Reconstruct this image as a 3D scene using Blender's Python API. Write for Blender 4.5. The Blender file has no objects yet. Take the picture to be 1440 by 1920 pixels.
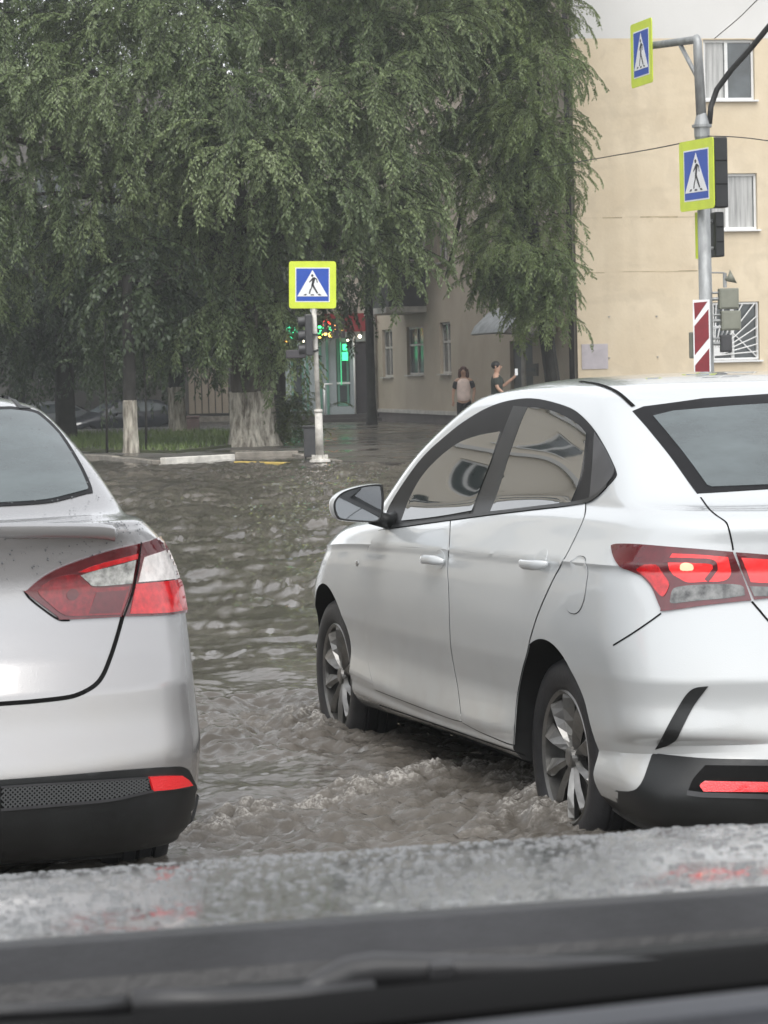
import bpy, bmesh, math, random
import numpy as np
from mathutils import Vector, Matrix
from mathutils.bvhtree import BVHTree
from mathutils.geometry import delaunay_2d_cdt

random.seed(7)
RNG = np.random.default_rng(7)
R = math.radians
SC = bpy.context.scene
COL = SC.collection

# ------------------------------------------------------------------ camera
FPX = 5200.0                      # focal length in pixels of the 1440 x 1920 photograph
CAM_H = 1.5
PITCH = math.atan(258.0 / FPX)
ROLL = R(-1.4)
cam_data = bpy.data.cameras.new("camera")
cam = bpy.data.objects.new("camera", cam_data)
COL.objects.link(cam)
cam_data.sensor_fit = 'VERTICAL'
cam_data.sensor_height = 36.0
cam_data.sensor_width = 27.0
cam_data.lens = FPX * 36.0 / 1920.0
cam_data.clip_start = 0.05
cam_data.clip_end = 2000
CAM_M = Matrix.Translation((0, 0, CAM_H)) @ Matrix.Rotation(R(90) - PITCH, 4, 'X') @ Matrix.Rotation(ROLL, 4, 'Z')
cam.matrix_world = CAM_M
cam_data.dof.use_dof = True
cam_data.dof.focus_distance = 11.0
cam_data.dof.aperture_fstop = 25.0
SC.camera = cam

# ------------------------------------------------------------------ world, sun, exposure
SUN_EL, SUN_AZ = R(58), R(182)     # azimuth clockwise from +Y: behind the camera
world = bpy.data.worlds.new("World")
SC.world = world
world.use_nodes = True
nt = world.node_tree
nt.nodes.clear()
sky = nt.nodes.new('ShaderNodeTexSky')
sky.sky_type = 'NISHITA'
sky.sun_disc = False
sky.sun_elevation = SUN_EL
sky.sun_rotation = SUN_AZ
sky.dust_density = 1.0
sky.air_density = 1.0
hsv = nt.nodes.new('ShaderNodeHueSaturation')      # an overcast sky has lost its blue
hsv.inputs['Saturation'].default_value = 0.12
bg = nt.nodes.new('ShaderNodeBackground')
bg.inputs['Strength'].default_value = 0.15
wout = nt.nodes.new('ShaderNodeOutputWorld')
nt.links.new(sky.outputs[0], hsv.inputs['Color'])
nt.links.new(hsv.outputs[0], bg.inputs['Color'])
nt.links.new(bg.outputs[0], wout.inputs['Surface'])
sun_data = bpy.data.lights.new("sun", 'SUN')
sun_data.energy = 1.1
sun_data.angle = R(55)
sun_data.color = (1.0, 0.97, 0.92)
sun = bpy.data.objects.new("sun", sun_data)
COL.objects.link(sun)
_sd = Vector((math.sin(SUN_AZ) * math.cos(SUN_EL), math.cos(SUN_AZ) * math.cos(SUN_EL), math.sin(SUN_EL)))
sun.rotation_euler = _sd.to_track_quat('Z', 'Y').to_euler()
sun.location = (0, 0, 30)
SC.view_settings.view_transform = 'Standard'
SC.view_settings.look = 'None'
SC.view_settings.exposure = 1.0
SC.view_settings.gamma = 1.0
SC.render.film_transparent = False
SC.cycles.max_bounces = 8
SC.cycles.transparent_max_bounces = 8

# ------------------------------------------------------------------ helpers
def pray(px, py):
    """origin and direction of the line of sight through a photograph pixel"""
    d = Vector(((px - 720.0) / FPX, -(py - 960.0) / FPX, -1.0))
    return CAM_M.translation.copy(), (CAM_M.to_3x3() @ d).normalized()

def at(px, py, Y):
    o, d = pray(px, py)
    return o + d * ((Y - o.y) / d.y)

def at_z(px, py, z):
    o, d = pray(px, py)
    return o + d * ((z - o.z) / d.z)

def tag(o, label=None, cat=None, group=None, kind=None):
    if label: o['label'] = label
    if cat: o['category'] = cat
    if group: o['group'] = group
    if kind: o['kind'] = kind
    return o

def empty(name, loc=(0, 0, 0), rz=0.0):
    o = bpy.data.objects.new(name, None)
    o.empty_display_size = 0.2
    o.location = loc
    o.rotation_euler = (0, 0, rz)
    COL.objects.link(o)
    return o

def link_mesh(name, me, mats=None, parent=None, smooth=False):
    if mats is not None:
        for m in (mats if isinstance(mats, (list, tuple)) else [mats]):
            me.materials.append(m)
    if smooth:
        me.polygons.foreach_set('use_smooth', [True] * len(me.polygons))
    o = bpy.data.objects.new(name, me)
    COL.objects.link(o)
    if parent is not None:
        o.parent = parent
    return o

def pyobj(name, verts, faces, mats=None, parent=None, smooth=False):
    me = bpy.data.meshes.new(name)
    me.from_pydata([tuple(v) for v in verts], [], [tuple(f) for f in faces])
    me.update()
    return link_mesh(name, me, mats, parent, smooth)

def npobj(name, V, F, mats=None, parent=None, smooth=False, matidx=None):
    """V (n,3) floats, F (m,k) ints"""
    me = bpy.data.meshes.new(name)
    V = np.asarray(V, dtype=np.float32); F = np.asarray(F, dtype=np.int32)
    m, k = F.shape
    me.vertices.add(len(V)); me.vertices.foreach_set('co', V.ravel())
    me.loops.add(m * k); me.loops.foreach_set('vertex_index', F.ravel())
    me.polygons.add(m)
    me.polygons.foreach_set('loop_start', np.arange(0, m * k, k, dtype=np.int32))
    if matidx is not None:
        me.polygons.foreach_set('material_index', np.asarray(matidx, dtype=np.int32))
    me.update(calc_edges=True)
    return link_mesh(name, me, mats, parent, smooth)

class MB:
    """collects shapes and links them as ONE mesh object"""
    def __init__(s):
        s.v = []; s.f = []; s.m = []; s.cur = 0
    def add(s, verts, faces):
        b = len(s.v)
        s.v += [Vector(v) for v in verts]
        s.f += [tuple(b + i for i in f) for f in faces]
        s.m += [s.cur] * len(faces)
        return s
    def box(s, c, d, M=None):
        x, y, z = d[0] / 2, d[1] / 2, d[2] / 2
        vs = [Vector((sx * x, sy * y, sz * z)) for sx in (-1, 1) for sy in (-1, 1) for sz in (-1, 1)]
        if M is not None: vs = [M @ v for v in vs]
        vs = [v + Vector(c) for v in vs]
        return s.add(vs, [(0, 1, 3, 2), (4, 6, 7, 5), (0, 4, 5, 1), (2, 3, 7, 6), (0, 2, 6, 4), (1, 5, 7, 3)])
    def bbox(s, lo, hi):
        c = [(a + b) / 2 for a, b in zip(lo, hi)]; d = [abs(b - a) for a, b in zip(lo, hi)]
        return s.box(c, d)
    def tube(s, pts, rad, n=10, cap=True):
        pts = [Vector(p) for p in pts]
        if not isinstance(rad, (list, tuple)): rad = [rad] * len(pts)
        rings = []
        prev = None
        for i, p in enumerate(pts):
            t = (pts[min(i + 1, len(pts) - 1)] - pts[max(i - 1, 0)]).normalized()
            if prev is None:
                a = t.orthogonal().normalized()
            else:
                a = (prev - t * prev.dot(t)).normalized()
            prev = a
            b = t.cross(a)
            rings.append([p + (a * math.cos(2 * math.pi * k / n) + b * math.sin(2 * math.pi * k / n)) * rad[i] for k in range(n)])
        vs = [v for r in rings for v in r]
        fs = []
        for i in range(len(pts) - 1):
            for k in range(n):
                fs.append((i * n + k, i * n + (k + 1) % n, (i + 1) * n + (k + 1) % n, (i + 1) * n + k))
        if cap:
            fs.append(tuple(reversed(range(n)))); fs.append(tuple((len(pts) - 1) * n + k for k in range(n)))
        return s.add(vs, fs)
    def lathe(s, prof, n=32, M=None, closed=False):
        """prof: (r, h) pairs turned about local z"""
        vs = [Vector((r * math.cos(2 * math.pi * k / n), r * math.sin(2 * math.pi * k / n), h)) for r, h in prof for k in range(n)]
        if M is not None: vs = [M @ v for v in vs]
        m = len(prof); fs = []
        for i in range(m if closed else m - 1):
            j = (i + 1) % m
            for k in range(n):
                fs.append((i * n + k, i * n + (k + 1) % n, j * n + (k + 1) % n, j * n + k))
        return s.add(vs, fs)
    def prism(s, poly, h0, h1, M=None):
        """poly (x, y) list extruded from z=h0 to h1 in the frame M"""
        n = len(poly)
        vs = [Vector((x, y, h0)) for x, y in poly] + [Vector((x, y, h1)) for x, y in poly]
        if M is not None: vs = [M @ v for v in vs]
        fs = [tuple(reversed(range(n))), tuple(range(n, 2 * n))] + [(i, (i + 1) % n, n + (i + 1) % n, n + i) for i in range(n)]
        return s.add(vs, fs)
    def ball(s, c, r, M=None, nu=14, nv=9, p=1.0):
        vs = []; fs = []
        def sp(t): return math.copysign(abs(t) ** p, t)
        for i in range(nv + 1):
            th = math.pi * i / nv
            for k in range(nu):
                ph = 2 * math.pi * k / nu
                v = Vector((r[0] * sp(math.sin(th)) * sp(math.cos(ph)), r[1] * sp(math.sin(th)) * sp(math.sin(ph)), r[2] * sp(math.cos(th))))
                if M is not None: v = M @ v
                vs.append(v + Vector(c))
        for i in range(nv):
            for k in range(nu):
                fs.append((i * nu + k, (i + 1) * nu + k, (i + 1) * nu + (k + 1) % nu, i * nu + (k + 1) % nu))
        return s.add(vs, fs)
    def build(s, name, mats, parent=None, smooth=False, bevel=0.0, sharp=None):
        me = bpy.data.meshes.new(name)
        me.from_pydata([tuple(v) for v in s.v], [], s.f)
        me.update()
        bm = bmesh.new(); bm.from_mesh(me)
        bmesh.ops.remove_doubles(bm, verts=bm.verts, dist=1e-5)
        if not any(s.m):
            bmesh.ops.recalc_face_normals(bm, faces=bm.faces)
        if bevel > 0:
            es = [e for e in bm.edges if len(e.link_faces) == 2 and e.calc_face_angle(0) > 0.6]
            bmesh.ops.bevel(bm, geom=es, offset=bevel, segments=2, affect='EDGES', profile=0.5, clamp_overlap=True)
        bm.to_mesh(me); bm.free()
        if any(s.m) and len(me.polygons) == len(s.m):
            me.polygons.foreach_set('material_index', s.m)
        o = link_mesh(name, me, mats, parent, smooth)
        if sharp is not None:
            me.set_sharp_from_angle(angle=R(sharp))
        return o

# ------------------------------------------------------------------ materials
def pmat(name, col, rough=0.5, metal=0.0, coat=0.0, spec=0.5, ior=1.5, var=0.0, vscale=4.0, bump=0.0, bscale=60.0,
         col2=None, emit=None, estr=0.0, stretch=(1, 1, 1), rvar=0.0, detail=6.0, bdist=0.01):
    m = bpy.data.materials.new(name)
    m.use_nodes = True
    n = m.node_tree
    b = n.nodes['Principled BSDF']
    b.inputs['Base Color'].default_value = (*col, 1)
    b.inputs['Roughness'].default_value = rough
    b.inputs['Metallic'].default_value = metal
    b.inputs['Coat Weight'].default_value = coat
    b.inputs['Coat Roughness'].default_value = 0.04
    b.inputs['Specular IOR Level'].default_value = spec
    b.inputs['IOR'].default_value = ior
    if emit:
        b.inputs['Emission Color'].default_value = (*emit, 1)
        b.inputs['Emission Strength'].default_value = estr
    if var > 0 or bump > 0 or rvar > 0 or col2:
        tc = n.nodes.new('ShaderNodeTexCoord')
        mp = n.nodes.new('ShaderNodeMapping')
        mp.inputs['Scale'].default_value = stretch
        n.links.new(tc.outputs['Object'], mp.inputs['Vector'])
    if var > 0 or col2 or rvar > 0:
        tx = n.nodes.new('ShaderNodeTexNoise')
        tx.inputs['Scale'].default_value = vscale
        tx.inputs['Detail'].default_value = detail
        tx.inputs['Roughness'].default_value = 0.6
        n.links.new(mp.outputs[0], tx.inputs['Vector'])
        rp = n.nodes.new('ShaderNodeValToRGB')
        rp.color_ramp.elements[0].position = 0.33
        rp.color_ramp.elements[1].position = 0.68
        c2 = col2 if col2 else tuple(min(1, c * (1 + var)) for c in col)
        c1 = col if col2 else tuple(c * (1 - var) for c in col)
        rp.color_ramp.elements[0].color = (*c1, 1)
        rp.color_ramp.elements[1].color = (*c2, 1)
        n.links.new(tx.outputs['Fac'], rp.inputs['Fac'])
        n.links.new(rp.outputs[0], b.inputs['Base Color'])
        if rvar > 0:
            mr = n.nodes.new('ShaderNodeMapRange')
            mr.inputs['From Min'].default_value = 0.35; mr.inputs['From Max'].default_value = 0.65
            mr.inputs['To Min'].default_value = max(0.02, rough - rvar); mr.inputs['To Max'].default_value = min(1, rough + rvar)
            n.links.new(tx.outputs['Fac'], mr.inputs['Value'])
            n.links.new(mr.outputs[0], b.inputs['Roughness'])
    if bump > 0:
        tb = n.nodes.new('ShaderNodeTexNoise')
        tb.inputs['Scale'].default_value = bscale
        tb.inputs['Detail'].default_value = 5.0
        n.links.new(mp.outputs[0], tb.inputs['Vector'])
        bp = n.nodes.new('ShaderNodeBump')
        bp.inputs['Strength'].default_value = bump
        bp.inputs['Distance'].default_value = bdist
        n.links.new(tb.outputs['Fac'], bp.inputs['Height'])
        n.links.new(bp.outputs[0], b.inputs['Normal'])
    return m

def paint_mat(name, col, metal, rough, dirt, dirt_top, drops=0.0, spec=0.5, coat=1.0):
    """car paint under a clear coat, road film low on the body, fine rain beads"""
    m = pmat(name, col, rough, metal, coat, spec)
    n = m.node_tree; b = n.nodes['Principled BSDF']
    tc = n.nodes.new('ShaderNodeTexCoord')
    sx = n.nodes.new('ShaderNodeSeparateXYZ'); n.links.new(tc.outputs['Object'], sx.inputs[0])
    tx = n.nodes.new('ShaderNodeTexNoise'); tx.inputs['Scale'].default_value = 7.0; tx.inputs['Detail'].default_value = 8.0
    n.links.new(tc.outputs['Object'], tx.inputs['Vector'])
    mr = n.nodes.new('ShaderNodeMapRange')
    mr.inputs['From Min'].default_value = dirt_top; mr.inputs['From Max'].default_value = 0.2
    n.links.new(sx.outputs['Z'], mr.inputs['Value'])
    mul = n.nodes.new('ShaderNodeMath'); mul.operation = 'MULTIPLY'
    n.links.new(mr.outputs[0], mul.inputs[0]); n.links.new(tx.outputs['Fac'], mul.inputs[1])
    mix = n.nodes.new('ShaderNodeMix'); mix.data_type = 'RGBA'
    n.links.new(mul.outputs[0], mix.inputs['Factor'])
    mix.inputs['A'].default_value = (*col, 1); mix.inputs['B'].default_value = (*dirt, 1)
    n.links.new(mix.outputs['Result'], b.inputs['Base Color'])
    if drops > 0:
        v = n.nodes.new('ShaderNodeTexVoronoi'); v.inputs['Scale'].default_value = 150.0
        n.links.new(tc.outputs['Object'], v.inputs['Vector'])
        mr2 = n.nodes.new('ShaderNodeMapRange'); mr2.interpolation_type = 'SMOOTHSTEP'
        mr2.inputs['From Min'].default_value = 0.0; mr2.inputs['From Max'].default_value = 0.35
        mr2.inputs['To Min'].default_value = 1.0; mr2.inputs['To Max'].default_value = 0.0
        n.links.new(v.outputs['Distance'], mr2.inputs['Value'])
        bp = n.nodes.new('ShaderNodeBump'); bp.inputs['Strength'].default_value = drops; bp.inputs['Distance'].default_value = 0.002
        n.links.new(mr2.outputs[0], bp.inputs['Height'])
        n.links.new(bp.outputs[0], b.inputs['Coat Normal'])
        n.links.new(bp.outputs[0], b.inputs['Normal'])
    return m

M = {}
M['white_paint'] = paint_mat('white_paint', (0.53, 0.553, 0.565), 0.0, 0.22, (0.40, 0.38, 0.34), 0.75, 0.10)
M['silver_paint'] = paint_mat('silver_paint', (0.39, 0.388, 0.393), 0.5, 0.26, (0.38, 0.35, 0.31), 0.9, 0.10)
M['dark_paint'] = paint_mat('dark_paint', (0.006, 0.007, 0.010), 0.0, 0.40, (0.03, 0.03, 0.03), 0.6, spec=.25, coat=.25)
M['glass'] = pmat('glass', (0.02, 0.024, 0.024), 0.02, spec=1.0, ior=2.6)
M['rear_glass'] = pmat('rear_glass', (0.085, 0.105, 0.108), 0.05, spec=1.0, ior=1.75, var=.35, vscale=2.2, stretch=(1, 1, 3), bump=0.03, bscale=260)
M['window_glass'] = pmat('window_glass', (0.05, 0.06, 0.065), 0.18, spec=0.8, ior=1.55, var=0.5, vscale=1.5)
M['black_trim'] = pmat('black_trim', (0.006, 0.006, 0.007), 0.5, spec=.25, var=0.3, vscale=10)
M['black_plastic'] = pmat('black_plastic', (0.012, 0.013, 0.0135), 0.45, var=0.35, vscale=6, bump=0.05, bscale=200)
M['grey_plastic'] = pmat('grey_plastic', (0.045, 0.045, 0.048), 0.45, var=0.2, vscale=8)
M['gap'] = pmat('gap', (0.006, 0.006, 0.006), 0.8, spec=.1)
M['well'] = pmat('well', (0.008, 0.008, 0.008), 0.9)
M['rubber'] = pmat('rubber', (0.022, 0.022, 0.024), 0.5, var=0.4, vscale=9, bump=0.15, bscale=120)
M['rim'] = pmat('rim', (0.27, 0.265, 0.255), 0.30, metal=0.8, var=0.25, vscale=12)
M['rim_dark'] = pmat('rim_dark', (0.03, 0.03, 0.03), 0.5)
M['lamp_dark'] = pmat('lamp_dark', (0.10, 0.008, 0.012), 0.12, coat=1.0, var=0.2, vscale=30)
M['lamp_red'] = pmat('lamp_red', (0.46, 0.010, 0.014), 0.12, coat=1.0, var=0.35, vscale=45, emit=(1, 0.02, 0.03), estr=0.04)  # red lens with a faint added glow, side reflector included
M['lamp_deep'] = pmat('lamp_deep', (0.19, 0.005, 0.010), 0.12, coat=1.0, var=0.4, vscale=50)
M['lamp_lit'] = pmat('lamp_lit', (0.50, 0.010, 0.012), 0.1, coat=1.0, var=0.35, vscale=40, emit=(1, 0.04, 0.04), estr=0.32)
M['lamp_hot'] = pmat('lamp_hot', (0.9, 0.3, 0.2), 0.2, emit=(1, 0.35, 0.22), estr=0.9)
M['lamp_clear'] = pmat('lamp_clear', (0.42, 0.42, 0.40), 0.1, coat=1.0, var=0.55, vscale=38, metal=0.3)
M['lamp_smoke'] = pmat('lamp_smoke', (0.13, 0.13, 0.125), 0.1, coat=1.0, var=0.7, vscale=38, metal=0.3)
M['lamp_pale'] = pmat('lamp_pale', (0.72, 0.68, 0.66), 0.12, coat=1.0, var=0.2, vscale=40)
M['reflector'] = pmat('reflector', (0.55, 0.012, 0.018), 0.2, coat=1.0, bump=0.4, bscale=220, emit=(1, 0.03, 0.03), estr=0.15)  # passive reflector given a faint glow of its own
M['mirror'] = pmat('mirror', (0.25, 0.26, 0.27), 0.03, metal=1.0)

# ------------------------------------------------------------------ curves
def smooth(pts, n=5, closed=False):
    """Catmull-Rom through pts; a point given twice in a row is a corner"""
    P = [np.array(p, float) for p in pts]
    segs = []; out = []
    k = len(P)
    rng = range(k) if closed else range(k - 1)
    for i in rng:
        p1, p2 = P[i], P[(i + 1) % k]
        if np.allclose(p1, p2): continue
        p0 = P[(i - 1) % k] if (closed or i > 0) else p1 * 2 - p2
        p3 = P[(i + 2) % k] if (closed or i + 2 < k) else p2 * 2 - p1
        if np.allclose(p0, p1): p0 = p1 * 2 - p2
        if np.allclose(p3, p2): p3 = p2 * 2 - p1
        for j in range(n):
            t = j / n
            out.append(0.5 * ((2 * p1) + (-p0 + p2) * t + (2 * p0 - 5 * p1 + 4 * p2 - p3) * t * t + (-p0 + 3 * p1 - 3 * p2 + p3) * t ** 3))
    if not closed: out.append(P[-1])
    return [tuple(o) for o in out]

def zc(pts, sx, sy, ox, oy):
    """points read off an enlarged crop -> photograph pixels"""
    return [(x / sx + ox, y / sy + oy) for x, y in pts]

def fill2d(outline, spacing):
    """triangulate a closed 2D outline with a regular inner grid; returns points, triangles"""
    n = len(outline)
    xs = [p[0] for p in outline]; ys = [p[1] for p in outline]
    def inside(x, y):
        c = False; j = n - 1
        for i in range(n):
            if (ys[i] > y) != (ys[j] > y) and x < (xs[j] - xs[i]) * (y - ys[i]) / (ys[j] - ys[i]) + xs[i]:
                c = not c
            j = i
        return c
    pts = [Vector(p[:2]) for p in outline]
    ex = np.array(outline)[:, :2]
    y = min(ys) + spacing * 0.5
    while y < max(ys):
        x = min(xs) + spacing * 0.5
        while x < max(xs):
            if inside(x, y) and np.min((ex[:, 0] - x) ** 2 + (ex[:, 1] - y) ** 2) > (spacing * 0.4) ** 2:
                pts.append(Vector((x, y)))
            x += spacing
        y += spacing
    edges = [(i, (i + 1) % n) for i in range(n)]
    v, e, f, *_ = delaunay_2d_cdt(pts, edges, [], 1, 1e-7)
    return [(p.x, p.y) for p in v], [tuple(t) for t in f]
# ------------------------------------------------------------------ car bodies
class CarSurf:
    """a car body as a stack of closed plan outlines, each with its own ends, width, corner roundness and height profile"""
    def __init__(s, levels, root, nr=26, ns=64, nfr=18, sub=7):
        s.root = root
        s.Mw = Matrix.Translation(root.location) @ Matrix.Rotation(root.rotation_euler.z, 4, 'Z')
        s.Mi = s.Mw.inverted()
        rows = [s.outline(l, nr, ns, nfr) for l in levels]
        A = np.array(rows)                                  # (L, N, 3)
        out = []
        L = len(A)
        for i in range(L - 1):
            p1, p2 = A[i], A[i + 1]
            p0 = A[i - 1] if i > 0 and not levels[i].get('c') else 2 * p1 - p2
            p3 = A[i + 2] if i + 2 < L and not levels[i + 1].get('c') else 2 * p2 - p1
            for j in range(sub):
                t = j / sub
                out.append(0.5 * (2 * p1 + (p2 - p0) * t + (2 * p0 - 5 * p1 + 4 * p2 - p3) * t * t + (3 * p1 - p0 - 3 * p2 + p3) * t ** 3))
        out.append(A[-1])
        G = np.array(out)
        G[:, 0, 1] = 0; G[:, -1, 1] = 0
        s.G = G
        m, n, _ = G.shape
        Lft = G.reshape(-1, 3); Rgt = Lft * np.array([1, -1, 1])
        V = np.concatenate([Lft, Rgt])
        F = []
        for i in range(m - 1):
            for k in range(n - 1):
                a, b, c, d = i * n + k, i * n + k + 1, (i + 1) * n + k + 1, (i + 1) * n + k
                F.append((a, d, c, b)); o = m * n
                F.append((o + a, o + b, o + c, o + d))
        s.V, s.F = V, F
        s.bvh = BVHTree.FromPolygons([Vector(v) for v in V], F)
    @staticmethod
    def outline(l, nr, ns, nf):
        xr, xf = l['xr'], l['xf']
        Lr, Lf = l.get('Lr', 0.5), l.get('Lf', 0.8)
        er, ef = l.get('nr', 3.5), l.get('nf', 2.6)
        w = l['w']
        pts = []
        for i in range(nr):
            ph = math.pi / 2 * i / nr
            c, q = math.cos(ph), math.sin(ph)
            r = (c ** er + q ** er) ** (-1 / er)
            pts.append((xr + Lr * (1 - c * r), w * q * r))
        for i in range(ns + 1):
            pts.append((xr + Lr + (xf - Lf - xr - Lr) * i / ns, w))
        for i in range(1, nf + 1):
            ph = math.pi / 2 * (1 - i / nf)
            c, q = math.cos(ph), math.sin(ph)
            r = (c ** ef + q ** ef) ** (-1 / ef)
            pts.append((xf - Lf * (1 - c * r), w * q * r))
        P = np.array(pts)
        tp = l.get('t')
        if tp:
            P[:, 1] *= CarSurf.curve(tp, P[:, 0])
        z = l['z']
        Z = np.full(len(P), z) if not isinstance(z, (list, tuple)) else CarSurf.curve(z, P[:, 0])
        zr = l.get('crown', 0.0)
        if zr:
            Z = Z + zr * (1 - np.clip(np.abs(P[:, 1]) / max(w, 1e-3), 0, 1) ** 2)
        return np.column_stack([P, Z])
    @staticmethod
    def curve(pts, x):
        xs = np.array([p[0] for p in pts]); ys = np.array([p[1] for p in pts])
        d = np.gradient(ys, xs) if len(xs) > 2 else np.full(len(xs), (ys[-1] - ys[0]) / (xs[-1] - xs[0]))
        x = np.clip(x, xs[0], xs[-1])
        i = np.clip(np.searchsorted(xs, x) - 1, 0, len(xs) - 2)
        h = xs[i + 1] - xs[i]; t = (x - xs[i]) / h
        return ((2 * t ** 3 - 3 * t ** 2 + 1) * ys[i] + (t ** 3 - 2 * t ** 2 + t) * h * d[i]
                + (-2 * t ** 3 + 3 * t ** 2) * ys[i + 1] + (t ** 3 - t ** 2) * h * d[i + 1])
    # --- rays
    def pixel(s, px, py):
        o, d = pray(px, py)
        o2 = s.Mi @ o; d2 = (s.Mi.to_3x3() @ d).normalized()
        h, n, *_ = s.bvh.ray_cast(o2, d2)
        if h is None:                                   # just off the silhouette: nearest point of the body to the line of sight
            best = None
            for k in range(0, 60):
                q = o2 + d2 * (6 + k * 0.1)
                r = s.bvh.find_nearest(q)
                if best is None or r[3] < best[0]: best = (r[3], r[0], r[1])
            h, n = best[1], best[2]
        if n.dot(d2) > 0: n = -n
        return h, n
    def cast(s, o, d):
        h, n, *_ = s.bvh.ray_cast(Vector(o), Vector(d))
        if h is None: return None, None
        if n.dot(Vector(d)) > 0: n = -n
        return h, n
    def side(s, x, z, sign=1):
        h, n = s.cast((x, 3 * sign, z), (0, -sign, 0))
        if h is None:
            h, n, *_ = s.bvh.find_nearest(Vector((x, 0.8 * sign, z)))
        return h, n
    def rear(s, y, z):
        h, n = s.cast((-3, y, z), (1, 0, 0))
        if h is None:
            h, n, *_ = s.bvh.find_nearest(Vector((-0.9, y, z)))
        return h, n
    # --- things laid on the body
    def panel(s, name, outline, mat, parent, proj='px', off=0.003, spacing=None, mirror=False, skirt=0.008, both=False, smooth_sh=True):
        """a skin panel with thickness: 2D outline (pixels, or metres in the side / rear view) laid on the body"""
        if spacing is None: spacing = 9.0 if proj == 'px' else 0.03
        pts, tris = fill2d(outline, spacing)
        n0 = len(outline)
        fn = {'px': s.pixel, 'side': s.side, 'rear': s.rear}[proj]
        top = []; low = []
        for x, y in pts:
            h, n = fn(x, y)
            top.append(h + n * off)
            low.append(h - n * skirt)
        def make(sg):
            m = MB()
            f = lambda v: Vector((v.x, v.y * sg, v.z))
            T = [f(v) for v in top]; B = [f(v) for v in low]
            vs = T + B[:]
            k = len(T)
            fs = list(tris)
            # boundary edges get the skirt
            cnt = {}
            for t in tris:
                for a, b in ((t[0], t[1]), (t[1], t[2]), (t[2], t[0])):
                    cnt[(min(a, b), max(a, b))] = cnt.get((min(a, b), max(a, b)), 0) + 1
            for (a, b), c in cnt.items():
                if c == 1: fs.append((a, b, k + b, k + a))
            m.add(vs, fs)
            me = bpy.data.meshes.new(name)
            me.from_pydata([tuple(v) for v in m.v], [], m.f); me.update()
            bm = bmesh.new(); bm.from_mesh(me)
            bmesh.ops.delete(bm, geom=[v for v in bm.verts if not v.link_faces], context='VERTS')
            bmesh.ops.recalc_face_normals(bm, faces=bm.faces)
            # make sure that the skin looks outwards
            bm.faces.ensure_lookup_table()
            c = Vector((1.2, 0, 0.7)); sc = 0
            for fc in bm.faces: sc += fc.normal.dot(fc.calc_center_median() - c) * fc.calc_area()
            if sc < 0: bmesh.ops.reverse_faces(bm, faces=bm.faces)
            bm.to_mesh(me); bm.free()
            o = link_mesh(name, me, mat, parent, smooth_sh)
            me.set_sharp_from_angle(angle=R(40))
            return o
        o = make(1)
        if both:
            return o, make(-1)
        if mirror: make(-1)
        return o
    def to_rear(s, px_outline):
        """traced rear outline -> (y, z) of the points on the body"""
        return [(lambda h: (h.y, h.z))(s.pixel(*p)[0]) for p in px_outline]
    def ribbon(s, mb, line, width, proj='px', off=0.0012, mirror=True, seg=None):
        fn = {'px': s.pixel, 'side': s.side, 'rear': s.rear}[proj]
        P = []
        for p in line:
            h, n = fn(*p)
            P.append((h, n))
        for sg in ((1, -1) if mirror else (1,)):
            vs = []; fs = []
            for i, (h, n) in enumerate(P):
                t = (P[min(i + 1, len(P) - 1)][0] - P[max(i - 1, 0)][0]).normalized()
                b = t.cross(n).normalized() * width / 2
                for q in (h - b + n * off, h + b + n * off):
                    vs.append(Vector((q.x, q.y * sg, q.z)))
            for i in range(len(P) - 1):
                f = (2 * i, 2 * i + 1, 2 * i + 3, 2 * i + 2)
                fs.append(f if sg > 0 else tuple(reversed(f)))
            mb.add(vs, fs)
    def body(s, name, mats, parent, arches=(), arch_r=0.35, inner_y=0.50, black=None):
        me = bpy.data.meshes.new(name)
        me.from_pydata([tuple(v) for v in s.V], [], s.F); me.update()
        bm = bmesh.new(); bm.from_mesh(me)
        bmesh.ops.remove_doubles(bm, verts=bm.verts, dist=2e-4)
        bmesh.ops.recalc_face_normals(bm, faces=bm.faces)
        if bm.calc_volume(signed=True) < 0: bmesh.ops.reverse_faces(bm, faces=bm.faces)
        for f in bm.faces: f.smooth = True
        bm.to_mesh(me); bm.free()
        for m in mats: me.materials.append(m)
        o = bpy.data.objects.new(name, me)
        COL.objects.link(o)
        if arches:
            c = MB()
            for ax, az in arches:
                for sg in (1, -1):
                    y0, y1 = inner_y * sg, 1.2 * sg
                    n = 72
                    pl = []
                    for k in range(n - 2):
                        a = math.pi * k / (n - 3)
                        pl.append((ax + arch_r * math.cos(a), az + arch_r * math.sin(a)))
                    pl += [(ax - arch_r * .97, az - .4), (ax + arch_r * .97, az - .4)]
                    vs = [Vector((x, y0, z)) for x, z in pl] + [Vector((x, y1, z)) for x, z in pl]
                    fs = [tuple(range(n)), tuple(reversed(range(n, 2 * n)))] + [(i, n + i, n + (i + 1) % n, (i + 1) % n) for i in range(n)]
                    c.add(vs, fs)
            cme = bpy.data.meshes.new('cut'); cme.from_pydata([tuple(v) for v in c.v], [], c.f); cme.update()
            b2 = bmesh.new(); b2.from_mesh(cme); bmesh.ops.recalc_face_normals(b2, faces=b2.faces)
            if b2.calc_volume(signed=True) < 0: bmesh.ops.reverse_faces(b2, faces=b2.faces)
            b2.to_mesh(cme); b2.free()
            cme.materials.append(M['well'])
            co = bpy.data.objects.new('cut', cme); COL.objects.link(co)
            md = o.modifiers.new('b', 'BOOLEAN'); md.operation = 'DIFFERENCE'; md.object = co; md.solver = 'EXACT'; md.use_self = True; md.material_mode = 'TRANSFER'
            dg = bpy.context.evaluated_depsgraph_get()
            nm = bpy.data.meshes.new_from_object(o.evaluated_get(dg), depsgraph=dg)
            o.modifiers.clear()
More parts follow.
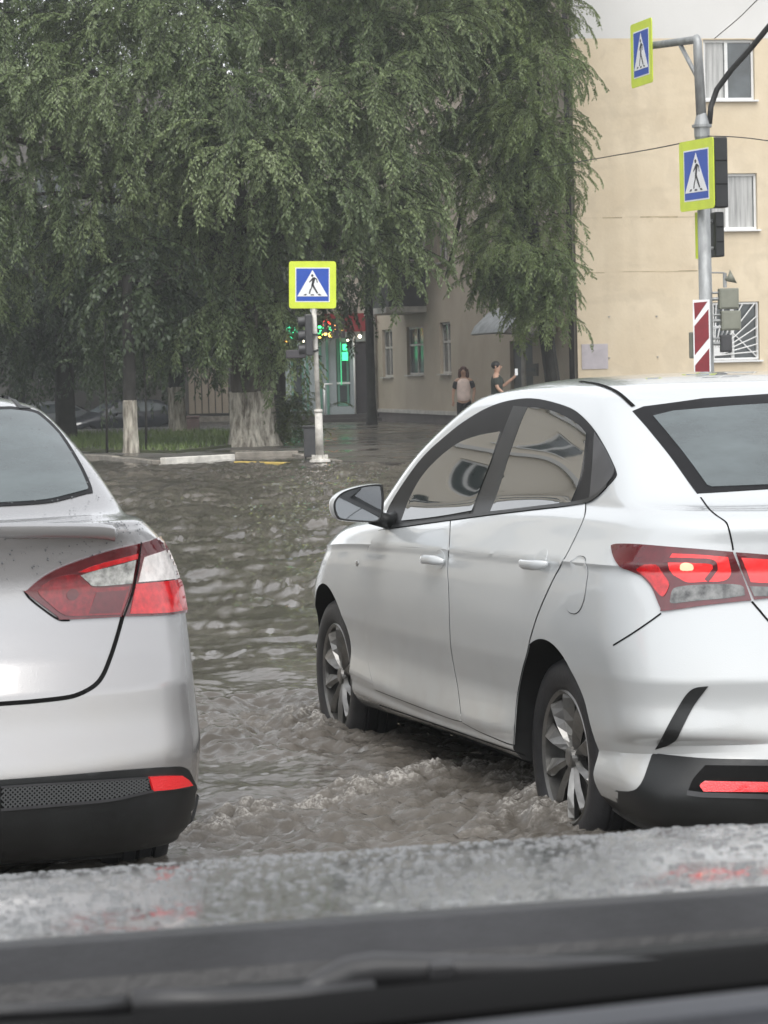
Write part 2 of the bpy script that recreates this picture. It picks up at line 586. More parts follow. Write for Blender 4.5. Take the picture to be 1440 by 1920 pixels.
            old = o.data; o.data = nm; nm.name = name
            bpy.data.meshes.remove(old)
            bpy.data.objects.remove(co); bpy.data.meshes.remove(cme)
            nm.polygons.foreach_set('use_smooth', [True] * len(nm.polygons))
            nm.set_sharp_from_angle(angle=R(38))
        if black:
            for p in o.data.polygons:
                if p.material_index == 0 and black(p.center): p.material_index = 2
        o.parent = parent
        return o

def make_wheel(parent, x, y, z, rad, width, rimr, spokes, side, rim_mat='rim', spin=0.0, blades=0):
    """wheel > tyre, rim; axle along y, outer face at side*"""
    w = empty('wheel', (x, y, z)); w.parent = parent
    w.rotation_euler = (0, spin, 0)
    S = Matrix.Rotation(R(-90) * side, 4, 'X')       # local +h of the lathe -> outward
    t = MB()
    h = width / 2
    prof = [(rimr, -h * .8), (rimr + .012, -h * .92), (rad * .82, -h), (rad * .93, -h * .93), (rad * .985, -h * .72), (rad, -h * .52), (rad * .975, -h * .48), (rad * .975, -h * .42), (rad, -h * .38), (rad, -h * .06), (rad * .975, -h * .03), (rad * .975, h * .03), (rad, h * .06), (rad, h * .38), (rad * .975, h * .42), (rad * .975, h * .48), (rad, h * .52),
            (rad * .985, h * .70), (rad * .955, h * .88), (rad * .90, h * .97), (rad * .82, h), (rimr + .02, h * .95), (rimr + .006, h * .86), (rimr, h * .78)]
    t.lathe(prof, 48, S, closed=True)
    t.build('tyre', M['rubber'], w, True, sharp=35)
    r = MB()
    r.lathe([(rimr * 1.03, h * .84), (rimr * 1.0, h * .9), (rimr * .955, h * .82), (rimr * .95, h * .3), (rimr * .93, -h * .8), (rimr * 1.03, -h * .84)], 48, S, closed=True)
    for k in range(blades):                          # ridged petals, pointed at the rim
        Mx = S @ Matrix.Rotation(2 * math.pi * k / blades, 4, 'Z')
        st = [(.028, .007, .007, .62), (.07, .009, .010, .74), (.115, .018, .015, .82), (.155, .026, .021, .84), (rimr * .90, .030, .019, .84), (rimr * .985, .016, .004, .80)]
        vs = []
        for rr_, a_, b_, zz in st:
            tw = .10 * rr_ / rimr
            vs += [Mx @ Vector((rr_, -a_ - tw * .1, h * zz - .020)), Mx @ Vector((rr_, tw * .12 - .004, h * zz + .004)), Mx @ Vector((rr_, b_, h * zz - .012)), Mx @ Vector((rr_, 0, h * zz - .034))]
        n_ = len(st); fs = []
        for i in range(n_ - 1):
            for j in range(4): fs.append((i * 4 + j, i * 4 + (j + 1) % 4, (i + 1) * 4 + (j + 1) % 4, (i + 1) * 4 + j))
        fs += [(3, 2, 1, 0), tuple((n_ - 1) * 4 + j for j in range(4))]
        r.add(vs, fs)
    for k in range(0 if blades else spokes):
        a = 2 * math.pi * k / spokes
        for sg in (-1, 1):
            # a pointed blade, wide near the rim, twisted
            pl = [(.030, sg * .004), (.10 * rimr / .2, sg * .010), (.165 * rimr / .2, sg * .050), (rimr * .965, sg * .064),
                  (rimr * .97, sg * .022), (.14 * rimr / .2, sg * .004), (.06, sg * .001)]
            z0 = [h * .66, h * .74, h * .80, h * .78, h * .86, h * .80, h * .70]
            Mx = S @ Matrix.Rotation(a, 4, 'Z')
            up = [Mx @ Vector((p[0], p[1], zz)) for p, zz in zip(pl, z0)]
            dn = [Mx @ Vector((p[0], p[1], zz - .022)) for p, zz in zip(pl, z0)]
            n = len(pl)
            r.add(up + dn, [tuple(range(n)), tuple(reversed(range(n, 2 * n)))] + [(i, n + i, n + (i + 1) % n, (i + 1) % n) for i in range(n)])
    r.lathe([(0, h * .80), (.022, h * .80), (.030, h * .76), (.034, h * .60), (.034, h * .3)], 20, S)
    r.build('rim', M[rim_mat], w, False)
    d = MB()
    d.lathe([(0, h * .18), (rimr * .94, h * .18), (rimr * .94, h * .10), (0, h * .10)], 32, S)
    d.build('brake_disc', M['rim_dark'], w, False)
    return w

def straight(p0, p1, n):
    return [(p0[0] + (p1[0] - p0[0]) * i / n, p0[1] + (p1[1] - p0[1]) * i / n) for i in range(n + 1)]

def poly(*pts, step=14):
    """polyline with extra points along its straight runs"""
    out = []
    for a, b in zip(pts[:-1], pts[1:]):
        k = max(1, int(math.hypot(b[0] - a[0], b[1] - a[1]) / step))
        out += straight(a, b, k)[:-1]
    out.append(pts[-1])
    return out

def bar_handle(parent, surf, px, name='handle', length=0.215, mat='white_paint', tilt=0.0):
    for sg in (1, -1):
        h, n = surf.pixel(*px)
        ax = Vector((1, 0, tilt)).normalized()
        nn = (n - ax * n.dot(ax)).normalized()
        up = nn.cross(ax)
        mb = MB()
        sec = 10; st = 15
        vs = []; fs = []
        for i in range(st + 1):
            t = i / st; u = t * 2 - 1
            c = h + ax * (u * length / 2) + nn * (0.012 + 0.026 * (1 - abs(u) ** 4))
            rr = 0.0165 * (1 - 0.55 * abs(u) ** 6); rt = 0.010 * (1 - 0.4 * abs(u) ** 6)
            for k in range(sec):
                a = 2 * math.pi * k / sec
                vs.append(c + up * (rr * math.cos(a)) + nn * (rt * math.sin(a)))
        for i in range(st):
            for k in range(sec):
                fs.append((i * sec + k, (i + 1) * sec + k, (i + 1) * sec + (k + 1) % sec, i * sec + (k + 1) % sec))
        fs += [tuple(range(sec)), tuple(reversed(range(st * sec, st * sec + sec)))]
        mb.add([Vector((v.x, v.y * sg, v.z)) for v in vs], fs)
        mb.build(name, M[mat], parent[0 if sg > 0 else 1], True)

class GapList:
    """each shut line of a body is a part of its own"""
    def __init__(s, surf, root): s.surf = surf; s.root = root
    def ribbon(s, line, width, mirror=True, **kw):
        mb = MB(); s.surf.ribbon(mb, line, width, mirror=False, **kw); mb.build('panel_gap', M['gap'], s.root)
        if mirror:
            m2 = MB(); m2.add([Vector((v.x, -v.y, v.z)) for v in mb.v], [tuple(reversed(f)) for f in mb.f]); m2.build('panel_gap', M['gap'], s.root)

# ------------------------------------------------------------------ the white sedan
WX, WY, WYAW = 1.307, 8.72, R(106.6)
def white_car():
    root = empty('sedan_car', (WX, WY, 0.0), WYAW)
    tag(root, 'white sedan at right, its left side and lit tail lamp in view, wheels in water', 'car')
    T = [(-1, 1.0), (0.2, 1.0), (1.2, 1.0), (2.4, 0.985), (3.5, 0.93)]
    T2 = [(-1, .966), (-.25, .972), (.45, 1.0), (1.2, 1.0), (2.4, 0.985), (3.5, 0.93)]
    lv = [
        dict(xr=-.70, xf=3.10, w=.0, z=[(-1, .17), (-.4, .18), (-.2, .22), (3, .22)], Lr=.3, Lf=.5),
        dict(xr=-.80, xf=3.25, w=.70, z=[(-1, .17), (-.4, .18), (-.2, .22), (3, .22)], Lr=.3, Lf=.6),
        dict(xr=-.90, xf=3.34, w=.79, z=[(-.95, .20), (-.4, .205), (-.1, .23), (2.6, .22), (3.4, .22)], Lr=.34, nr=3.0, t=T, Lf=.8),
        dict(xr=-.955, xf=3.40, w=.842, z=[(-.95, .30), (0, .29), (2.6, .29), (3.4, .33)], Lr=.38, nr=2.9, t=T),
        dict(xr=-.980, xf=3.42, w=.848, z=[(-.95, .425), (-.3, .37), (0, .345), (2.6, .345), (3.4, .40)], Lr=.56, nr=2.5, t=T2, c=True),
        dict(xr=-.968, xf=3.42, w=.858, z=[(-.95, .445), (-.3, .40), (0, .375), (2.6, .375), (3.4, .42)], Lr=.54, nr=2.5, t=T2, c=True),
        dict(xr=-.944, xf=3.42, w=.842, z=[(-.95, .475), (-.3, .46), (0, .455), (2.6, .455), (3.4, .47)], Lr=.42, nr=2.8, t=T),
        dict(xr=-.940, xf=3.42, w=.846, z=[(-.95, .555), (-.3, .53), (0, .52), (2.6, .52), (3.4, .53)], Lr=.43, nr=2.7, t=T),
        dict(xr=-.952, xf=3.42, w=.858, z=[(-.95, .622), (0, .60), (2.6, .57), (3.4, .57)], Lr=.44, nr=2.7, t=T, c=True),
        dict(xr=-.925, xf=3.38, w=.864, z=[(-.95, .72), (0, .72), (2.6, .66), (3.4, .64)], Lr=.46, nr=2.7, t=T),
        dict(xr=-.895, xf=3.28, w=.858, z=[(-.95, .86), (0, .84), (1.4, .81), (2.6, .76), (3.4, .70)], Lr=.46, nr=2.7, t=T),
        dict(xr=-.883, xf=3.22, w=.850, z=[(-.95, .925), (0, .900), (1.4, .865), (2.6, .81), (3.4, .73)], Lr=.46, nr=2.7, t=T),
        dict(xr=-.887, xf=3.20, w=.853, z=[(-.95, .945), (0, .922), (1.4, .887), (2.6, .83), (3.4, .745)], Lr=.46, nr=2.7, t=T, c=True),
        dict(xr=-.895, xf=3.10, w=.817, z=[(-.95, 1.0), (0, .985), (1.4, .945), (2.2, .915), (2.8, .86), (3.4, .765)], Lr=.46, nr=2.7, t=T),
        dict(xr=-.895, xf=3.0, w=.782, z=[(-.95, 1.055), (-.4, 1.055), (0, 1.05), (1.4, .985), (2.2, .945), (2.8, .88), (3.4, .78)], Lr=.46, nr=2.8, t=T),
        dict(xr=-.80, xf=2.75, w=.752, z=[(-.95, 1.082), (-.4, 1.09), (0, 1.085), (1.4, 1.02), (2.2, .97), (2.8, .90)], Lr=.42, nr=2.8, Lf=.7, t=T),
        dict(xr=-.58, xf=2.56, w=.735, z=[(-.7, 1.09), (-.3, 1.13), (0.4, 1.10), (1.4, 1.06), (2.0, 1.01), (2.5, .975)], Lr=.34, nr=3.4, Lf=.52, nf=2.6),
        dict(xr=-.33, xf=2.16, w=.678, z=[(-.5, 1.225), (0, 1.255), (0.8, 1.245), (1.4, 1.23), (2.1, 1.19)], Lr=.30, nr=3.6, Lf=.42, nf=2.7),
        dict(xr=-.06, xf=1.74, w=.602, z=[(-.2, 1.365), (0.3, 1.395), (0.9, 1.405), (1.3, 1.393), (1.7, 1.365)], Lr=.30, nr=3.6, Lf=.38, nf=2.8),
        dict(xr=.04, xf=1.62, w=.545, z=[(-.0, 1.408), (0.5, 1.440), (0.9, 1.447), (1.6, 1.40)], Lr=.30, nr=3.4, Lf=.45, nf=2.8),
        dict(xr=.16, xf=1.50, w=.42, z=[(0, 1.43), (0.5, 1.462), (0.9, 1.468), (1.5, 1.43)], Lr=.28, nr=3.2, Lf=.4, nf=2.8),
        dict(xr=.36, xf=1.2, w=.22, z=[(0.2, 1.458), (0.7, 1.479), (1.2, 1.468)], Lr=.2, nr=3, Lf=.3, nf=3),
        dict(xr=.55, xf=1.05, w=.0, z=[(0.4, 1.472), (0.8, 1.483), (1.2, 1.475)], Lr=.2, nr=3, Lf=.3, nf=3),
    ]
    s = CarSurf(lv, root)
    body = s.body('body', [M['white_paint'], M['well'], M['black_plastic']], root, arches=((0, .325), (2.6, .325)), arch_r=.352, inner_y=.46, black=lambda c: c.z < .245 and c.x < -.33)
    g = GapList(s, root)
    # ---- side windows (traced outlines laid on the body, then mirrored to the other side)
    dlo = [(722, 993), (722, 993), (730, 950), (786, 866), (838, 816), (881, 784), (924, 761), (967, 749.5), (1010, 748.5), (1062, 762), (1088, 777),
           (1114, 805), (1135, 839), (1148, 865), (1156, 884.5), (1155, 895), (1140, 912.5), (1120, 931), (1097, 942.5), (1054, 950), (1010, 955), (924, 965), (838, 977), (761, 988)]
    s.panel('window_surround', smooth(dlo, 4, True), M['black_trim'], root, off=.0025, mirror=True)
    Z3 = lambda p: zc(p, 2.3226, 2.3226, 580, 680)
    fg = Z3([(405, 692), (405, 692), (440, 598), (490, 505), (560, 425), (650, 355), (740, 320), (836, 302), (836, 302), (800, 420), (755, 535), (712, 648), (712, 648), (600, 668), (500, 682)])
    rg = Z3([(958, 198), (958, 198), (1000, 200), (1060, 212), (1120, 237), (1180, 275), (1212, 310), (1212, 310), (1200, 420), (1180, 520), (1145, 610), (1145, 610), (1050, 622), (900, 640), (793, 652), (793, 652), (830, 560), (880, 400), (930, 260)])
    qg = Z3([(1246, 305), (1246, 305), (1285, 365), (1318, 430), (1332, 475), (1300, 530), (1225, 602), (1225, 602), (1238, 450)])
    doors = {}
    # ---- doors: outlines along the shut lines, laid a hair proud of the body
    front = [(844.3, 977), (844.3, 977), (842.3, 1020), (839.3, 1067), (841.3, 1110), (844.3, 1200), (849.3, 1240), (858.3, 1290), (865.5, 1352), (865.5, 1352), (835, 1343), (720, 1299), (703, 1292), (703, 1292),
             (693, 1252), (686, 1200), (683, 1140), (683, 1089), (688, 1037), (706, 1000), (718, 994), (718, 994), (761, 989)]
    rearo = [(846.3, 977), (846.3, 977), (924, 967), (1010, 957), (1054, 952), (1098, 944), (1098, 944), (1096, 966), (1087, 990), (1066, 1033), (1036, 1089), (1011, 1145), (996, 1190), (988, 1225),
             (978, 1262), (968, 1318), (963, 1396), (963, 1396), (947, 1391), (900, 1371), (867.5, 1354), (867.5, 1354), (860.3, 1291), (851.3, 1240), (846.3, 1200), (843.3, 1110), (841.3, 1067), (844.3, 1020)]
    for nm, o in (('front', front), ('rear', rearo)):
        ol = smooth(o, 4, True)
        doors[nm] = s.panel('door', ol, M['white_paint'], root, off=.0022, skirt=.004, both=True, spacing=7)
        g.ribbon(ol + [ol[0]], .008, off=.0008)
    for k in (0, 1):
        doors['front'][k]['label'] = 'front door with a mirror'
    s.panel('window', smooth(fg, 4, True), M['glass'], root, off=.006, mirror=True, spacing=7)
    s.panel('window', smooth(rg, 4, True), M['glass'], root, off=.006, mirror=True, spacing=7)
    s.panel('quarter_trim', smooth(qg, 4, True), M['grey_plastic'], root, off=.0055, mirror=True)
    g.ribbon(Z3(smooth([(895, 190), (860, 290), (800, 430), (745, 560), (700, 660)], 5)), .006, off=.0035)
    # door pillars between the panes
    bp = Z3([(893, 190), (893, 190), (955, 196), (955, 196), (925, 262), (876, 400), (828, 560), (790, 655), (790, 655), (716, 664), (716, 664), (758, 540), (805, 420), (845, 310)])
    s.panel('pillar', smooth(bp, 4, True), M['black_plastic'], root, off=.0045, mirror=True)
    sl = smooth([(722, 991), (761, 986), (838, 975), (924, 963.5), (1010, 953.5), (1054, 948.5), (1097, 941), (1120, 930), (1140, 911)], 5)
    tr = MB(); s.ribbon(tr, sl, .014, off=.006); tr.build('belt_strip', M['black_plastic'], root, True)
    # ---- handles
    bar_handle(doors['front'], s, (820, 1052), tilt=-.03)
    bar_handle(doors['rear'], s, (1010, 1053), tilt=-.03)
    for c in ((826, 1049), (1013, 1049)):
        h, n = s.pixel(*c)
        ell = [(h.x + .055 * math.cos(a), h.z + .034 * math.sin(a)) for a in np.linspace(0, 2 * math.pi, 28)[:-1]]
        s.panel('handle_cup', ell, M['white_paint'], doors['front' if c[0] < 900 else 'rear'][0], proj='side', off=.003, skirt=.001)
    # ---- fuel flap, rocker, seams
    h, n = s.pixel(1080, 1097)
    fl = [(h.x + .085 * (abs(math.cos(a)) ** .8) * math.copysign(1, math.cos(a)) - .018 * math.sin(a), h.z + .085 * (abs(math.sin(a)) ** .8) * math.copysign(1, math.sin(a))) for a in np.linspace(0, 2 * math.pi, 48)[:-1]]
    s.panel('fuel_flap', fl, M['white_paint'], root, proj='side', off=.0022, skirt=.004)
    g.ribbon(fl + [fl[0]], .005, proj='side', off=.0008, mirror=False)
    g.ribbon(smooth([(1240, 1150), (1215, 1168), (1184, 1189), (1150, 1210)], 6), .005)
    g.ribbon(smooth([(1087, 716), (1123, 721.7), (1156.7, 736), (1188, 763)], 8), .013, off=.003)
    bx = [(-.95, .0)]
    # ---- rear: boot lid, window, lamps, bumper (traced on the left half, mirrored about the car's centre line)
    def sym(pl):
        yz = s.to_rear(pl)
        yz = [(max(y, 0.0), z) for y, z in yz]
        return yz
    bl = [(1186, 771.7), (1207, 763), (1318, 748), (1440, 739.7), (1560, 734), (1700, 731)]
    blb = [(1307, 925.8), (1440, 917.5), (1600, 911), (1700, 908)]
    def rear_sym(name, top, bot, mat, off, spacing=.03, rnd=0.0):
        """top and bottom edges traced from the outer end towards the middle"""
        t = [(lambda h: (h.y, h.z))(s.pixel(*p)[0]) for p in top]
        b = [(lambda h: (h.y, h.z))(s.pixel(*p)[0]) for p in bot]
        t = [p for p in t if p[0] > .06] + [(0.0, t[-1][1])]
        b = [p for p in b if p[0] > .06] + [(0.0, b[-1][1])]
        L = t[:-1] + [t[-1]]
        loop = L + [(-y, z) for y, z in reversed(t[:-1])] + [(-y, z) for y, z in b[:-1]] + [(0.0, b[-1][1])] + list(reversed(b[:-1]))
        out = []
        for (a, c) in zip(loop, loop[1:] + loop[:1]):
            k = max(1, int(math.hypot(c[0] - a[0], c[1] - a[1]) / .04))
            out += straight(a, c, k)[:-1]
        return s.panel(name, out, mat, root, proj='rear', off=off, spacing=spacing)
    rear_sym('rear_window_surround', bl, blb, M['black_trim'], .0025)
    Z5 = lambda p: zc(p, 3.6, 3.6, 1040, 680)
    rear_sym('rear_window', Z5([(665, 365), (800, 332), (1200, 297), (1440, 283)]) + [(1600, 752), (1700, 750)], Z5([(1028, 830), (1060, 843), (1440, 828)]) + [(1600, 904), (1700, 901)], M['rear_glass'], .0045)
    g.ribbon(smooth(Z5([(985, 910), (1040, 985), (1090, 1030), (1150, 1072), (1170, 1105), (1185, 1160), (1197, 1215), (1205, 1265)]), 5), .005)
    g.ribbon(smooth(Z5([(1330, 1612), (1380, 1670), (1440, 1740), (1560, 1860)]), 5), .006)
    # lamp on the quarter panel
    for sg in (1, -1):
        lamp = empty('tail_lamp', (0, 0, 0)); lamp.parent = root
        def lp(name, o, mat, off, lab=None):
            ol = smooth(o, 4, True)
            pts = [s.pixel(*p) for p in ol]
            p_ = s.panel(name, ol, M[mat], lamp, off=off, spacing=6, skirt=.006)
            if sg < 0:
                for v in p_.data.vertices: v.co.y *= -1
                p_.data.flip_normals()
        lp('lamp_cover', [(1149, 1031), (1153, 1022), (1190, 1021), (1262, 1026), (1318, 1030), (1374, 1034.5), (1374, 1034.5), (1392, 1080), (1409, 1126), (1409, 1126), (1360, 1131), (1318, 1136), (1246, 1146), (1240, 1141), (1232, 1122), (1223, 1102), (1207, 1083), (1184, 1070), (1159, 1057)], 'lamp_dark', .006)
        lp('brake_light', Z5([(770, 1352), (800, 1292), (800, 1292), (980, 1298), (1170, 1312), (1170, 1312), (1190, 1420), (1140, 1475), (1000, 1482), (900, 1485), (840, 1455), (800, 1425)]), 'lamp_lit', .0085)
        if sg > 0:
            rb = MB()
            s.ribbon(rb, smooth(Z5([(740, 1340), (800, 1336), (950, 1338), (1060, 1345), (1085, 1380), (1060, 1430), (1025, 1475)]), 5), .014, off=.0102, mirror=False)
            rb.build('lamp_divider', M['lamp_dark'], lamp)
            lp('lamp_bulb', Z5([(850, 1375), (875, 1355), (920, 1358), (940, 1378), (915, 1400), (870, 1398)]), 'lamp_hot', .0102)
        lp('side_reflector', Z5([(560, 1385), (690, 1368), (740, 1430), (778, 1500), (738, 1580), (690, 1540), (640, 1470)]), 'lamp_red', .0085)
        lp('reversing_light', Z5([(788, 1590), (800, 1540), (840, 1515), (1000, 1500), (1250, 1503), (1282, 1572), (1282, 1572), (1150, 1592), (960, 1608), (800, 1625)]), 'lamp_smoke', .0085)
    # boot lamps and the bar between them
    top = Z5([(1222, 1279), (1330, 1286), (1440, 1294)]) + [(1520, 1045), (1640, 1056), (1720, 1060)]
    bot = Z5([(1345, 1602), (1390, 1598), (1440, 1592)]) + [(1520, 1112), (1560, 1104), (1640, 1085), (1720, 1083)]
    rear_sym('boot_lamp', top, bot, M['lamp_dark'], .006, spacing=.015)
    for sg in (1, -1):
        ol = s.to_rear(smooth(Z5([(1258, 1316), (1258, 1316), (1440, 1326), (1560, 1336), (1560, 1336), (1545, 1470), (1545, 1470), (1440, 1488), (1322, 1484), (1322, 1484), (1290, 1390)]), 4, True))
        s.panel('brake_light', [(y * sg, z) for y, z in ol], M['lamp_lit'], root, proj='rear', off=.0085, spacing=.015)
        ol = s.to_rear(smooth(Z5([(1315, 1512), (1315, 1512), (1440, 1515), (1500, 1518), (1500, 1518), (1480, 1570), (1345, 1578), (1345, 1578)]), 4, True))
        s.panel('reversing_light', [(y * sg, z) for y, z in ol], M['lamp_smoke'], root, proj='rear', off=.0085, spacing=.015)
        # black blade at the bumper corner
        Z6 = lambda p: zc(p, 3.6, 3.6, 1040, 1150)
        o = s.panel('bumper_vent', smooth(Z6([(1037, 492), (1037, 492), (960, 500), (910, 525), (860, 590), (770, 752), (680, 917), (680, 917), (740, 900), (800, 868), (830, 840), (860, 778), (930, 640), (985, 560)]), 4, True), M['black_plastic'], root, off=.003, spacing=7)
        if sg < 0:
            for v in o.data.vertices: v.co.y *= -1
            o.data.flip_normals()
    # ---- black lower bumper with its two long red reflectors
    vt = Z6([(665, 947), (740, 955), (800, 962), (1040, 982), (1440, 988)]) + [(1560, 1426), (1720, 1428)]
    vb = Z6([(410, 1198), (410, 1300), (520, 1330), (800, 1380), (1100, 1400)]) + [(1440, 1545), (1720, 1550)]
    lo = Z6([(665, 947), (665, 947), (740, 955), (800, 962), (1040, 982), (1440, 988), (1500, 988), (1500, 988), (1500, 1420), (1500, 1420), (1000, 1430), (600, 1405), (455, 1370), (436, 1330), (434, 1250), (434, 1201), (408, 1197), (460, 1200), (510, 1200), (560, 1183), (600, 1130), (640, 1020)])
    s.panel('bumper_valance', smooth(lo, 4, True), M['black_plastic'], root, off=.004, spacing=8, mirror=True)
    yz = s.to_rear(Z6([(1500, 988), (1500, 1420)]))
    zt, zb, y0 = yz[0][1], yz[1][1], yz[0][0]
    s.panel('bumper_valance', [(y0 + .02, zt), (0, zt), (-y0 - .02, zt), (-y0 - .02, zb), (0, zb), (y0 + .02, zb)], M['black_plastic'], root, proj='rear', off=.0038)
    for sg in (1, -1):
        ol = s.to_rear(smooth(Z6([(1020, 1030), (1020, 1030), (1440, 1030), (1700, 1030), (1700, 1030), (1700, 1215), (1700, 1215), (1440, 1215), (900, 1212), (900, 1212), (940, 1120)]), 3, True))
        s.panel('bumper_recess', [(y * sg, z) for y, z in ol], M['gap'], root, proj='rear', off=.0056, spacing=.02)
        ol = s.to_rear(smooth(Z6([(985, 1170), (1020, 1140), (1020, 1140), (1440, 1140), (1600, 1142), (1600, 1142), (1590, 1200), (1590, 1200), (1440, 1200), (1010, 1203), (1010, 1203)]), 3, True))
        s.panel('reflector', [(y * sg, z) for y, z in ol], M['reflector'], root, proj='rear', off=.012, spacing=.02)
    rb = MB()
    s.ribbon(rb, poly(*Z6([(900, 1212), (1000, 1225), (1440, 1232)]), (1560, 1492)), .014, off=.010); rb.build('bumper_lip', M['grey_plastic'], root, True)
    # ---- lower sill flange below the doors
    rk = MB(); s.ribbon(rk, smooth([(712, 1322), (835, 1364), (948, 1403), (985, 1416)], 6), .006, off=.001); rk.build('sill_seam', M['gap'], root)
    # ---- mirror on a stalk
    for sg in (1, -1):
        mir = empty('door_mirror', (0, 0, 0)); mir.parent = root
        X = 1.66
        def lx(px, py, x=X):
            o, d = pray(px, py); o = s.Mi @ o; d = s.Mi.to_3x3() @ d
            return o + d * ((x - o.x) / d.x)
        ol = smooth([(625, 948), (630, 934), (646, 921), (680, 911), (712, 908), (718, 914), (720, 940), (717, 968), (708, 979), (680, 979), (640, 975), (629, 966)], 4, True)
        rim = [lx(*p) for p in ol]
        c = sum(rim, Vector()) / len(rim)
        rings = []
        for f, dx in ((1.0, 0), (1.03, .02), (1.02, .05), (.93, .09), (.75, .125), (.45, .15), (.02, .158)):
            rings.append([c + (p - c) * f + Vector((dx, 0, 0)) for p in rim])
        n = len(rim)
        vs = [v for r in rings for v in r]
        fs = [(i * n + k, i * n + (k + 1) % n, (i + 1) * n + (k + 1) % n, (i + 1) * n + k) for i in range(len(rings) - 1) for k in range(n)]
        fl = lambda L: [Vector((v.x, v.y * sg, v.z)) for v in L]
        MB().add(fl(vs), fs).build('mirror_cap', M['white_paint'], mir, True)
        k2 = [c + (p - c) * .985 + Vector((-.001, 0, 0)) for p in rim]
        k3 = [c + (p - c) * .90 + Vector((.006, 0, 0)) for p in rim]
        k4 = [c + (p - c) * 1.0 + Vector((.02, 0, 0)) for p in rim]
        MB().add(fl(k4 + k2 + k3), [(i * n + k, i * n + (k + 1) % n, (i + 1) * n + (k + 1) % n, (i + 1) * n + k) for i in range(2) for k in range(n)]).build('mirror_housing', M['black_plastic'], mir, True)
        gl = [c + (p - c) * .905 + Vector((.004, 0, 0)) for p in rim]
        MB().add(fl(gl), [tuple(range(n))]).build('mirror_glass', M['mirror'], mir)
        a = lx(722, 975); hb, nb = s.pixel(738, 972)
        st = MB().tube([c + Vector((.05, -.06, -.05)), a * .5 + hb * .5 + Vector((.02, 0, -.01)), hb + Vector((.05, -.02, -.01))], [.03, .028, .034], 10)
        st.v = fl(st.v)
        st.build('mirror_stalk', M['black_plastic'], mir, True)
    # ---- wheels
    for x in (0, 2.6):
        for sg in (1, -1):
            make_wheel(root, x, .715 * sg, .308, .308, .195, .205, 5, sg, spin=R(20 + 40 * x), blades=10)
    # underbody between the wheels, exhaust
    MB().bbox((-.62, -.62, .17), (3.0, .62, .235)).build('underbody', M['well'], root)
    ex = MB(); ex.tube([(-.2, -.45, .24), (-.6, -.47, .25), (-.86, -.48, .25)], .024, 10); ex.build('exhaust_pipe', M['rim_dark'], root)
    # a side repeater lamp on the front wing
    h, n = s.pixel(670, 1056)
    MB().ball(h, (.02, .006, .012)).build('side_repeater', M['lamp_clear'], root, True)
    # nose: lamps and grille, facing away from the camera
    for sg in (1, -1):
        s_ = [(-.0, 0)]
        def front(y, z):
            hh, nn = s.cast((6, y, z), (-1, 0, 0)); return hh, nn
        q = MB()
        pts = [(.42, .62), (.72, .70), (.72, .62), (.45, .56)]
        P = [front(y * sg, z) for y, z in pts]
        if all(p[0] is not None for p in P):
            q.add([p[0] + Vector((.006, 0, 0)) for p in P] + [p[0] - Vector((.02, 0, 0)) for p in P], [(0, 1, 2, 3), (0, 4, 5, 1), (1, 5, 6, 2), (2, 6, 7, 3), (3, 7, 4, 0)])
            q.build('headlight', M['lamp_clear'], root)
    return root, s
